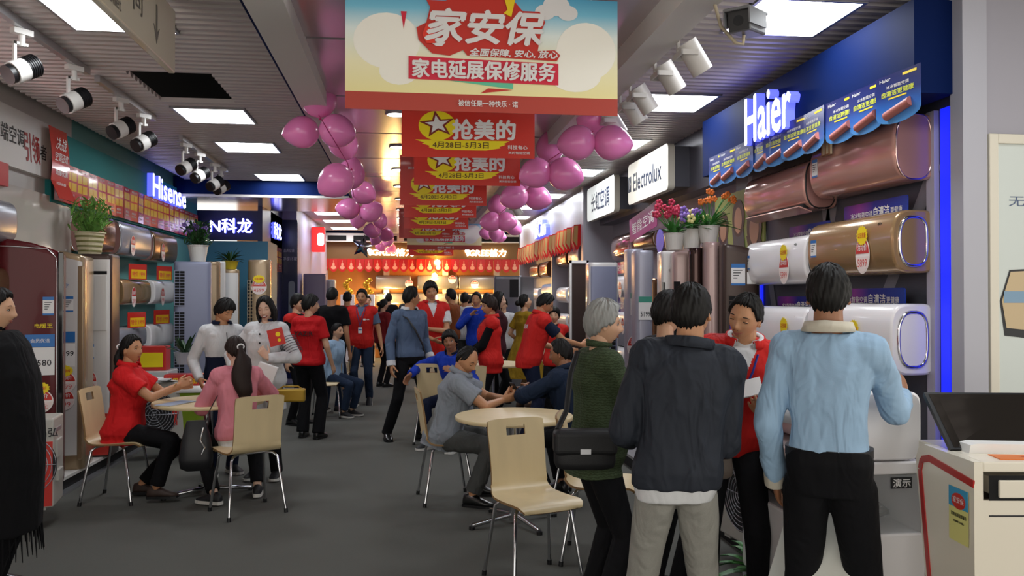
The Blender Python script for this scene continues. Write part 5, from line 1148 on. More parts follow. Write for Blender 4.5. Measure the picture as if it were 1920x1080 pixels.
# ================================================================== PEOPLE
SK = {'a': mat('skin_warm', '#cfa283', .5, bump=(40, .08, .01)), 'b': mat('skin_tan', '#bd8862', .5, bump=(40, .08, .01)), 'c': mat('skin_pale', '#d8b098', .5, bump=(40, .08, .01)), 'd': mat('skin_dark', '#99684a', .5, bump=(40, .08, .01))}
for m_ in SK.values():
    b_ = m_.node_tree.nodes['Principled BSDF']; b_.inputs['Subsurface Weight'].default_value = .12; b_.inputs['Subsurface Radius'].default_value = (.02, .008, .004); b_.inputs['Subsurface Scale'].default_value = .4
M_hair = mat('hair_black', '#0d0a08', .6, spec=.3, bump=(70, .5, .006, (1, 1, .12)))
M_hairb = mat('hair_brown', '#22140e', .6, spec=.3, bump=(70, .5, .006, (1, 1, .12)))
M_hairg = mat('hair_grey', '#8d8d8a', .5, bump=(60, .6, .008, (1, 1, .15)), var=.35)
M_eyew = mat('eye_white', '#d8d2cc', .3); M_iris = mat('eye_dark', '#1b120e', .2); M_lip = mat('lips', '#a0584c', .45); M_mouth = mat('mouth_inside', '#5a1f1c', .5); M_teeth = mat('teeth', '#e8e2d6', .3)
def sm(a, b, x): t = max(0, min(1, (x-a)/(b-a))); return t*t*(3-2*t)
def bake(mb, voxel, it=5, fac=.5, name='t'):
    o = mb.build(name)
    r = o.modifiers.new('r', 'REMESH'); r.mode = 'VOXEL'; r.voxel_size = voxel; r.use_smooth_shade = True
    s_ = o.modifiers.new('s', 'SMOOTH'); s_.factor = fac; s_.iterations = it
    dg = bpy.context.evaluated_depsgraph_get(); me = bpy.data.meshes.new_from_object(o.evaluated_get(dg))
    old = o.data; bpy.data.objects.remove(o); bpy.data.meshes.remove(old)
    me.materials.clear()
    return me
def setmats(me, mats, fn=None):
    for m_ in mats: me.materials.append(m_)
    if fn:
        n = len(me.vertices); co = np.empty(n*3, 'f'); me.vertices.foreach_get('co', co); co = co.reshape(-1, 3)
        P = len(me.polygons); c = np.empty(P*3, 'f'); me.polygons.foreach_get('center', c); c = c.reshape(-1, 3)
        me.polygons.foreach_set('material_index', fn(c).astype('i'))
    else: me.polygons.foreach_set('material_index', np.zeros(len(me.polygons), 'i'))
    me.polygons.foreach_set('use_smooth', [True]*len(me.polygons)); me.update()
def wrinkle(me, amp, f=7.0, seed=0, stretch=(1, 1, .5)):
    """soft cloth folds: a few warped waves pushed along the normals"""
    n = len(me.vertices); co = np.empty(n*3, 'f'); me.vertices.foreach_get('co', co); co = co.reshape(-1, 3).astype('d')
    no = np.empty(n*3, 'f'); me.vertices.foreach_get('normal', no); no = no.reshape(-1, 3)
    r = np.random.RandomState(seed+5); d = np.zeros(n); q = co*np.array(stretch)
    w1 = np.sin(q@r.normal(0, f, 3)+r.rand()*6)*1.1; w2 = np.sin(q@r.normal(0, f, 3)+r.rand()*6)*1.1
    for k in range(5):
        dv = r.normal(0, 1, 3); dv /= np.linalg.norm(dv)
        s_ = np.sin((q@dv)*f*(2.2+1.1*k)+w1*(1+.3*k)+w2+r.rand()*6); d += (1-np.abs(s_))**1.5/(1+.45*k)
    d -= d.mean(); co += no*(d*amp)[:, None]
    me.vertices.foreach_set('co', co.astype('f').ravel()); me.update()
def headpt(a, e, hw, hd, hh, face=1.0):
    """surface of a head: a azimuth from the front, e elevation; local x right, y front, z up"""
    ce = math.cos(e); x = hw*math.sin(a)*ce; y = hd*math.cos(a)*ce; z = hh*math.sin(e)
    zn = z/hh
    if zn < 0:                                   # jaw narrows and the back tucks under
        k = sm(0, 1, -zn); x *= 1-.30*k; 
        if y < 0: y *= 1-.30*k
        else: y *= 1-.06*k
    if y < 0: y *= 1.04
    if y > 0 and face:
        X, Z = x/.075, z/.115; fr = max(0, y/hd)
        def g(cx, cz, sx, sz): return math.exp(-((X-cx)/sx)**2-((Z-cz)/sz)**2)
        dy = 0
        dy += .016*g(0, -.20, .16, .14)+.008*g(0, -.02, .11, .22)            # nose tip and bridge
        dy += .006*(g(.16, -.24, .11, .08)+g(-.16, -.24, .11, .08))           # nostril wings
        dy -= .009*(g(.42, .03, .22, .13)+g(-.42, .03, .22, .13))             # eye sockets
        dy += .005*(g(.42, .22, .32, .08)+g(-.42, .22, .32, .08))             # brow
        dy += .006*(g(.62, -.22, .3, .22)+g(-.62, -.22, .3, .22))             # cheeks
        dy += .006*g(0, -.50, .30, .10)-.004*g(0, -.64, .3, .06)              # mouth, fold below
        dy += .008*g(0, -.85, .32, .16)                                      # chin
        y += dy*fr*face
    return V((x, y, z))
HAIR = {   # azimuth (0 front .. 180 back) -> lowest elevation carrying hair, thickness, extra volume on top
 'short': ([(0, 44), (35, 42), (55, 30), (68, 6), (85, -2), (100, -6), (125, -28), (180, -36)], .010, .012),
 'crop': ([(0, 46), (35, 44), (55, 34), (70, 8), (85, 2), (100, -4), (125, -25), (180, -32)], .010, .006),
 'mop': ([(0, 30), (30, 26), (55, 14), (70, -6), (90, -10), (110, -25), (180, -40)], .017, .014),
 'bald': ([(0, 78), (40, 74), (62, 42), (72, 12), (88, 0), (100, -4), (125, -28), (180, -36)], .008, .002),
 'tied': ([(0, 46), (35, 42), (60, 22), (80, 4), (100, 0), (125, -22), (180, -34)], .012, .008),
 'grey': ([(0, 44), (30, 40), (50, 24), (64, 4), (80, -2), (98, -8), (125, -28), (180, -38)], .017, .018),
 'parted': ([(0, 52), (25, 40), (45, 16), (58, -12), (70, -40), (110, -50), (180, -55)], .014, .008),
}
def interp(tab, x):
    for (a, b), (c, d) in zip(tab, tab[1:]):
        if x <= c: return b+(d-b)*(x-a)/(c-a)
    return tab[-1][1]
def head_mesh(mb, Mt, skin, s, look, hi):
    na, ne = (72, 54) if hi else (36, 26); hw, hd, hh = .0725*s*look.get('hw', 1), .091*s, .116*s
    mb.M = Mt; vs = []; fs = []
    for i in range(ne+1):
        e = -math.pi/2+math.pi*i/ne
        for j in range(na):
            # denser in front
            a = 2*math.pi*j/na; a = a-.45*math.sin(a); vs.append(headpt(a, e, hw, hd, hh))
    for i in range(ne):
        for j in range(na): fs.append((i*na+j, i*na+(j+1) % na, (i+1)*na+(j+1) % na, (i+1)*na+j))
    mb.add(vs, fs, skin, True)
    def surf(X, Z):       # front surface depth at normalised X,Z
        e = math.asin(max(-1, min(1, Z))); x = X*.075*s; k = 1-.30*sm(0, 1, -Z) if Z < 0 else 1
        ce = math.cos(e); a = math.asin(max(-1, min(1, x/(hw*ce*k+1e-9)))); return headpt(a, e, hw, hd, hh)
    # ears
    for sg in (-1, 1):
        c = V((sg*hw*.985, -.004*s, .0)); fr = (V((sg*.35, -.94, 0)).normalized(), V((.94, sg*.35, 0)).normalized(), Z3)
        mb.ell(c, (.018*s, .007*s, .031*s), skin, 12, 10, fr); mb.ell(c+V((sg*.004*s, -.004, -.022*s)), (.009*s, .006*s, .010*s), skin, 8, 6)
    sq = look.get('eyes', 'open'); 
    for sg in (-1, 1):
        c = surf(sg*.42, .05); 
        if sq == 'open':
            mb.ell(c+V((0, -.006*s, 0)), (.0145*s, .010*s, .0062*s), M_eyew, 12, 8); mb.ell(c+V((0, .0005*s, -.0002)), (.0058*s, .0045*s, .0058*s), M_iris, 10, 8)
            mb.tube([c+V((sg*dx*s, dy*s, dz*s)) for dx, dy, dz in ((-.015, -.001, -.001), (-.007, .0035, .0052), (.003, .0038, .0064), (.012, -.001, .003), (.016, -.006, -.001))], .0019*s, M_iris, 6)
        else:             # narrowed by a smile or looking down
            mb.ell(c+V((0, -.004*s, 0)), (.0145*s, .009*s, .0088*s), skin, 12, 8)
            mb.tube([c+V((sg*dx*s, dy*s, dz*s)) for dx, dy, dz in ((-.015, .001, -.002), (-.006, .0045, .001 if sq == 'smile' else -.005), (.005, .0045, .001 if sq == 'smile' else -.005), (.015, -.001, -.002))], .0022*s, M_iris, 6)
        bc = surf(sg*.42, .27); bm_m = look.get('brow', M_hair)
        mb.tube([bc+V((sg*dx*s, dy*s, dz*s)) for dx, dy, dz in ((-.018, .0015, -.003), (-.006, .002, .0015), (.008, .0, .0025), (.021, -.0065, -.002))], [.0022*s, .0034*s, .003*s, .0014*s], bm_m, 6, flat=.7)
    c = surf(0, -.50); mo = look.get('mouth', 'closed'); mw = .024*s
    if mo == 'closed':
        mb.tube([c+V((dx*s, dy*s, dz*s)) for dx, dy, dz in ((-.024, -.008, .001), (-.012, -.001, .002), (0, .001, .001), (.012, -.001, .002), (.024, -.008, .001))], [.0012*s, .0035*s, .004*s, .0035*s, .0012*s], M_lip, 8)
        mb.tube([c+V((dx*s, dy*s, dz*s)) for dx, dy, dz in ((-.018, -.005, -.004), (0, .0015, -.0075), (.018, -.005, -.004))], [.001*s, .0048*s, .001*s], M_lip, 8)
    elif mo == 'smile':
        mb.tube([c+V((dx*s, dy*s, dz*s)) for dx, dy, dz in ((-.029, -.012, .006), (-.015, -.002, .001), (0, .001, -.001), (.015, -.002, .001), (.029, -.012, .006))], [.001*s, .0035*s, .0035*s, .0035*s, .001*s], M_lip, 8)
        mb.tube([c+V((dx*s, dy*s, dz*s)) for dx, dy, dz in ((-.022, -.007, -.001), (0, .0025, -.009), (.022, -.007, -.001))], [.001*s, .0045*s, .001*s], M_lip, 8)
        mb.tube([c+V((dx*s, dy*s, dz*s)) for dx, dy, dz in ((-.02, -.004, .0005), (0, .002, -.004), (.02, -.004, .0005))], .0013*s, M_mouth, 6)
    else:                 # laughing
        mb.ell(c+V((0, -.007*s, -.004*s)), (.026*s, .011*s, .012*s), M_mouth, 16, 10); mb.ell(c+V((0, -.004*s, .001*s)), (.021*s, .010*s, .0055*s), M_teeth, 14, 8)
        mb.tube([c+V((dx*s, dy*s, dz*s)) for dx, dy, dz in ((-.029, -.011, .005), (-.014, -.001, .008), (0, .002, .008), (.014, -.001, .008), (.029, -.011, .005))], .003*s, M_lip, 8)
        mb.tube([c+V((dx*s, dy*s, dz*s)) for dx, dy, dz in ((-.029, -.011, .004), (-.016, -.003, -.012), (0, .001, -.018), (.016, -.003, -.012), (.029, -.011, .004))], .0035*s, M_lip, 8)
    for sg in (-1, 1): n_ = surf(sg*.12, -.30); mb.ell(n_+V((0, -.001, -.003*s)), (.0035*s, .002*s, .002*s), M_mouth, 8, 5)
    if look.get('glasses'):
        for sg in (-1, 1):
            c = surf(sg*.42, .03)+V((0, .010, 0)); mb.tube([c+V((math.cos(k*.4)*.021, 0, math.sin(k*.4)*.014)) for k in range(16)], .0015, M_ink, 6, True); mb.tube([c+V((sg*.021, 0, 0)), V((sg*hw*1.03, .0, .01))], .0015, M_ink, 5)
        mb.tube([surf(-.14, .05)+V((0, .004, 0)), surf(.14, .05)+V((0, .004, 0))], .0015, M_ink, 5)
    mb.M = Matrix.Identity(4)
def hair_mesh(mb, Mt, s, look, hi, m_):
    st = look.get('hair', 'short'); tab, th, vol = HAIR[{'pony': 'tied', 'bun': 'tied', 'long': 'parted', 'bob': 'mop'}.get(st, st)]
    na, ne = (120, 84) if hi else (48, 34); hw, hd, hh = .0725*s*look.get('hw', 1), .091*s, .116*s; mb.M = Mt; vs = []; fs = []; rr = random.Random(st+str(look.get('seed', 0))); ph = [rr.uniform(0, 6) for _ in range(6)]; asym = look.get('part', .0)
    for i in range(ne+1):
        e = -math.pi/2+math.pi*i/ne
        for j in range(na):
            a = 2*math.pi*j/na; ad = abs(math.degrees((a+math.pi) % (2*math.pi)-math.pi)); sg = 1 if math.sin(a) > 0 else -1
            lo = interp(tab, ad)+2.2*math.sin(a*17+ph[0])+1.8*math.sin(a*29+ph[1])+asym*sg*(1-min(1, ad/50))*6
            ed = math.degrees(e); k = sm(lo-5, lo+7, ed); p = headpt(a, e, hw, hd, hh, 0)
            n_ = V((p.x/hw**2, p.y/hd**2, p.z/hh**2)).normalized()
            tuft = .0022*math.sin(a*23+e*7+ph[2])+.0012*math.sin(a*37-e*9+ph[3])+.003*math.sin(a*9+e*6+ph[4])
            t = th*s+vol*s*sm(-.2, 1, math.sin(e))+tuft*s*(1 if hi else .6)
            vs.append(p+n_*(-.012*s*(1-k)+t*k))
    for i in range(ne):
        for j in range(na): fs.append((i*na+j, i*na+(j+1) % na, (i+1)*na+(j+1) % na, (i+1)*na+j))
    mb.add(vs, fs, m_, True)
    if st in ('pony', 'long', 'bun', 'bob'):
        if st == 'bun': mb.ell((0, -.125*s, .03*s), (.045*s, .045*s, .045*s), m_, 20, 14)
        if st == 'pony':
            L = look.get('len', .30)*s; W0 = .03*s*look.get('thick', 1)
            P = [V((0, -.10*s, .035*s)), V((0, -.125*s, .02*s)), V((0, -.14*s, -.03*s))]; n = 7
            for k in range(1, n+1): P.append(V((.012*s*math.sin(k*1.3), -.14*s-.0*k, -.03*s-L*k/n)))
            rad = [.02*s, .022*s, .032*s]+[W0*(1+.9*math.sin(math.pi*min(1, k/n*.85+.1)))*(1 if k < n else .25) for k in range(1, n+1)]
            mb.M = Mt @ Matrix.Identity(4)
            for dx, dr in ((0, 1), (.022, .6), (-.022, .6), (.012, .5), (-.012, .55)):
                mb.tube([p+V((dx*s*min(1, i/4), (rr.uniform(-1, 1)*.006+(.0 if dx == 0 else -.008))*s, -abs(dx)*s*(i > 8)*1.0)) for i, p in enumerate(P)], [r_*dr for r_ in rad], m_, 14, flat=.7)
        if st == 'long':
            L = look.get('len', .12)*s
            for sg in (-1, 1):
                for dy, dr in ((.02, .8), (-.02, 1), (-.055, 1)):
                    mb.tube([V((sg*.072*s, dy*s, .03*s)), V((sg*.082*s, dy*s, -.03*s)), V((sg*.078*s, dy*s, -.08*s)), V((sg*.07*s, dy*s, -.08*s-L))], [.010*s*dr, .017*s*dr, .018*s*dr, .008*s*dr], m_, 10)
            mb.tube([V((0, -.08*s, .0)), V((0, -.09*s, -.08*s)), V((0, -.085*s, -.08*s-L))], [.05*s, .065*s, .04*s], m_, 14, flat=.5)
        if st == 'bob': pass
    mb.M = Matrix.Identity(4)
def ik(a, t, l1, l2, pole):
    a, t = V(a), V(t); d = t-a; L = min(d.length, (l1+l2)*.995); dn = d.normalized(); t = a+dn*L
    x = (l1*l1-l2*l2+L*L)/(2*L); h = math.sqrt(max(0, l1*l1-x*x)); pl = V(pole); pl = (pl-dn*pl.dot(dn)); pl = pl.normalized() if pl.length > 1e-6 else dn.orthogonal()
    return a+dn*x+pl*h, t
def hand(mb, w, d, nrm, side, curl, s, m_, spread=.0):
    """w wrist, d pointing direction, nrm palm normal (towards the palm side), side +1 right hand"""
    d = d.normalized(); nrm = (nrm-d*nrm.dot(d)); nrm = nrm.normalized() if nrm.length > 1e-4 else d.orthogonal(); lat = d.cross(nrm)*side      # lat points to the thumb side
    def P(a, b, c): return w+d*a*s+lat*b*s+nrm*c*s
    ring = lambda a, hw_, ht, off=0: [P(a, off+math.cos(k*math.pi/6)*hw_, math.sin(k*math.pi/6)*ht) for k in range(12)]
    mb.loft([ring(-.02, .024, .018), ring(.0, .025, .017), ring(.03, .036, .016), ring(.065, .042, .015), ring(.09, .041, .013), ring(.1, .036, .008)], m_)
    for k, (b, L, r0) in enumerate(((.031, .068, .0092), (.0105, .077, .0095), (-.0105, .071, .009), (-.031, .056, .0082))):
        p = P(.088, b, .0); ang = 0; dd = d+lat*(b*(.8+spread*6)); dd.normalize(); prev = p
        for q, f in enumerate((.45, .32, .26)):
            ang += curl*(.55, .75, .5)[q]*(1+.06*k); v_ = dd*math.cos(ang)+nrm*math.sin(ang); nx = prev+v_*L*f*s
            mb.cap(prev, nx, r0*(1-.08*q)*s, r0*(1-.08*(q+1))*s, m_, n=10); prev = nx
    p = P(.022, .026, .006); v1 = (d*.72+lat*.62+nrm*.35).normalized(); p2 = p+v1*.042*s; v2 = (d*.85+lat*.25+nrm*(.3+.4*curl)).normalized(); p3 = p2+v2*.032*s; p4 = p3+(v2+nrm*.25*curl).normalized()*.025*s
    mb.cap(p, p2, .0135*s, .0110*s, m_, n=10); mb.cap(p2, p3, .0110*s, .0098*s, m_, n=10); mb.cap(p3, p4, .0098*s, .0082*s, m_, n=10)
def shoe(mb, ank, yaw, s, m_up, m_sole, pitch=0, sneaker=False):
    c, s_ = math.cos(yaw), math.sin(yaw); f = V((s_, c, 0)); r = V((c, -s_, 0)); base = V((ank.x, ank.y, ank.z-.085*s))
    if pitch: 
        cp, sp = math.cos(pitch), math.sin(pitch); up = Z3*cp+f*sp; f = f*cp-Z3*sp
    else: up = Z3
    def ring(y, hw_, z0, z1, off=0): return [base+f*y*s+r*(off+math.cos(k*math.pi/8)*hw_)*s+up*((z0+z1)/2+math.sin(k*math.pi/8)*(z1-z0)/2)*s for k in range(16)]
    def ring2(y, hw_, z0, z1): 
        return [base+f*y*s+r*(x*hw_)*s+up*(z0+(z1-z0)*z)*s for x, z in ((-.9, 0), (-1, .3), (-.92, .7), (-.5, 1), (0, 1.06), (.5, 1), (.92, .7), (1, .3), (.9, 0))]
    mb.loft([ring2(-.072, .02, .02, .06), ring2(-.062, .033, .02, .09), ring2(-.02, .038, .02, .105), ring2(.03, .041, .02, .095), ring2(.08, .046, .02, .070), ring2(.13, .047, .02, .052), ring2(.17, .036, .02, .042), ring2(.185, .016, .02, .032)], m_up)
    def r3(y, hw_, z0, z1): return [base+f*y*s+r*x*hw_*s+up*z*s for x, z in ((-1, z0), (-1, z1), (1, z1), (1, z0))]
    sh = .028 if sneaker else .021
    mb.loft([r3(-.078, .022, 0, sh), r3(-.066, .036, 0, sh), r3(-.0, .041, 0, sh), r3(.07, .049, 0, sh), r3(.13, .05, 0, sh), r3(.175, .038, .003, sh), r3(.192, .016, .006, sh)], m_sole, smooth=False)
def person(label, loc, face, H=1.70, sex='m', skin='a', fat=1.0, lod=1, look=None, top=None, vest=None, bottom=None, shoes=None, lean=0, side=0, twist=0, head=(0, 0, 0),
           rh=None, lh=None, rp=None, lp=None, rhd=None, lhd=None, rn=None, ln=None, rc=.5, lc=.5, seat=None, rf=None, lf=None, kn=(0, 1, 0), fy=(8, -8), shp=(0, 0), hips=0, dress=None, neckf=.0, only=None, lift=0, hs=.95):
    """local frame: +y is where the body faces, +x its right side. rh/lh wrist targets for a 1.70 m figure; head=(yaw right, pitch down, roll) degrees"""
    look = dict(look or {}); s = H/1.70; hi = lod == 0; vox = (.0058, .0085, .013)[lod]
    o = thing('person', label, 'person', (loc[0], loc[1], 0), R(-face)); sk = SK[skin]
    fem = sex == 'f'; S_ = lambda *p: V(p)*s
    hz = .93*s if seat is None else seat
    P = V((0, 0, hz+lift)); up = V((math.sin(R(side)), math.sin(R(lean)), math.cos(R(lean)))).normalized()
    rt = V((math.cos(R(twist)), -math.sin(R(twist)), -up.x*math.cos(R(twist)))); rt = (rt-up*rt.dot(up)).normalized(); fw = up.cross(rt)
    hipr = V((1, 0, 0))
    def SP(d, bend=1): return P+(up*d)*s+Z3*0
    shw = .165 if not fem else .146; shw *= (1+(fat-1)*.4)
    prof = [(-.10, .135, .095), (-.04, .162, .112), (.02, .168, .118), (.10, .150, .106), (.16, .146, .104), (.26, .160, .116), (.34, .172, .120), (.41, .170, .108), (.455, .140, .088), (.49, .085, .066), (.51, .058, .056)] if not fem else \
           [(-.10, .140, .100), (-.04, .168, .118), (.02, .165, .115), (.10, .135, .098), (.16, .128, .094), (.26, .140, .112), (.33, .148, .122), (.40, .145, .100), (.445, .122, .080), (.48, .075, .060), (.50, .050, .050)]
    def trings(inf, d0=None, d1=None, k=1.0, flare=0, dinf=None):
        out = []; kk = .89 if not fem else .93; pr = [(q[0], q[1]*kk, q[2]*kk) for q in prof if (d0 is None or q[0] >= d0) and (d1 is None or q[0] <= d1)]
        full = [(q[0], q[1]*kk, q[2]*kk) for q in prof]
        def at_(d):
            for (x0, a0, b0), (x1, a1, b1) in zip(full, full[1:]):
                if d <= x1: t = max(0, (d-x0)/(x1-x0)); return (d, a0+(a1-a0)*t, b0+(b1-b0)*t)
            return full[-1]
        if d0 is not None and (not pr or d0 < pr[0][0]-.004): q0 = at_(d0); pr = [(d0, q0[1]+flare, q0[2]+flare)]+pr
        if d1 is not None and (len(pr) < 2 or d1 > pr[-1][0]+.004): pr = pr+[at_(d1)]
        for d, a, b in pr:
            ft = 1+(fat-1)*(1 if d < .35 else .4); a2, b2 = (a*ft+inf)*s, (b*ft+inf)*s
            t = sm(-.05, .25, d); r_ = (hipr*(1-t)+rt*t).normalized(); u_ = (Z3*(1-t)+up*t).normalized() if seat is None else up; f_ = u_.cross(r_).normalized()
            c = SP(d)+f_*(.018*s*(1 if .2 < d < .42 else 0)*(1 if fem else .4)+(.03*s*(fat-1)/.2 if .0 < d < .3 else 0))
            out.append([c+r_*x*a2+f_*y*b2 for x, y in sup(1, 1, 2.6, 24)])
        return out
    N_ = SP(.50); shR = SP(.422)+rt*shw*s; shL = SP(.422)-rt*shw*s
    # arms
    rh = V(rh)*s if rh is not None else V((.245, .03, .80))*s+V((0, 0, hz-.93*s)); lh = V(lh)*s if lh is not None else V((-.245, .03, .80))*s+V((0, 0, hz-.93*s))
    ua, fa = .285*s, .245*s
    eR, wR = ik(shR, rh, ua, fa, rp or (.4, -1, -.3)); eL, wL = ik(shL, lh, ua, fa, lp or (-.4, -1, -.3))
    # legs
    hR = P+V((.080*s, 0, -.04*s)); hL = P+V((-.080*s, 0, -.04*s)); lt, ls = .43*s, .415*s
    aR = V((rf[0]*s if rf else .10*s, rf[1]*s if rf else .0, (rf[2] if rf and len(rf) > 2 else .085)*s)); aL = V((lf[0]*s if lf else -.10*s, lf[1]*s if lf else .0, (lf[2] if lf and len(lf) > 2 else .085)*s))
    kR, aR = ik(hR, aR, lt, ls, V(kn)+V((.15, 0, 0))); kL, aL = ik(hL, aL, lt, ls, V(kn)+V((-.15, 0, 0)))
    # head frame
    yw, pt, rl = [R(x) for x in head]
    Hm = Matrix.Rotation(-yw, 3, 'Z') @ Matrix.Rotation(-pt, 3, 'X') @ Matrix.Rotation(rl, 3, 'Y')
    hc = N_+(up*.55+Z3*.45).normalized()*.109*s*hs+Hm @ V((0, .022*s, .02*s))+fw*neckf*s
    Mt = Matrix.Translation(hc) @ Hm.to_4x4()
    # ---- body
    mb = MB(); bl = trings(-.008, .0); mb.loft(bl, sk)
    nr = (.053 if not fem else .044)*s*(1+(fat-1)*.6)
    mb.cap(N_-up*.04*s, hc+Hm @ V((0, -.02*s, -.045*s)), nr*1.12, nr, sk)
    for (sh_, e_, w_) in ((shR, eR, wR), (shL, eL, wL)):
        q = .84 if fem else .90; q *= 1+(fat-1)*.5
        mb.cap(sh_+(N_-sh_)*.25, sh_, .058*s*q, .056*s*q, sk); mb.cap(sh_, e_, .052*s*q, .040*s*q, sk); mb.cap(e_, w_, .040*s*q, .026*s*q, sk, n=16)
    for sd, (e_, w_, hd_, nn, cc) in ((1, (eR, wR, rhd, rn, rc)), (-1, (eL, wL, lhd, ln, lc))):
        dd = V(hd_) if hd_ is not None else (w_-e_); nn = V(nn) if nn is not None else V((-sd, .25, 0)); hand(mb, w_, dd, nn, sd, cc, s*(.94 if fem else 1), sk)
    if only != 'top':
        for h_, k_, a_ in ((hR, kR, aR), (hL, kL, aL)): mb.cap(h_+(k_-h_)*.2, k_, .066*s, .044*s, sk); mb.cap(k_, k_+(a_-k_)*.35, .048*s, .052*s, sk); mb.cap(k_+(a_-k_)*.35, a_, .050*s, .032*s, sk)
    me = bake(mb, vox*(.85 if hi else 1), 3 if hi else 2); setmats(me, [sk])
    hb = MB(); hb.add([tuple(v.co) for v in me.vertices], [tuple(p.vertices) for p in me.polygons], sk, True); bpy.data.meshes.remove(me)
    look.setdefault('brow', M_hairg if look.get('hair') == 'grey' else M_hair); look.setdefault('seed', label)
    head_mesh(hb, Mt, sk, s*hs*(.97 if fem else 1), look, lod < 2); hb.build('body', o)
    hm = look.get('hm', M_hairg if look.get('hair') == 'grey' else M_hair)
    mb = MB(); hair_mesh(mb, Mt, s*hs*(.97 if fem else 1), look, lod < 2, hm); mb.build('hair', o)
    if look.get('tie'): mb = MB(); mb.M = Mt; mb.tube([V((math.cos(k*.5)*.026, -.128-.006*math.sin(k*.5), .022+math.sin(k*.5)*.02))*s for k in range(13)], .006*s, M_paper, 8, True); mb.build('hair_tie', o)
    # ---- clothes
    def sleeves(mb, m_, inf, kind, loose=0):
        for (sh_, e_, w_) in ((shR, eR, wR), (shL, eL, wL)):
            q = (.84 if fem else .90)*(1+(fat-1)*.5)
            mb.cap(sh_+(N_-sh_)*.35-up*.01*s, sh_, (.056*q+inf)*s, (.052*q+inf)*s, m_)
            if kind == 'short': mid = sh_+(e_-sh_)*.66; mb.loft(limbr(sh_, mid, (.055*q+inf)*s, (.052*q+inf+loose)*s), m_)
            elif kind == 'long': mb.cap(sh_, e_, (.050*q+inf)*s, (.040*q+inf+loose*.7)*s, m_); mb.loft(limbr(e_, w_+(w_-e_).normalized()*.005*s, (.040*q+inf+loose*.7)*s, (.030*q+inf+loose*.4)*s, True), m_)
            elif kind == 'half': mb.cap(sh_, e_, (.054*q+inf)*s, (.046*q+inf+loose)*s, m_); mb.loft(limbr(e_, e_+(w_-e_)*.5, (.046*q+inf+loose)*s, (.038*q+inf+loose)*s, True), m_)
            elif kind == 'cap': mb.cap(sh_, sh_+(e_-sh_)*.22, (.055*q+inf)*s, (.05*q+inf)*s, m_)
    def limbr(p0, p1, r0, r1, dome=False):
        t = (p1-p0).normalized(); u = t.orthogonal().normalized(); w_ = t.cross(u); K = [(0, r0), (.5, (r0+r1)/2), (1, r1)]
        if dome: K = [(-r0*.8/(p1-p0).length, r0*.5), (-r0*.4/(p1-p0).length, r0*.9)]+K
        return [[p0+(p1-p0)*q+u*math.cos(j*math.pi/8)*r+w_*math.sin(j*math.pi/8)*r for j in range(16)] for q, r in K]
    for gi, g in enumerate([x for x in ((top if isinstance(top, list) else [top]) if top else [])+([vest] if vest else [])]):
        inf = g.get('inf', .012)+(.010 if g is vest else 0); m_ = g['m']; hem = g.get('hem', -.10); fl = g.get('flare', .0)
        mb = MB(); rg = trings(inf, hem, g.get('d1', .49 if not fem else .48), flare=fl); mb.loft(rg, m_)
        # chest bridge and shoulder slope
        if 'd1' not in g: mb.cap(shR*.86+SP(.435)*.14, shL*.86+SP(.435)*.14, (.062+inf)*s, (.062+inf)*s, m_, 1, 1, up)
        if 'd1' not in g: mb.cap(shR*.55+SP(.46)*.45, shL*.55+SP(.46)*.45, (.052+inf)*s, (.052+inf)*s, m_)
        kd = g.get('sleeve', 'none' if g is vest else 'long'); 
        if kd != 'none': sleeves(mb, m_, inf*.6, kd, g.get('loose', 0))
        me = bake(mb, vox, 9 if lod == 0 else 5)
        fn_ = (lambda c, g=g: g['fn'](c, s)) if g.get('fn') else None; ex = g.get('mats', [])
        if g is vest:
            ex = [(top[0] if isinstance(top, list) else top)['m']]; Pn, Un, Rn, Fn = [np.array(tuple(q)) for q in (P, up, rt, fw)]
            fn_ = lambda c: (((c-Pn)@Fn > .03*s) & ((c-Pn)@Un > .33*s) & (np.abs((c-Pn)@Rn) < ((c-Pn)@Un-.33*s)*.36)).astype(int)
        setmats(me, [m_]+ex, fn_)
        if lod < 2: wrinkle(me, g.get('wr', .0035)*s, 6, len(label)+gi)
        gob = link(g.get('name', 'shirt'), me, o)
        if g.get('collar'):
            cm = g.get('cm', m_); mb = MB(); cr = []
            for k in range(17):
                a = R(-150+300*k/16)+math.pi; r_ = nr*1.12+.008*s+inf*.4*s
                back = (math.cos(a-math.pi)+1)/2 if True else 1; cdir = rt*math.sin(a)+fw*math.cos(a); cr.append((N_+up*(.0)*s+cdir*r_, cdir, k))
            A = [p+up*.012*s-d*.004*s for p, d, k in cr]; B = [p+up*(.05 if g['collar'] == 'stand' else .034)*s*(1-.35*abs(k-8)/8)-d*.004*s for p, d, k in cr]; Cc = [p+d*.014*s+up*(.036)*s*(1-.4*abs(k-8)/8) for p, d, k in cr]; D = [p+d*(.026)*s-up*.006*s-fw*(.0) for p, d, k in cr]
            n = len(A); vs = A+B+(Cc+D if g['collar'] != 'stand' else []); q = [(i, i+1, n+i+1, n+i) for i in range(n-1)]
            if g['collar'] != 'stand': q += [(n+i, n+i+1, 2*n+i+1, 2*n+i) for i in range(n-1)]+[(2*n+i, 2*n+i+1, 3*n+i+1, 3*n+i) for i in range(n-1)]
            mb.add(vs, q, cm, True); co = mb.build('collar', gob); md = co.modifiers.new('thick', 'SOLIDIFY'); md.thickness = .004; md.offset = 0
        if g.get('cuffs'):
            mb = MB()
            for (e_, w_) in ((eR, wR), (eL, wL)): t = (w_-e_).normalized(); mb.loft(limbr(w_-t*.035*s, w_+t*.02*s, (.034+inf)*s, (.034+inf)*s), g['cuffs'])
            mb.build('cuffs', gob)
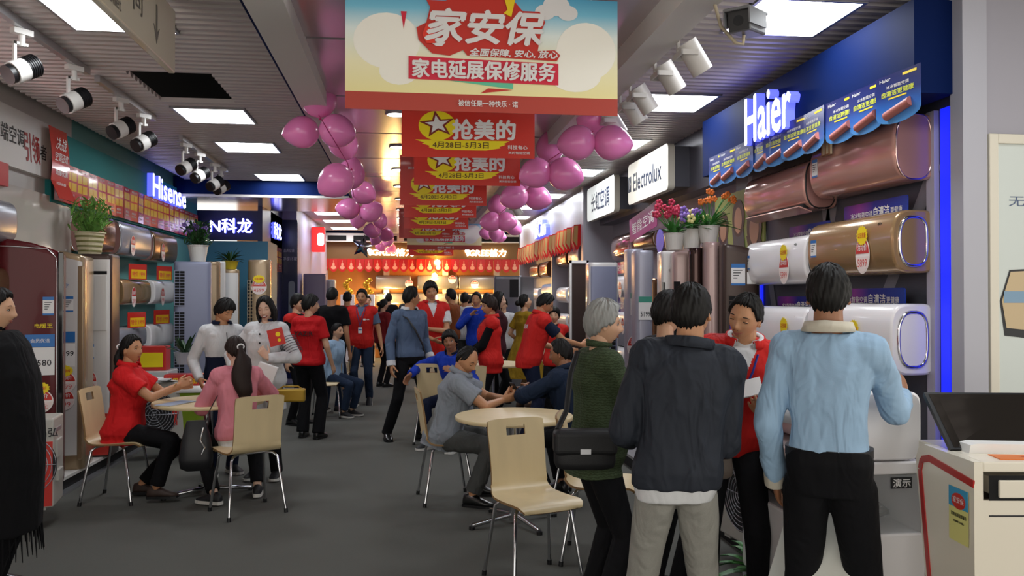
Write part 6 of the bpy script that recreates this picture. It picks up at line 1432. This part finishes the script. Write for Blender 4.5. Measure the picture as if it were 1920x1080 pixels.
    if bottom:
        m_ = bottom['m']; inf = bottom.get('inf', .012); kd = bottom.get('kind', 'trousers'); w0 = bottom.get('w', .05)
        mb = MB(); mb.loft(trings(inf*(.8 if bottom.get('waist') else .3), -.10, bottom.get('waist', .03)), m_)
        if kd == 'trousers':
            for sg, h_, k_, a_ in ((1, hR, kR, aR), (-1, hL, kL, aL)):
                end = a_+(a_-k_).normalized()*.02*s if seat is None else a_+(k_-a_).normalized()*.03*s
                mb.cap(h_+(k_-h_)*.12+V((-sg*.005*s, 0, 0)), k_, (.070*(1+(fat-1)*.6)+inf)*s, (.047+inf)*s, m_, n=18); mb.loft(limbr(k_, end, (.049+inf)*s, (w0*.92+inf*.7)*s, True), m_)
        me = bake(mb, vox*1.1, 4); setmats(me, [m_]+bottom.get('mats', []), (lambda c: bottom['fn'](c, s)) if bottom.get('fn') else None)
        if lod < 2: wrinkle(me, bottom.get('wr', .0035)*s, 5, len(label)+9, (1, 1, .35 if seat is None else .8))
        link('trousers', me, o)
    if dress:
        mb = MB(); rg = []
        for d, rr_, ry in dress['rings']: c = V((0, 0, d*s)); rg.append([c+V((x*rr_*(1+.07*math.sin(9*k*2*math.pi/40)*(1.05-d)), y*ry*(1+.07*math.sin(9*k*2*math.pi/40)*(1.05-d)), 0))*1 for k, (x, y) in enumerate(sup(1, 1, 2, 40))])
        mb.loft(rg, dress['m']); mb.build('skirt', o)
    if shoes:
        for q, (a_, k_) in enumerate(((aR, kR), (aL, kL))): mb = MB(); shoe(mb, a_, R(fy[q]), s*(.92 if fem else 1), shoes['m'], shoes.get('sole', M_black), R(shp[q]), shoes.get('sneaker')); mb.build('shoe', o)
    info = dict(o=o, s=s, N=N_, up=up, rt=rt, fw=fw, SP=SP, shR=shR, shL=shL, wR=wR, wL=wL, eR=eR, eL=eL, P=P, hc=hc, Mt=Mt, nr=nr, fat=fat)
    return info
def front_pt(I, x, d, out=.135):         # a point on the front of the chest
    return I['SP'](d)+I['rt']*x*I['s']+I['fw']*out*I['s']
def vest_front(I, m_lan, badge=True, txt=True, out=.150):
    """lanyard with a card and the chest print of a red vest"""
    s = I['s']; F, Rr, U = I['fw'], I['rt'], I['up']
    mb = MB(); c = front_pt(I, 0, .20, out)
    for sg in (-1, 1): mb.tube([front_pt(I, sg*.065, .47, out-.06), front_pt(I, sg*.05, .40, out-.0), front_pt(I, sg*.022, .30, out+.006), c+F*.004], .006*s, m_lan, 6, flat=.4)
    lny = mb.build('lanyard', I['o'])
    if badge: mb = MB(); mb.prism(rrect(.055*s, .085*s, .005, 2), c-U*.045*s+F*.006, -Rr, U, .003, M_paper); mb.prism(rrect(.045*s, .02*s, .003, 2), c-U*.035*s+F*.0095, -Rr, U, .001, M_lab); mb.build('name_card', lny)
    if txt:
        q = front_pt(I, -.09, .31, out+.004); mb = MB(); mb.prism(rrect(.035*s, .025*s, .003, 2), q-Rr*-.03*s, -Rr, U, .001, M_paper); mb.text('国美', q-Rr*.02*s+F*.002, -Rr, U, .018*s, M_paper, .04*s, .02); mb.build('chest_print', I['o'])
def zipline(I, m_, d0=-.08, d1=.44, out=.13, name='zip'):
    mb = MB(); mb.tube([front_pt(I, 0, d0+(d1-d0)*k/8, out+(.012 if .2 < d0+(d1-d0)*k/8 < .42 else 0)-(.03 if d0+(d1-d0)*k/8 > .42 else 0)) for k in range(9)], .004*I['s'], m_, 6); mb.build(name, I['o'])
def item(name, label, cat, mb, o=None):
    ob = mb.build(name); tag(ob, label, cat); return ob
def wp(I, p): 
    o = I['o']; a = o.rotation_euler.z; p = V(p); return V((o.location.x+p.x*math.cos(a)-p.y*math.sin(a), o.location.y+p.x*math.sin(a)+p.y*math.cos(a), p.z))
# ------------------------------------------------------------------ the crowd
CV = cloth('vest_red', '#c4231f', .75, .5); CR = cloth('shirt_red', '#b8161c', .8, .5); CRp = cloth('polo_red', '#cf1f22', .8, .5)
CB = cloth('trouser_black', '#0d0d11', .85, .4); CBl = cloth('black_knit', '#0b0b0e', .9, .4); CDk = cloth('jacket_charcoal', '#2a2e37', .7, .7, .15)
CGr = cloth('sweatpants_grey', '#97958e', .95, .6, .25); CLb = cloth('shirt_lightblue', '#98b6d2', .65, .6); CWh = cloth('cloth_white', '#cfd0d2', .8, .5); CPk = cloth('cardigan_pink', '#d0808c', .9, .5)
CGn = cloth('knit_green', '#45513a', .95, .4, 0, (26, '#323d28')); CBg = cloth('shirt_bluegrey', '#5a6c88', .75, .6, .2); CSg = cloth('shirt_greyblue', '#8b919a', .75, .6, .2)
CTg = cloth('trouser_grey', '#4a4b4a', .85, .6); CNv = cloth('jacket_navy', '#162338', .8, .6); CJe = cloth('jeans', '#27364e', .85, .5, .25); CRb = cloth('jacket_royal', '#1537a8', .7, .5); CBr = cloth('shirt_brown', '#7a3f1e', .85, .5)
CYl = cloth('dress_mustard', '#9a7a1c', .85, .6, .2); CFl = cloth('blouse_floral', '#8a2328', .85, .4, .5); CMr = cloth('top_maroon', '#3a1820', .85, .4); CNb = cloth('sleeve_navy', '#131b33', .8, .4)
Sblack = mat('shoe_black', '#141414', .3, coat=.3); Ssneak = mat('shoe_dark', '#1c1c20', .6); Ssole = mat('sole_white', '#d0cec8', .6)
SHO = dict(m=Sblack); SNK = dict(m=Ssneak, sole=Ssole, sneaker=True)
M_lanb = mat('lanyard_blue', '#1a2a8c', .6); M_lanp = mat('lanyard_purple', '#4a2a5c', .6)

# 1 light blue shirt man, back to us, right foreground
I = person('man from behind in a light blue shirt, hand on the white unit', gp(1553, 3.08), 34, 1.72, skin='d', lod=0, fat=.92, look=dict(hair='short', seed=3),
    top=dict(m=CLb, inf=.011, hem=.04, collar='fold', cm=cloth('collar_cream', '#c9c2b2', .8, .3), sleeve='long', loose=.016, wr=.005), bottom=dict(m=CB, inf=.020, waist=.07), shoes=SHO, hs=.92, head=(-6, 2, 0),
    rh=(.235, .39, 1.155), rp=(.15, -.3, -1), rhd=(-.35, .6, .7), rn=(0, .6, -.6), rc=.8, lh=(-.20, .06, .86), lp=(-.3, -1, 0), lc=.6, rf=(.10, .03), lf=(-.10, 0), twist=3)
m = MB(); 
for w_, e_ in ((I['wL'], I['eL']),): t = (w_-e_).normalized(); m.cyl(w_-t*.02, w_+t*.03, .042, cloth('cuff_cream', '#c9c2b2', .8), .044)
m.build('cuff', I['o'])
m = MB(); m.loft([[I['SP'](d)+V((x*.154, y*.116, 0)) for x, y in sup(1, 1, 2.6, 30)] for d in (.04, .072)], M_ink); m.build('belt', I['o'])
q = at(1612, 742, 3.25); m = MB(); m.tube([q+V((.035, 0, .06)), q, q+V((-.02, 0, -.06)), q+V((-.045, .02, -.14))], .010, M_paper, 6, flat=.3); m.tube([q+V((.035, -.006, .06)), q+V((.02, -.006, .03))], .014, M_tagr, 6, flat=.3); m.tube([q+V((-.015, -.008, -.03)), q+V((-.022, -.008, -.06))], .014, M_tagr, 6, flat=.3); item('leaflet', 'folded red and white leaflet tucked under the light blue arm', 'papers', m)

# 2 charcoal jacket man
I = person('young man seen from behind in a charcoal jacket and light grey sweatpants', gp(1268, 3.12), 12, 1.65, skin='b', lod=0, fat=.95, hs=.93, look=dict(hair='short', seed=5),
    top=[dict(m=CWh, inf=.026, hem=-.095, name='undershirt', sleeve='none', d1=0.0), dict(m=CDk, inf=.034, hem=-.045, collar='fold', sleeve='long', loose=.018, wr=.006, name='jacket')],
    bottom=dict(m=CGr, inf=.016, wr=.006, w=.07), shoes=SNK, head=(22, 5, -4), lh=(-.17, .26, 1.03), lp=(-.3, -1, -.3), rh=(.13, .27, 1.03), rp=(.2, -1, -.4), lean=3, side=6, rf=(.12, .02), lf=(-.13, 0))
# 3 salesman bending towards him
I = person('smiling salesman in a red vest leaning in with a white folder, seen from the front', gp(1372, 4.0), 202, 1.64, skin='b', lod=0, look=dict(hair='crop', eyes='smile', mouth='smile', seed=9),
    top=dict(m=CWh, inf=.012, hem=-.08, collar='fold', sleeve='long', loose=.012), vest=dict(m=CV, hem=-.10, name='vest', collar='fold', inf=.020, flare=.01), bottom=dict(m=CB), shoes=SHO,
    lean=14, side=-7, head=(26, 14, -16), lh=(-.16, .34, 1.10), lp=(-.8, -.4, -.4), lhd=(.35, .7, .2), ln=(.4, .1, .9), lc=.6, rh=(.26, .25, .98), rp=(.8, -.8, 0), rf=(.12, -.1), lf=(-.12, .1), neckf=.01)
vest_front(I, M_lanb, False, True, .152)
q = at(1394, 730, 3.62); m = MB(); m.M = Matrix.Translation(q) @ Matrix.Rotation(R(-28), 4, 'Y') @ Matrix.Rotation(R(26), 4, 'X') @ Matrix.Rotation(R(-25), 4, 'Z'); m.box((-.08, -.055, -.003), (.08, .055, .003), M_paper); m.box((-.08, -.053, -.006), (.078, .055, -.003), mat('folder_tan', '#b88a5a', .5)); item('folder', 'white paper folder held by the smiling salesman', 'papers', m)
# 4 grey haired woman
I = person('elderly woman with short grey hair in a dark green knit cardigan, arms folded, facing right', gp(1114, 3.95), 82, 1.57, 'f', 'a', 1.12, 0, dict(hair='grey', seed=2, hw=1.02),
    top=dict(m=CGn, inf=.024, hem=-.14, collar='stand', sleeve='long', loose=.016, wr=.004, name='cardigan', flare=.01), bottom=dict(m=CB, inf=.014), shoes=SHO, head=(12, 2, 0),
    rh=(-.06, .26, 1.16), rp=(1, -.2, -.6), rhd=(-1, .1, 0), lh=(.10, .23, 1.12), lp=(-1, -.2, -.6), lhd=(1, .1, 0), lean=3)
def handbag(label, P0, strap, w_, d_, h, m_, ang=0, badge=False, flap=True):
    o = thing('shoulder_bag', label, 'bag', P0, ang); m = MB(); m.loft([[V((x*w_/2*k, y*d_/2*k2, z*h/2)) for x, y in sup(1, 1, 3.5, 28)] for k, k2, z in (((.7, .6, -1), (.93, .95, -.9), (1, 1, -.6), (1, 1, .2), (.9, .75, .8), (.8, .45, 1)) if flap else ((.6, .5, -1), (.9, .95, -.88), (1, 1, -.5), (.88, .85, .1), (.66, .5, .75), (.55, .25, 1)))], m_); m.build('bag_body', o)
    m = MB()
    if flap: m.box((-w_/2-.004, -d_/2-.008, -h*.12), (w_/2+.004, d_/2*.6, h/2+.006), m_, .025); m.build('flap', o)
    if badge: m = MB(); m.box((-.025, -d_/2-.0115, -.01), (.02, -d_/2-.008, .012), M_alu); m.build('metal_badge', o)
    if strap:
        Mi = Matrix.Rotation(-ang, 3, 'Z'); m = MB(); m.tube([Mi @ (V(p)-V(P0)) for p in strap], .014, m_, 6, flat=.25); m.build('strap', o)
    return o
Mbag = mat('bag_black', '#101013', .6, bump=(200, .3, .002))
q = at(1096, 842, 3.62); handbag('black shoulder bag with a small silver badge at the grey haired woman\'s hip', q, [q+V((-.12, 0, .09)), at(1062, 770, 3.72), at(1070, 700, 3.76), at(1083, 658, 3.9)], .27, .12, .17, Mbag, -.1, True)
m = MB(); 
q = at(1350, 858, 3.15); handbag('small brown pouch hanging at the charcoal jacket man\'s right wrist', q, [q+V((0, 0, .07)), q+V((-.03, .0, .14))], .10, .06, .16, mat('bag_brown', '#4a3f38', .6), .3, False, False)
# 5 hidden person with black bob
I = person('person with black bobbed hair hidden behind the charcoal jacket', gp(1247, 4.35), 70, 1.62, 'f', 'a', 1, 1, dict(hair='mop', seed=7), top=dict(m=CB, inf=.015, hem=-.08), bottom=dict(m=CB), shoes=SHO, head=(0, 8, 0))
# 6 woman in black at the left edge
I = person('woman in a long black fringed shawl at the left edge, facing right', gp(-14, 4.35), 78, 1.64, 'f', 'a', 1.0, 0, dict(hair='tied', seed=1), top=dict(m=CBl, inf=.02, hem=-.1, collar='stand', sleeve='long'), bottom=dict(m=CBl, inf=.016), shoes=SHO, head=(8, 4, 0), rh=(.12, .08, .95), lh=(-.12, .08, .95))
m = MB(); rg = []
for d, a, b in ((1.44, .10, .10), (1.36, .20, .15), (1.2, .25, .20), (1.0, .27, .22), (.75, .28, .23), (.5, .27, .22), (.36, .265, .215)): rg.append([V((x*a, y*b+.02, d*.965)) for x, y in sup(1, 1, 2.4, 30)])
m.loft(rg, CBl); me = bake(m, .012, 3); setmats(me, [CBl]); wrinkle(me, .006, 5, 3, (1, 1, .2)); link('shawl', me, I['o'])
m = MB()
for k in range(46): a = k*2*math.pi/46; x, y = .26*math.cos(a), .21*math.sin(a)+.02; m.tube([V((x, y, .36)), V((x*1.03, y*1.03, .28)), V((x*1.05+rnd.uniform(-.015, .015), y*1.05, .19+rnd.uniform(0, .05)))], [.005, .004, .002], CBl, 5)
m.build('fringe', I['o'])
# 7 red polo woman sitting
q = gp(230, 6.42)
I = person('woman with a ponytail in a red polo shirt sitting sideways on a plywood chair', q, 88, 1.62, 'f', 'b', 1.16, 0, dict(hair='pony', len=.2, tie=1, seed=4),
    top=dict(m=CRp, inf=.022, hem=-.13, flare=.01, collar='fold', sleeve='short', loose=.014, wr=.005), bottom=dict(m=CB, inf=.014), shoes=dict(m=mat('boot_brown', '#3a2a24', .6)), seat=.565, lean=6, head=(28, -2, 0), lift=0,
    rh=(.03, .44, .92), rp=(.8, -.4, -.7), rhd=(-.3, .8, .35), rc=.9, lh=(-.05, .44, .90), lp=(-.8, -.4, -.6), lhd=(.2, .9, .25), lc=.9, rf=(.15, .30, .11), lf=(-.12, .12, .09), fy=(0, 0), kn=(0, .8, .8))
m = MB(); t = (I['wR']-I['eR']).normalized(); m.tube([I['wR']-t*.03+V((math.cos(a*.6)*.03, math.sin(a*.6)*.012, math.sin(a*.6)*.03)) for a in range(10)], .004, mat('bangle_gold', '#b9935a', .3, .8), 6, True); m.build('bangle', I['o'])
# 8 woman in pink, back to us
I = person('woman with a very long ponytail in a pink cardigan sitting back to camera', gp(447, 6.22), -22, 1.62, 'f', 'c', 1.0, 0, dict(hair='pony', len=.40, thick=1.5, tie=1, hm=M_hairb, seed=8),
    top=[dict(m=CWh, inf=.016, hem=-.13, name='undershirt', sleeve='short'), dict(m=CPk, inf=.022, hem=-.07, sleeve='half', loose=.012, wr=.005, name='cardigan')], bottom=dict(m=CB, inf=.014), shoes=SNK, seat=.565, lean=7, head=(-8, 10, 0),
    lh=(-.17, .34, .90), lp=(-.5, -.6, -1), lhd=(.5, .8, -.1), lc=.7, rh=(.12, .36, .90), rp=(1, -.4, -.5), rf=(.20, .22, .09), lf=(-.16, .10, .09), fy=(15, -40), kn=(0, .8, .8))
q = at(368, 835, 6.0); o = handbag('black slouchy handbag with a chrome clasp hanging beside the woman in pink', q, [q+V((.06, 0, .14)), at(393, 770, 6.05), at(408, 742, 6.1)], .24, .14, .36, mat('bag_leather', '#15151a', .45), .2, False, False)
m = MB(); m.tube([V((.05, -.09, .14)), V((.03, -.10, .05)), V((.06, -.10, .0)), V((.04, -.1, -.05))], .006, M_chrome, 6); m.build('clasp_chain', o)
# 9 boy with white and black jacket
def boyfn(c, s): return ((c[:, 2] < 1.12*s) & (np.abs(c[:, 0]) < .17*s)).astype(int)
I = person('boy in a white and black school jacket standing behind the left table looking down', gp(416, 7.35), 150, 1.58, skin='b', lod=1, look=dict(hair='mop', eyes='down', seed=6),
    top=dict(m=CWh, inf=.014, hem=-.12, collar='fold', cm=CNb, sleeve='long', loose=.014, mats=[CNb], fn=boyfn, name='jacket'), bottom=dict(m=CNb), shoes=SNK, head=(-28, 24, 0), rh=(.24, .12, .92), lh=(-.22, .28, 1.05), lhd=(.6, .7, 0))
zipline(I, M_ink, -.08, .42, .142)
# 10 laughing woman
I = person('laughing woman with dark hair in a long white jacket holding a red card', gp(500, 7.15), 192, 1.60, 'f', 'c', 1.05, 0, dict(hair='long', len=.05, eyes='smile', mouth='laugh', seed=10),
    top=dict(m=CWh, inf=.022, hem=-.30, collar='stand', cm=CNb, sleeve='long', loose=.02, wr=.005, name='jacket', flare=.02), bottom=dict(m=CB), shoes=SNK, head=(-6, 8, 6),
    lh=(-.10, .22, 1.12), lp=(-1, -.4, -.4), lhd=(.6, .2, .75), ln=(.3, -.8, .2), lc=1.0, rh=(.20, .22, 1.00), rp=(1, -.4, -.3), rhd=(-.2, .8, 0), rc=.8)
s_ = I['s']; m = MB()
for d in (.40, .32, .24): m.ell(front_pt(I, -.0, d, .165), .009, M_ink, 8, 6)
m.build('buttons', I['o'])
m = MB()
for k in range(7): a = I['shL']+(I['eL']-I['shL'])*(.35+.09*k); t = (I['eL']-I['shL']).normalized(); u = t.orthogonal().normalized(); w_ = t.cross(u); m.tube([a+u*math.cos(b*.6)*.080+w_*math.sin(b*.6)*.080 for b in range(11)], .003, mat('sleeve_print', '#55565c', .7), 5, True)
m.build('sleeve_print', I['o'])
def worldbox(name, label, cat, p, dims, m_, rot=(0, 0, 0), b=.0, extra=None):
    mb = MB(); mb.box(tuple(-x/2 for x in dims), tuple(x/2 for x in dims), m_, b)
    if extra: extra(mb)
    ob = tag(mb.build(name, None, p), label, cat); ob.rotation_euler = rot; return ob
q = wp(I, I['wL']+V((.07, .055, .07)))
def redc(mb): mb.prism(ellp(.02, .02, 14), (.02, -.0055, .02), X3, Z3, .001, M_yellow); mb.prism(ellp(.014, .014, 12), (.02, -.0055, -.03), X3, Z3, .001, M_yellow)
worldbox('red_card', 'red card with gold emblems held up by the laughing woman', 'card', at(518, 632, 6.86), (.13, .008, .14), M_tagr, (0, R(-14), R(-8)), 0, redc)
worldbox('paper_bag', 'white paper bag hanging from the laughing woman\'s hand', 'bag', at(497, 705, 6.85), (.16, .06, .2), M_paper, (0, R(20), 0), .006)
m = MB(); m.box((-.12, -.04, -.05), (.12, .04, .06), mat('bag_gold', '#a8882c', .35, .4), .015); m.tube([V((-.1, 0, .05)), V((-.06, 0, .08)), V((.06, 0, .08)), V((.1, 0, .05))], .006, MC['bag_gold']); ob = tag(m.build('gold_handbag', None, at(545, 742, 6.9)), 'small gold handbag at the laughing woman\'s side', 'bag')
# 11 woman in red T-shirt black trousers
I = person('woman with short black hair in a red T-shirt and black trousers, seen from behind', gp(579, 9.15), 18, 1.61, 'f', 'a', 1.12, 1, dict(hair='mop', seed=12), top=dict(m=CR, inf=.018, hem=-.07, sleeve='short', loose=.01), bottom=dict(m=CB, inf=.02, w=.065), shoes=SHO, head=(60, 0, 0), rh=(.25, .10, .86), lh=(-.10, .22, 1.05), rf=(.12, 0), lf=(-.1, .06))
m = MB(); m.text('YAZIR', I['SP'](.30)-I['fw']*.136, I['rt'], Z3, .05, M_ink, .22, .02); m.build('back_print', I['o'])
# 12 black T-shirt man
I = person('man in a black T-shirt and dark jeans seen from behind, arm raised', gp(622, 11.2), 20, 1.72, skin='b', lod=2, look=dict(hair='crop', seed=13), fat=1.08, top=dict(m=CBl, inf=.02, hem=-.06, sleeve='short', loose=.02), bottom=dict(m=CJe), shoes=SNK, lh=(-.26, .22, 1.12))
# 13 red vest man far, back
I = person('shop assistant in red seen from behind near the back left plinth', gp(651, 14.2), 5, 1.68, skin='b', lod=2, look=dict(hair='crop', seed=14), top=dict(m=CR, inf=.02, sleeve='short'), bottom=dict(m=CB), shoes=SHO)
# dark vest person behind the red T-shirt
I = person('person with black hair in a red vest half hidden beyond the red T-shirt woman', gp(556, 10.2), 120, 1.62, skin='a', lod=2, look=dict(hair='mop', seed=15), top=dict(m=CBl, inf=.014), vest=dict(m=CV, hem=-.08, name='vest'), bottom=dict(m=CB), shoes=SHO)
# 14 walking man in red vest
I = person('young man in red vest and jeans with a name card walking down the aisle', gp(679, 12.0), 187, 1.70, skin='b', lod=1, look=dict(hair='short', seed=16), top=dict(m=CBg, inf=.012, hem=-.12, sleeve='short', loose=.012, collar='fold'), vest=dict(m=CV, hem=-.11, name='vest', collar='stand', inf=.018), bottom=dict(m=CJe, inf=.014), shoes=SNK, rh=(.30, .04, .82), lh=(-.30, .06, .82), rf=(.07, .14), lf=(-.09, -.10, .11), shp=(0, 20))
vest_front(I, M_lanp, True, True, .150)
# 15 blue grey shirt man with strap
I = person('man in a blue grey shirt and black trousers with a crossbody strap, looking right', gp(768, 9.1), 150, 1.70, skin='b', lod=0, look=dict(hair='short', seed=17, part=1), top=dict(m=CBg, inf=.016, hem=-.02, collar='fold', cm=CWh, sleeve='long', loose=.014, cuffs=CWh), bottom=dict(m=CB, inf=.014, waist=.05), shoes=SHO, head=(-82, -2, 0), rh=(.24, .02, .84), lh=(-.24, .04, .90), rf=(.20, -.14), lf=(-.08, .12), fy=(20, -25))
m = MB(); m.tube([front_pt(I, .13, .45, .03), front_pt(I, .10, .40, .13), front_pt(I, .02, .28, .155), front_pt(I, -.08, .12, .14), front_pt(I, -.16, .02, .06)], .018, M_ink, 8, flat=.25); m.build('shoulder_strap', I['o'])
# 16 tall vest man arms crossed
I = person('tall young man in a red vest over a white T-shirt, arms crossed', gp(808, 10.3), 170, 1.78, skin='b', lod=1, look=dict(hair='mop', seed=18), top=dict(m=CWh, inf=.012, sleeve='short', loose=.016, collar='fold'), vest=dict(m=CV, hem=-.14, name='vest', inf=.018, collar='fold'), bottom=dict(m=CNb), shoes=SNK, lh=(.06, .20, 1.12), lp=(-1, -.2, -.5), lhd=(1, .1, .1), rh=(.02, .22, 1.0), rp=(1, -.2, -.3), head=(5, 2, 8))
# 17 bun woman floral
I = person('woman with a hair bun in a dark red patterned blouse at the far shelves', gp(718, 14.4), 50, 1.55, 'f', 'a', 1, 2, dict(hair='bun', seed=19), top=dict(m=CFl, inf=.018), bottom=dict(m=CB), shoes=SHO)
# 18 brown shirt, 19 white shirt
I = person('man in a rust brown shirt facing left towards the back counter', gp(847, 13.6), 300, 1.72, skin='b', lod=2, look=dict(hair='short', seed=20), top=dict(m=CBr, inf=.022, hem=-.08, loose=.015), bottom=dict(m=CTg), shoes=SHO, rh=(.12, .25, 1.12), lh=(-.1, .25, 1.12))
I = person('man in a white shirt just behind the rust brown shirt', gp(871, 14.2), 20, 1.66, skin='b', lod=2, look=dict(hair='short', seed=21), top=dict(m=CWh, inf=.024, hem=-.08, loose=.02), bottom=dict(m=CTg), shoes=SHO)
# 20 blue jacket standing
I = person('boy standing in a bright blue jacket with a hand at his chin', gp(894, 12.6), 200, 1.66, skin='b', lod=2, look=dict(hair='short', seed=22), top=dict(m=CRb, inf=.026, hem=-.10, loose=.015), bottom=dict(m=CNb), shoes=SNK, rh=(.05, .2, 1.32), rp=(1, -.1, -.9))
# 21 dark haired woman maroon
I = person('woman with shoulder length black hair in maroon beyond the vest saleswoman', gp(932, 10.9), 95, 1.66, 'f', 'c', 1, 2, dict(hair='long', len=.1, seed=23), top=dict(m=CMr, inf=.02), bottom=dict(m=CB), shoes=SHO, head=(10, 0, 0))
# 22 vest saleswoman
I = person('saleswoman in a red vest over black sleeves, hands clasped, facing left', gp(921, 9.2), 272, 1.60, 'f', 'b', 1.08, 1, dict(hair='mop', seed=24, hm=M_hairb), top=dict(m=CBl, inf=.012, sleeve='half', loose=.006), vest=dict(m=CV, hem=-.16, name='vest', inf=.020, collar='fold'), bottom=dict(m=CB), shoes=SHO, rh=(.0, .26, 1.0), rp=(1, -.4, -.4), rhd=(-.6, .6, 0), lh=(.02, .26, .98), lp=(-1, -.4, -.4), lhd=(.6, .6, 0), head=(-12, 6, 0))
vest_front(I, M_lanp, False, True, .150)
# 23 seated boy blue tracksuit
I = person('boy in a royal blue tracksuit sitting low and leaning on the far table', gp(864, 8.75), 215, 1.62, skin='d', lod=1, look=dict(hair='mop', seed=25), top=dict(m=CRb, inf=.024, hem=-.08, sleeve='long', loose=.014, collar='stand', cm=CNb), bottom=dict(m=CNb), shoes=SNK, seat=.54, lean=22, head=(-20, -4, 8), rh=(.42, .36, .80), rp=(1, -.4, -.2), rhd=(.5, .3, -.8), rc=.9, lh=(-.2, .42, .84), lf=(-.14, .36, .085), rf=(.2, .34, .085), kn=(0, .8, .8))
# 24 man with the phone
I = person('balding man in a grey short sleeved shirt sitting and looking down at his phone', gp(826, 6.38), 96, 1.62, skin='b', lod=0, fat=1.18, look=dict(hair='bald', eyes='down', seed=26, hw=1.06),
    top=dict(m=CSg, inf=.024, hem=-.12, flare=.01, collar='fold', sleeve='short', loose=.02, wr=.006), bottom=dict(m=CTg, inf=.020, wr=.006, w=.06), shoes=SHO, seat=.53, lean=20, head=(34, 32, 0),
    rh=(.03, .50, .81), rp=(1, .0, -.5), rhd=(-.2, .9, .25), rn=(-.8, .1, .5), rc=1.1, lh=(-.06, .52, .815), lp=(-1, .0, -.4), lhd=(.3, .9, .2), ln=(.8, .1, .5), lc=1.1, rf=(.20, .26, .085), lf=(-.16, .30, .085), fy=(20, 0), kn=(0, .8, .8))
q = wp(I, (I['wR']+I['wL'])/2+V((0, .10, .07))); worldbox('smartphone', 'dark smartphone held over the table by the balding man', 'phone', q, (.075, .009, .15), M_black, (R(35), 0, R(-70)), .004)
# 25 navy jacket man seated, back
I = person('man in a navy jacket with cropped hair sitting across the table, leaning forward', gp(1090, 6.35), 318, 1.66, skin='d', lod=0, fat=1.05, look=dict(hair='crop', seed=27), top=dict(m=CNv, inf=.026, hem=-.10, collar='fold', sleeve='long', loose=.018, wr=.006, name='jacket'), bottom=dict(m=CB, inf=.015), shoes=SHO, seat=.54, lean=18, head=(-20, 8, 0),
    lh=(-.12, .50, .83), lp=(-1, -.1, -.3), lhd=(.7, .6, 0), rh=(.0, .50, .83), rp=(1, -.3, -.3), rhd=(-.7, .6, 0), rf=(.12, .30, .085), lf=(-.14, .24, .085), kn=(0, .8, .8))
chair(gp(1096, 6.42), 300, 'plywood chair under the man in the navy jacket', CG)
# 26 vest man reaching right
I = person('young man in a red vest over a navy T-shirt reaching right towards the shelves', gp(992, 8.8), 80, 1.66, skin='b', lod=1, look=dict(hair='short', seed=28), top=dict(m=CNb, inf=.012, sleeve='short', loose=.016), vest=dict(m=CV, hem=-.10, name='vest', inf=.020, collar='fold'), bottom=dict(m=CNb, inf=.014), shoes=SHO, lean=16, head=(10, 26, 0), rh=(.14, .55, 1.08), rp=(.6, -.3, -.8), rhd=(0, 1, 0), rc=.4, lh=(-.1, .45, 1.02), lf=(-.1, .1), rf=(.1, -.1))
m = MB(); m.text('国美', I['SP'](.33)-I['fw']*.128+I['rt']*0, I['rt'], I['up'], .05, M_paper, .12, .02); m.build('back_print', I['o'])
# 27 yellow dress
I = person('woman with a low bun in a mustard dress, bare legs', gp(983, 11.6), 60, 1.62, 'f', 'a', 1, 1, dict(hair='bun', seed=29), top=dict(m=CYl, inf=.016, hem=-.04, sleeve='short', loose=.02), shoes=dict(m=mat('sandal_brown', '#4a3526', .6)), dress=dict(m=CYl, rings=[(1.06, .145, .11), (.95, .19, .15), (.8, .24, .2), (.6, .30, .26), (.46, .34, .29)]), head=(20, -18, 0), rh=(.2, .2, 1.0), lh=(-.24, .12, .95))
# 28 face behind the reaching man
I = person('woman in a red vest peering from behind the reaching vest man', gp(1040, 10.2), 200, 1.46, 'f', 'a', 1, 2, dict(hair='mop', seed=30), top=dict(m=CBl, inf=.012), vest=dict(m=CV, hem=-.1, name='vest'), bottom=dict(m=CB), shoes=SHO)
# far background heads
for k, (u, t, fc, H, top_, lab) in enumerate(((728, 17.5, 10, 1.66, CBl, 'black topped shopper far back left of the blue grey shirt'), (768, 15.8, 340, 1.7, CTg, 'grey topped shopper far back behind the blue grey shirt'), (880, 17.0, 30, 1.62, CMr, 'maroon topped shopper far back by the shelves'), (913, 15.6, 0, 1.66, CRb, 'blue topped shopper far back by the refrigerator'), (943, 12.3, 200, 1.58, CWh, 'striped white topped shopper near the silver refrigerator'), (690, 18.6, 180, 1.6, CPk, 'pink topped shopper far back at the plinths'))):
    person(lab, gp(u, t), fc, H, 'm', 'a', 1, 2, dict(hair='short', seed=40+k), top=dict(m=top_, inf=.02), bottom=dict(m=CB), shoes=SHO)
# crouched light blue person on the far chair
I = person('seated person in pale blue on the far pale chair behind the red T-shirt', gp(620, 10.9), 120, 1.55, 'f', 'a', 1, 2, dict(hair='tied', seed=50), top=dict(m=CLb, inf=.02), bottom=dict(m=CJe), shoes=SNK, seat=.55, lean=10, rf=(.1, .3, .085), lf=(-.1, .3, .085), kn=(0, .8, .8))
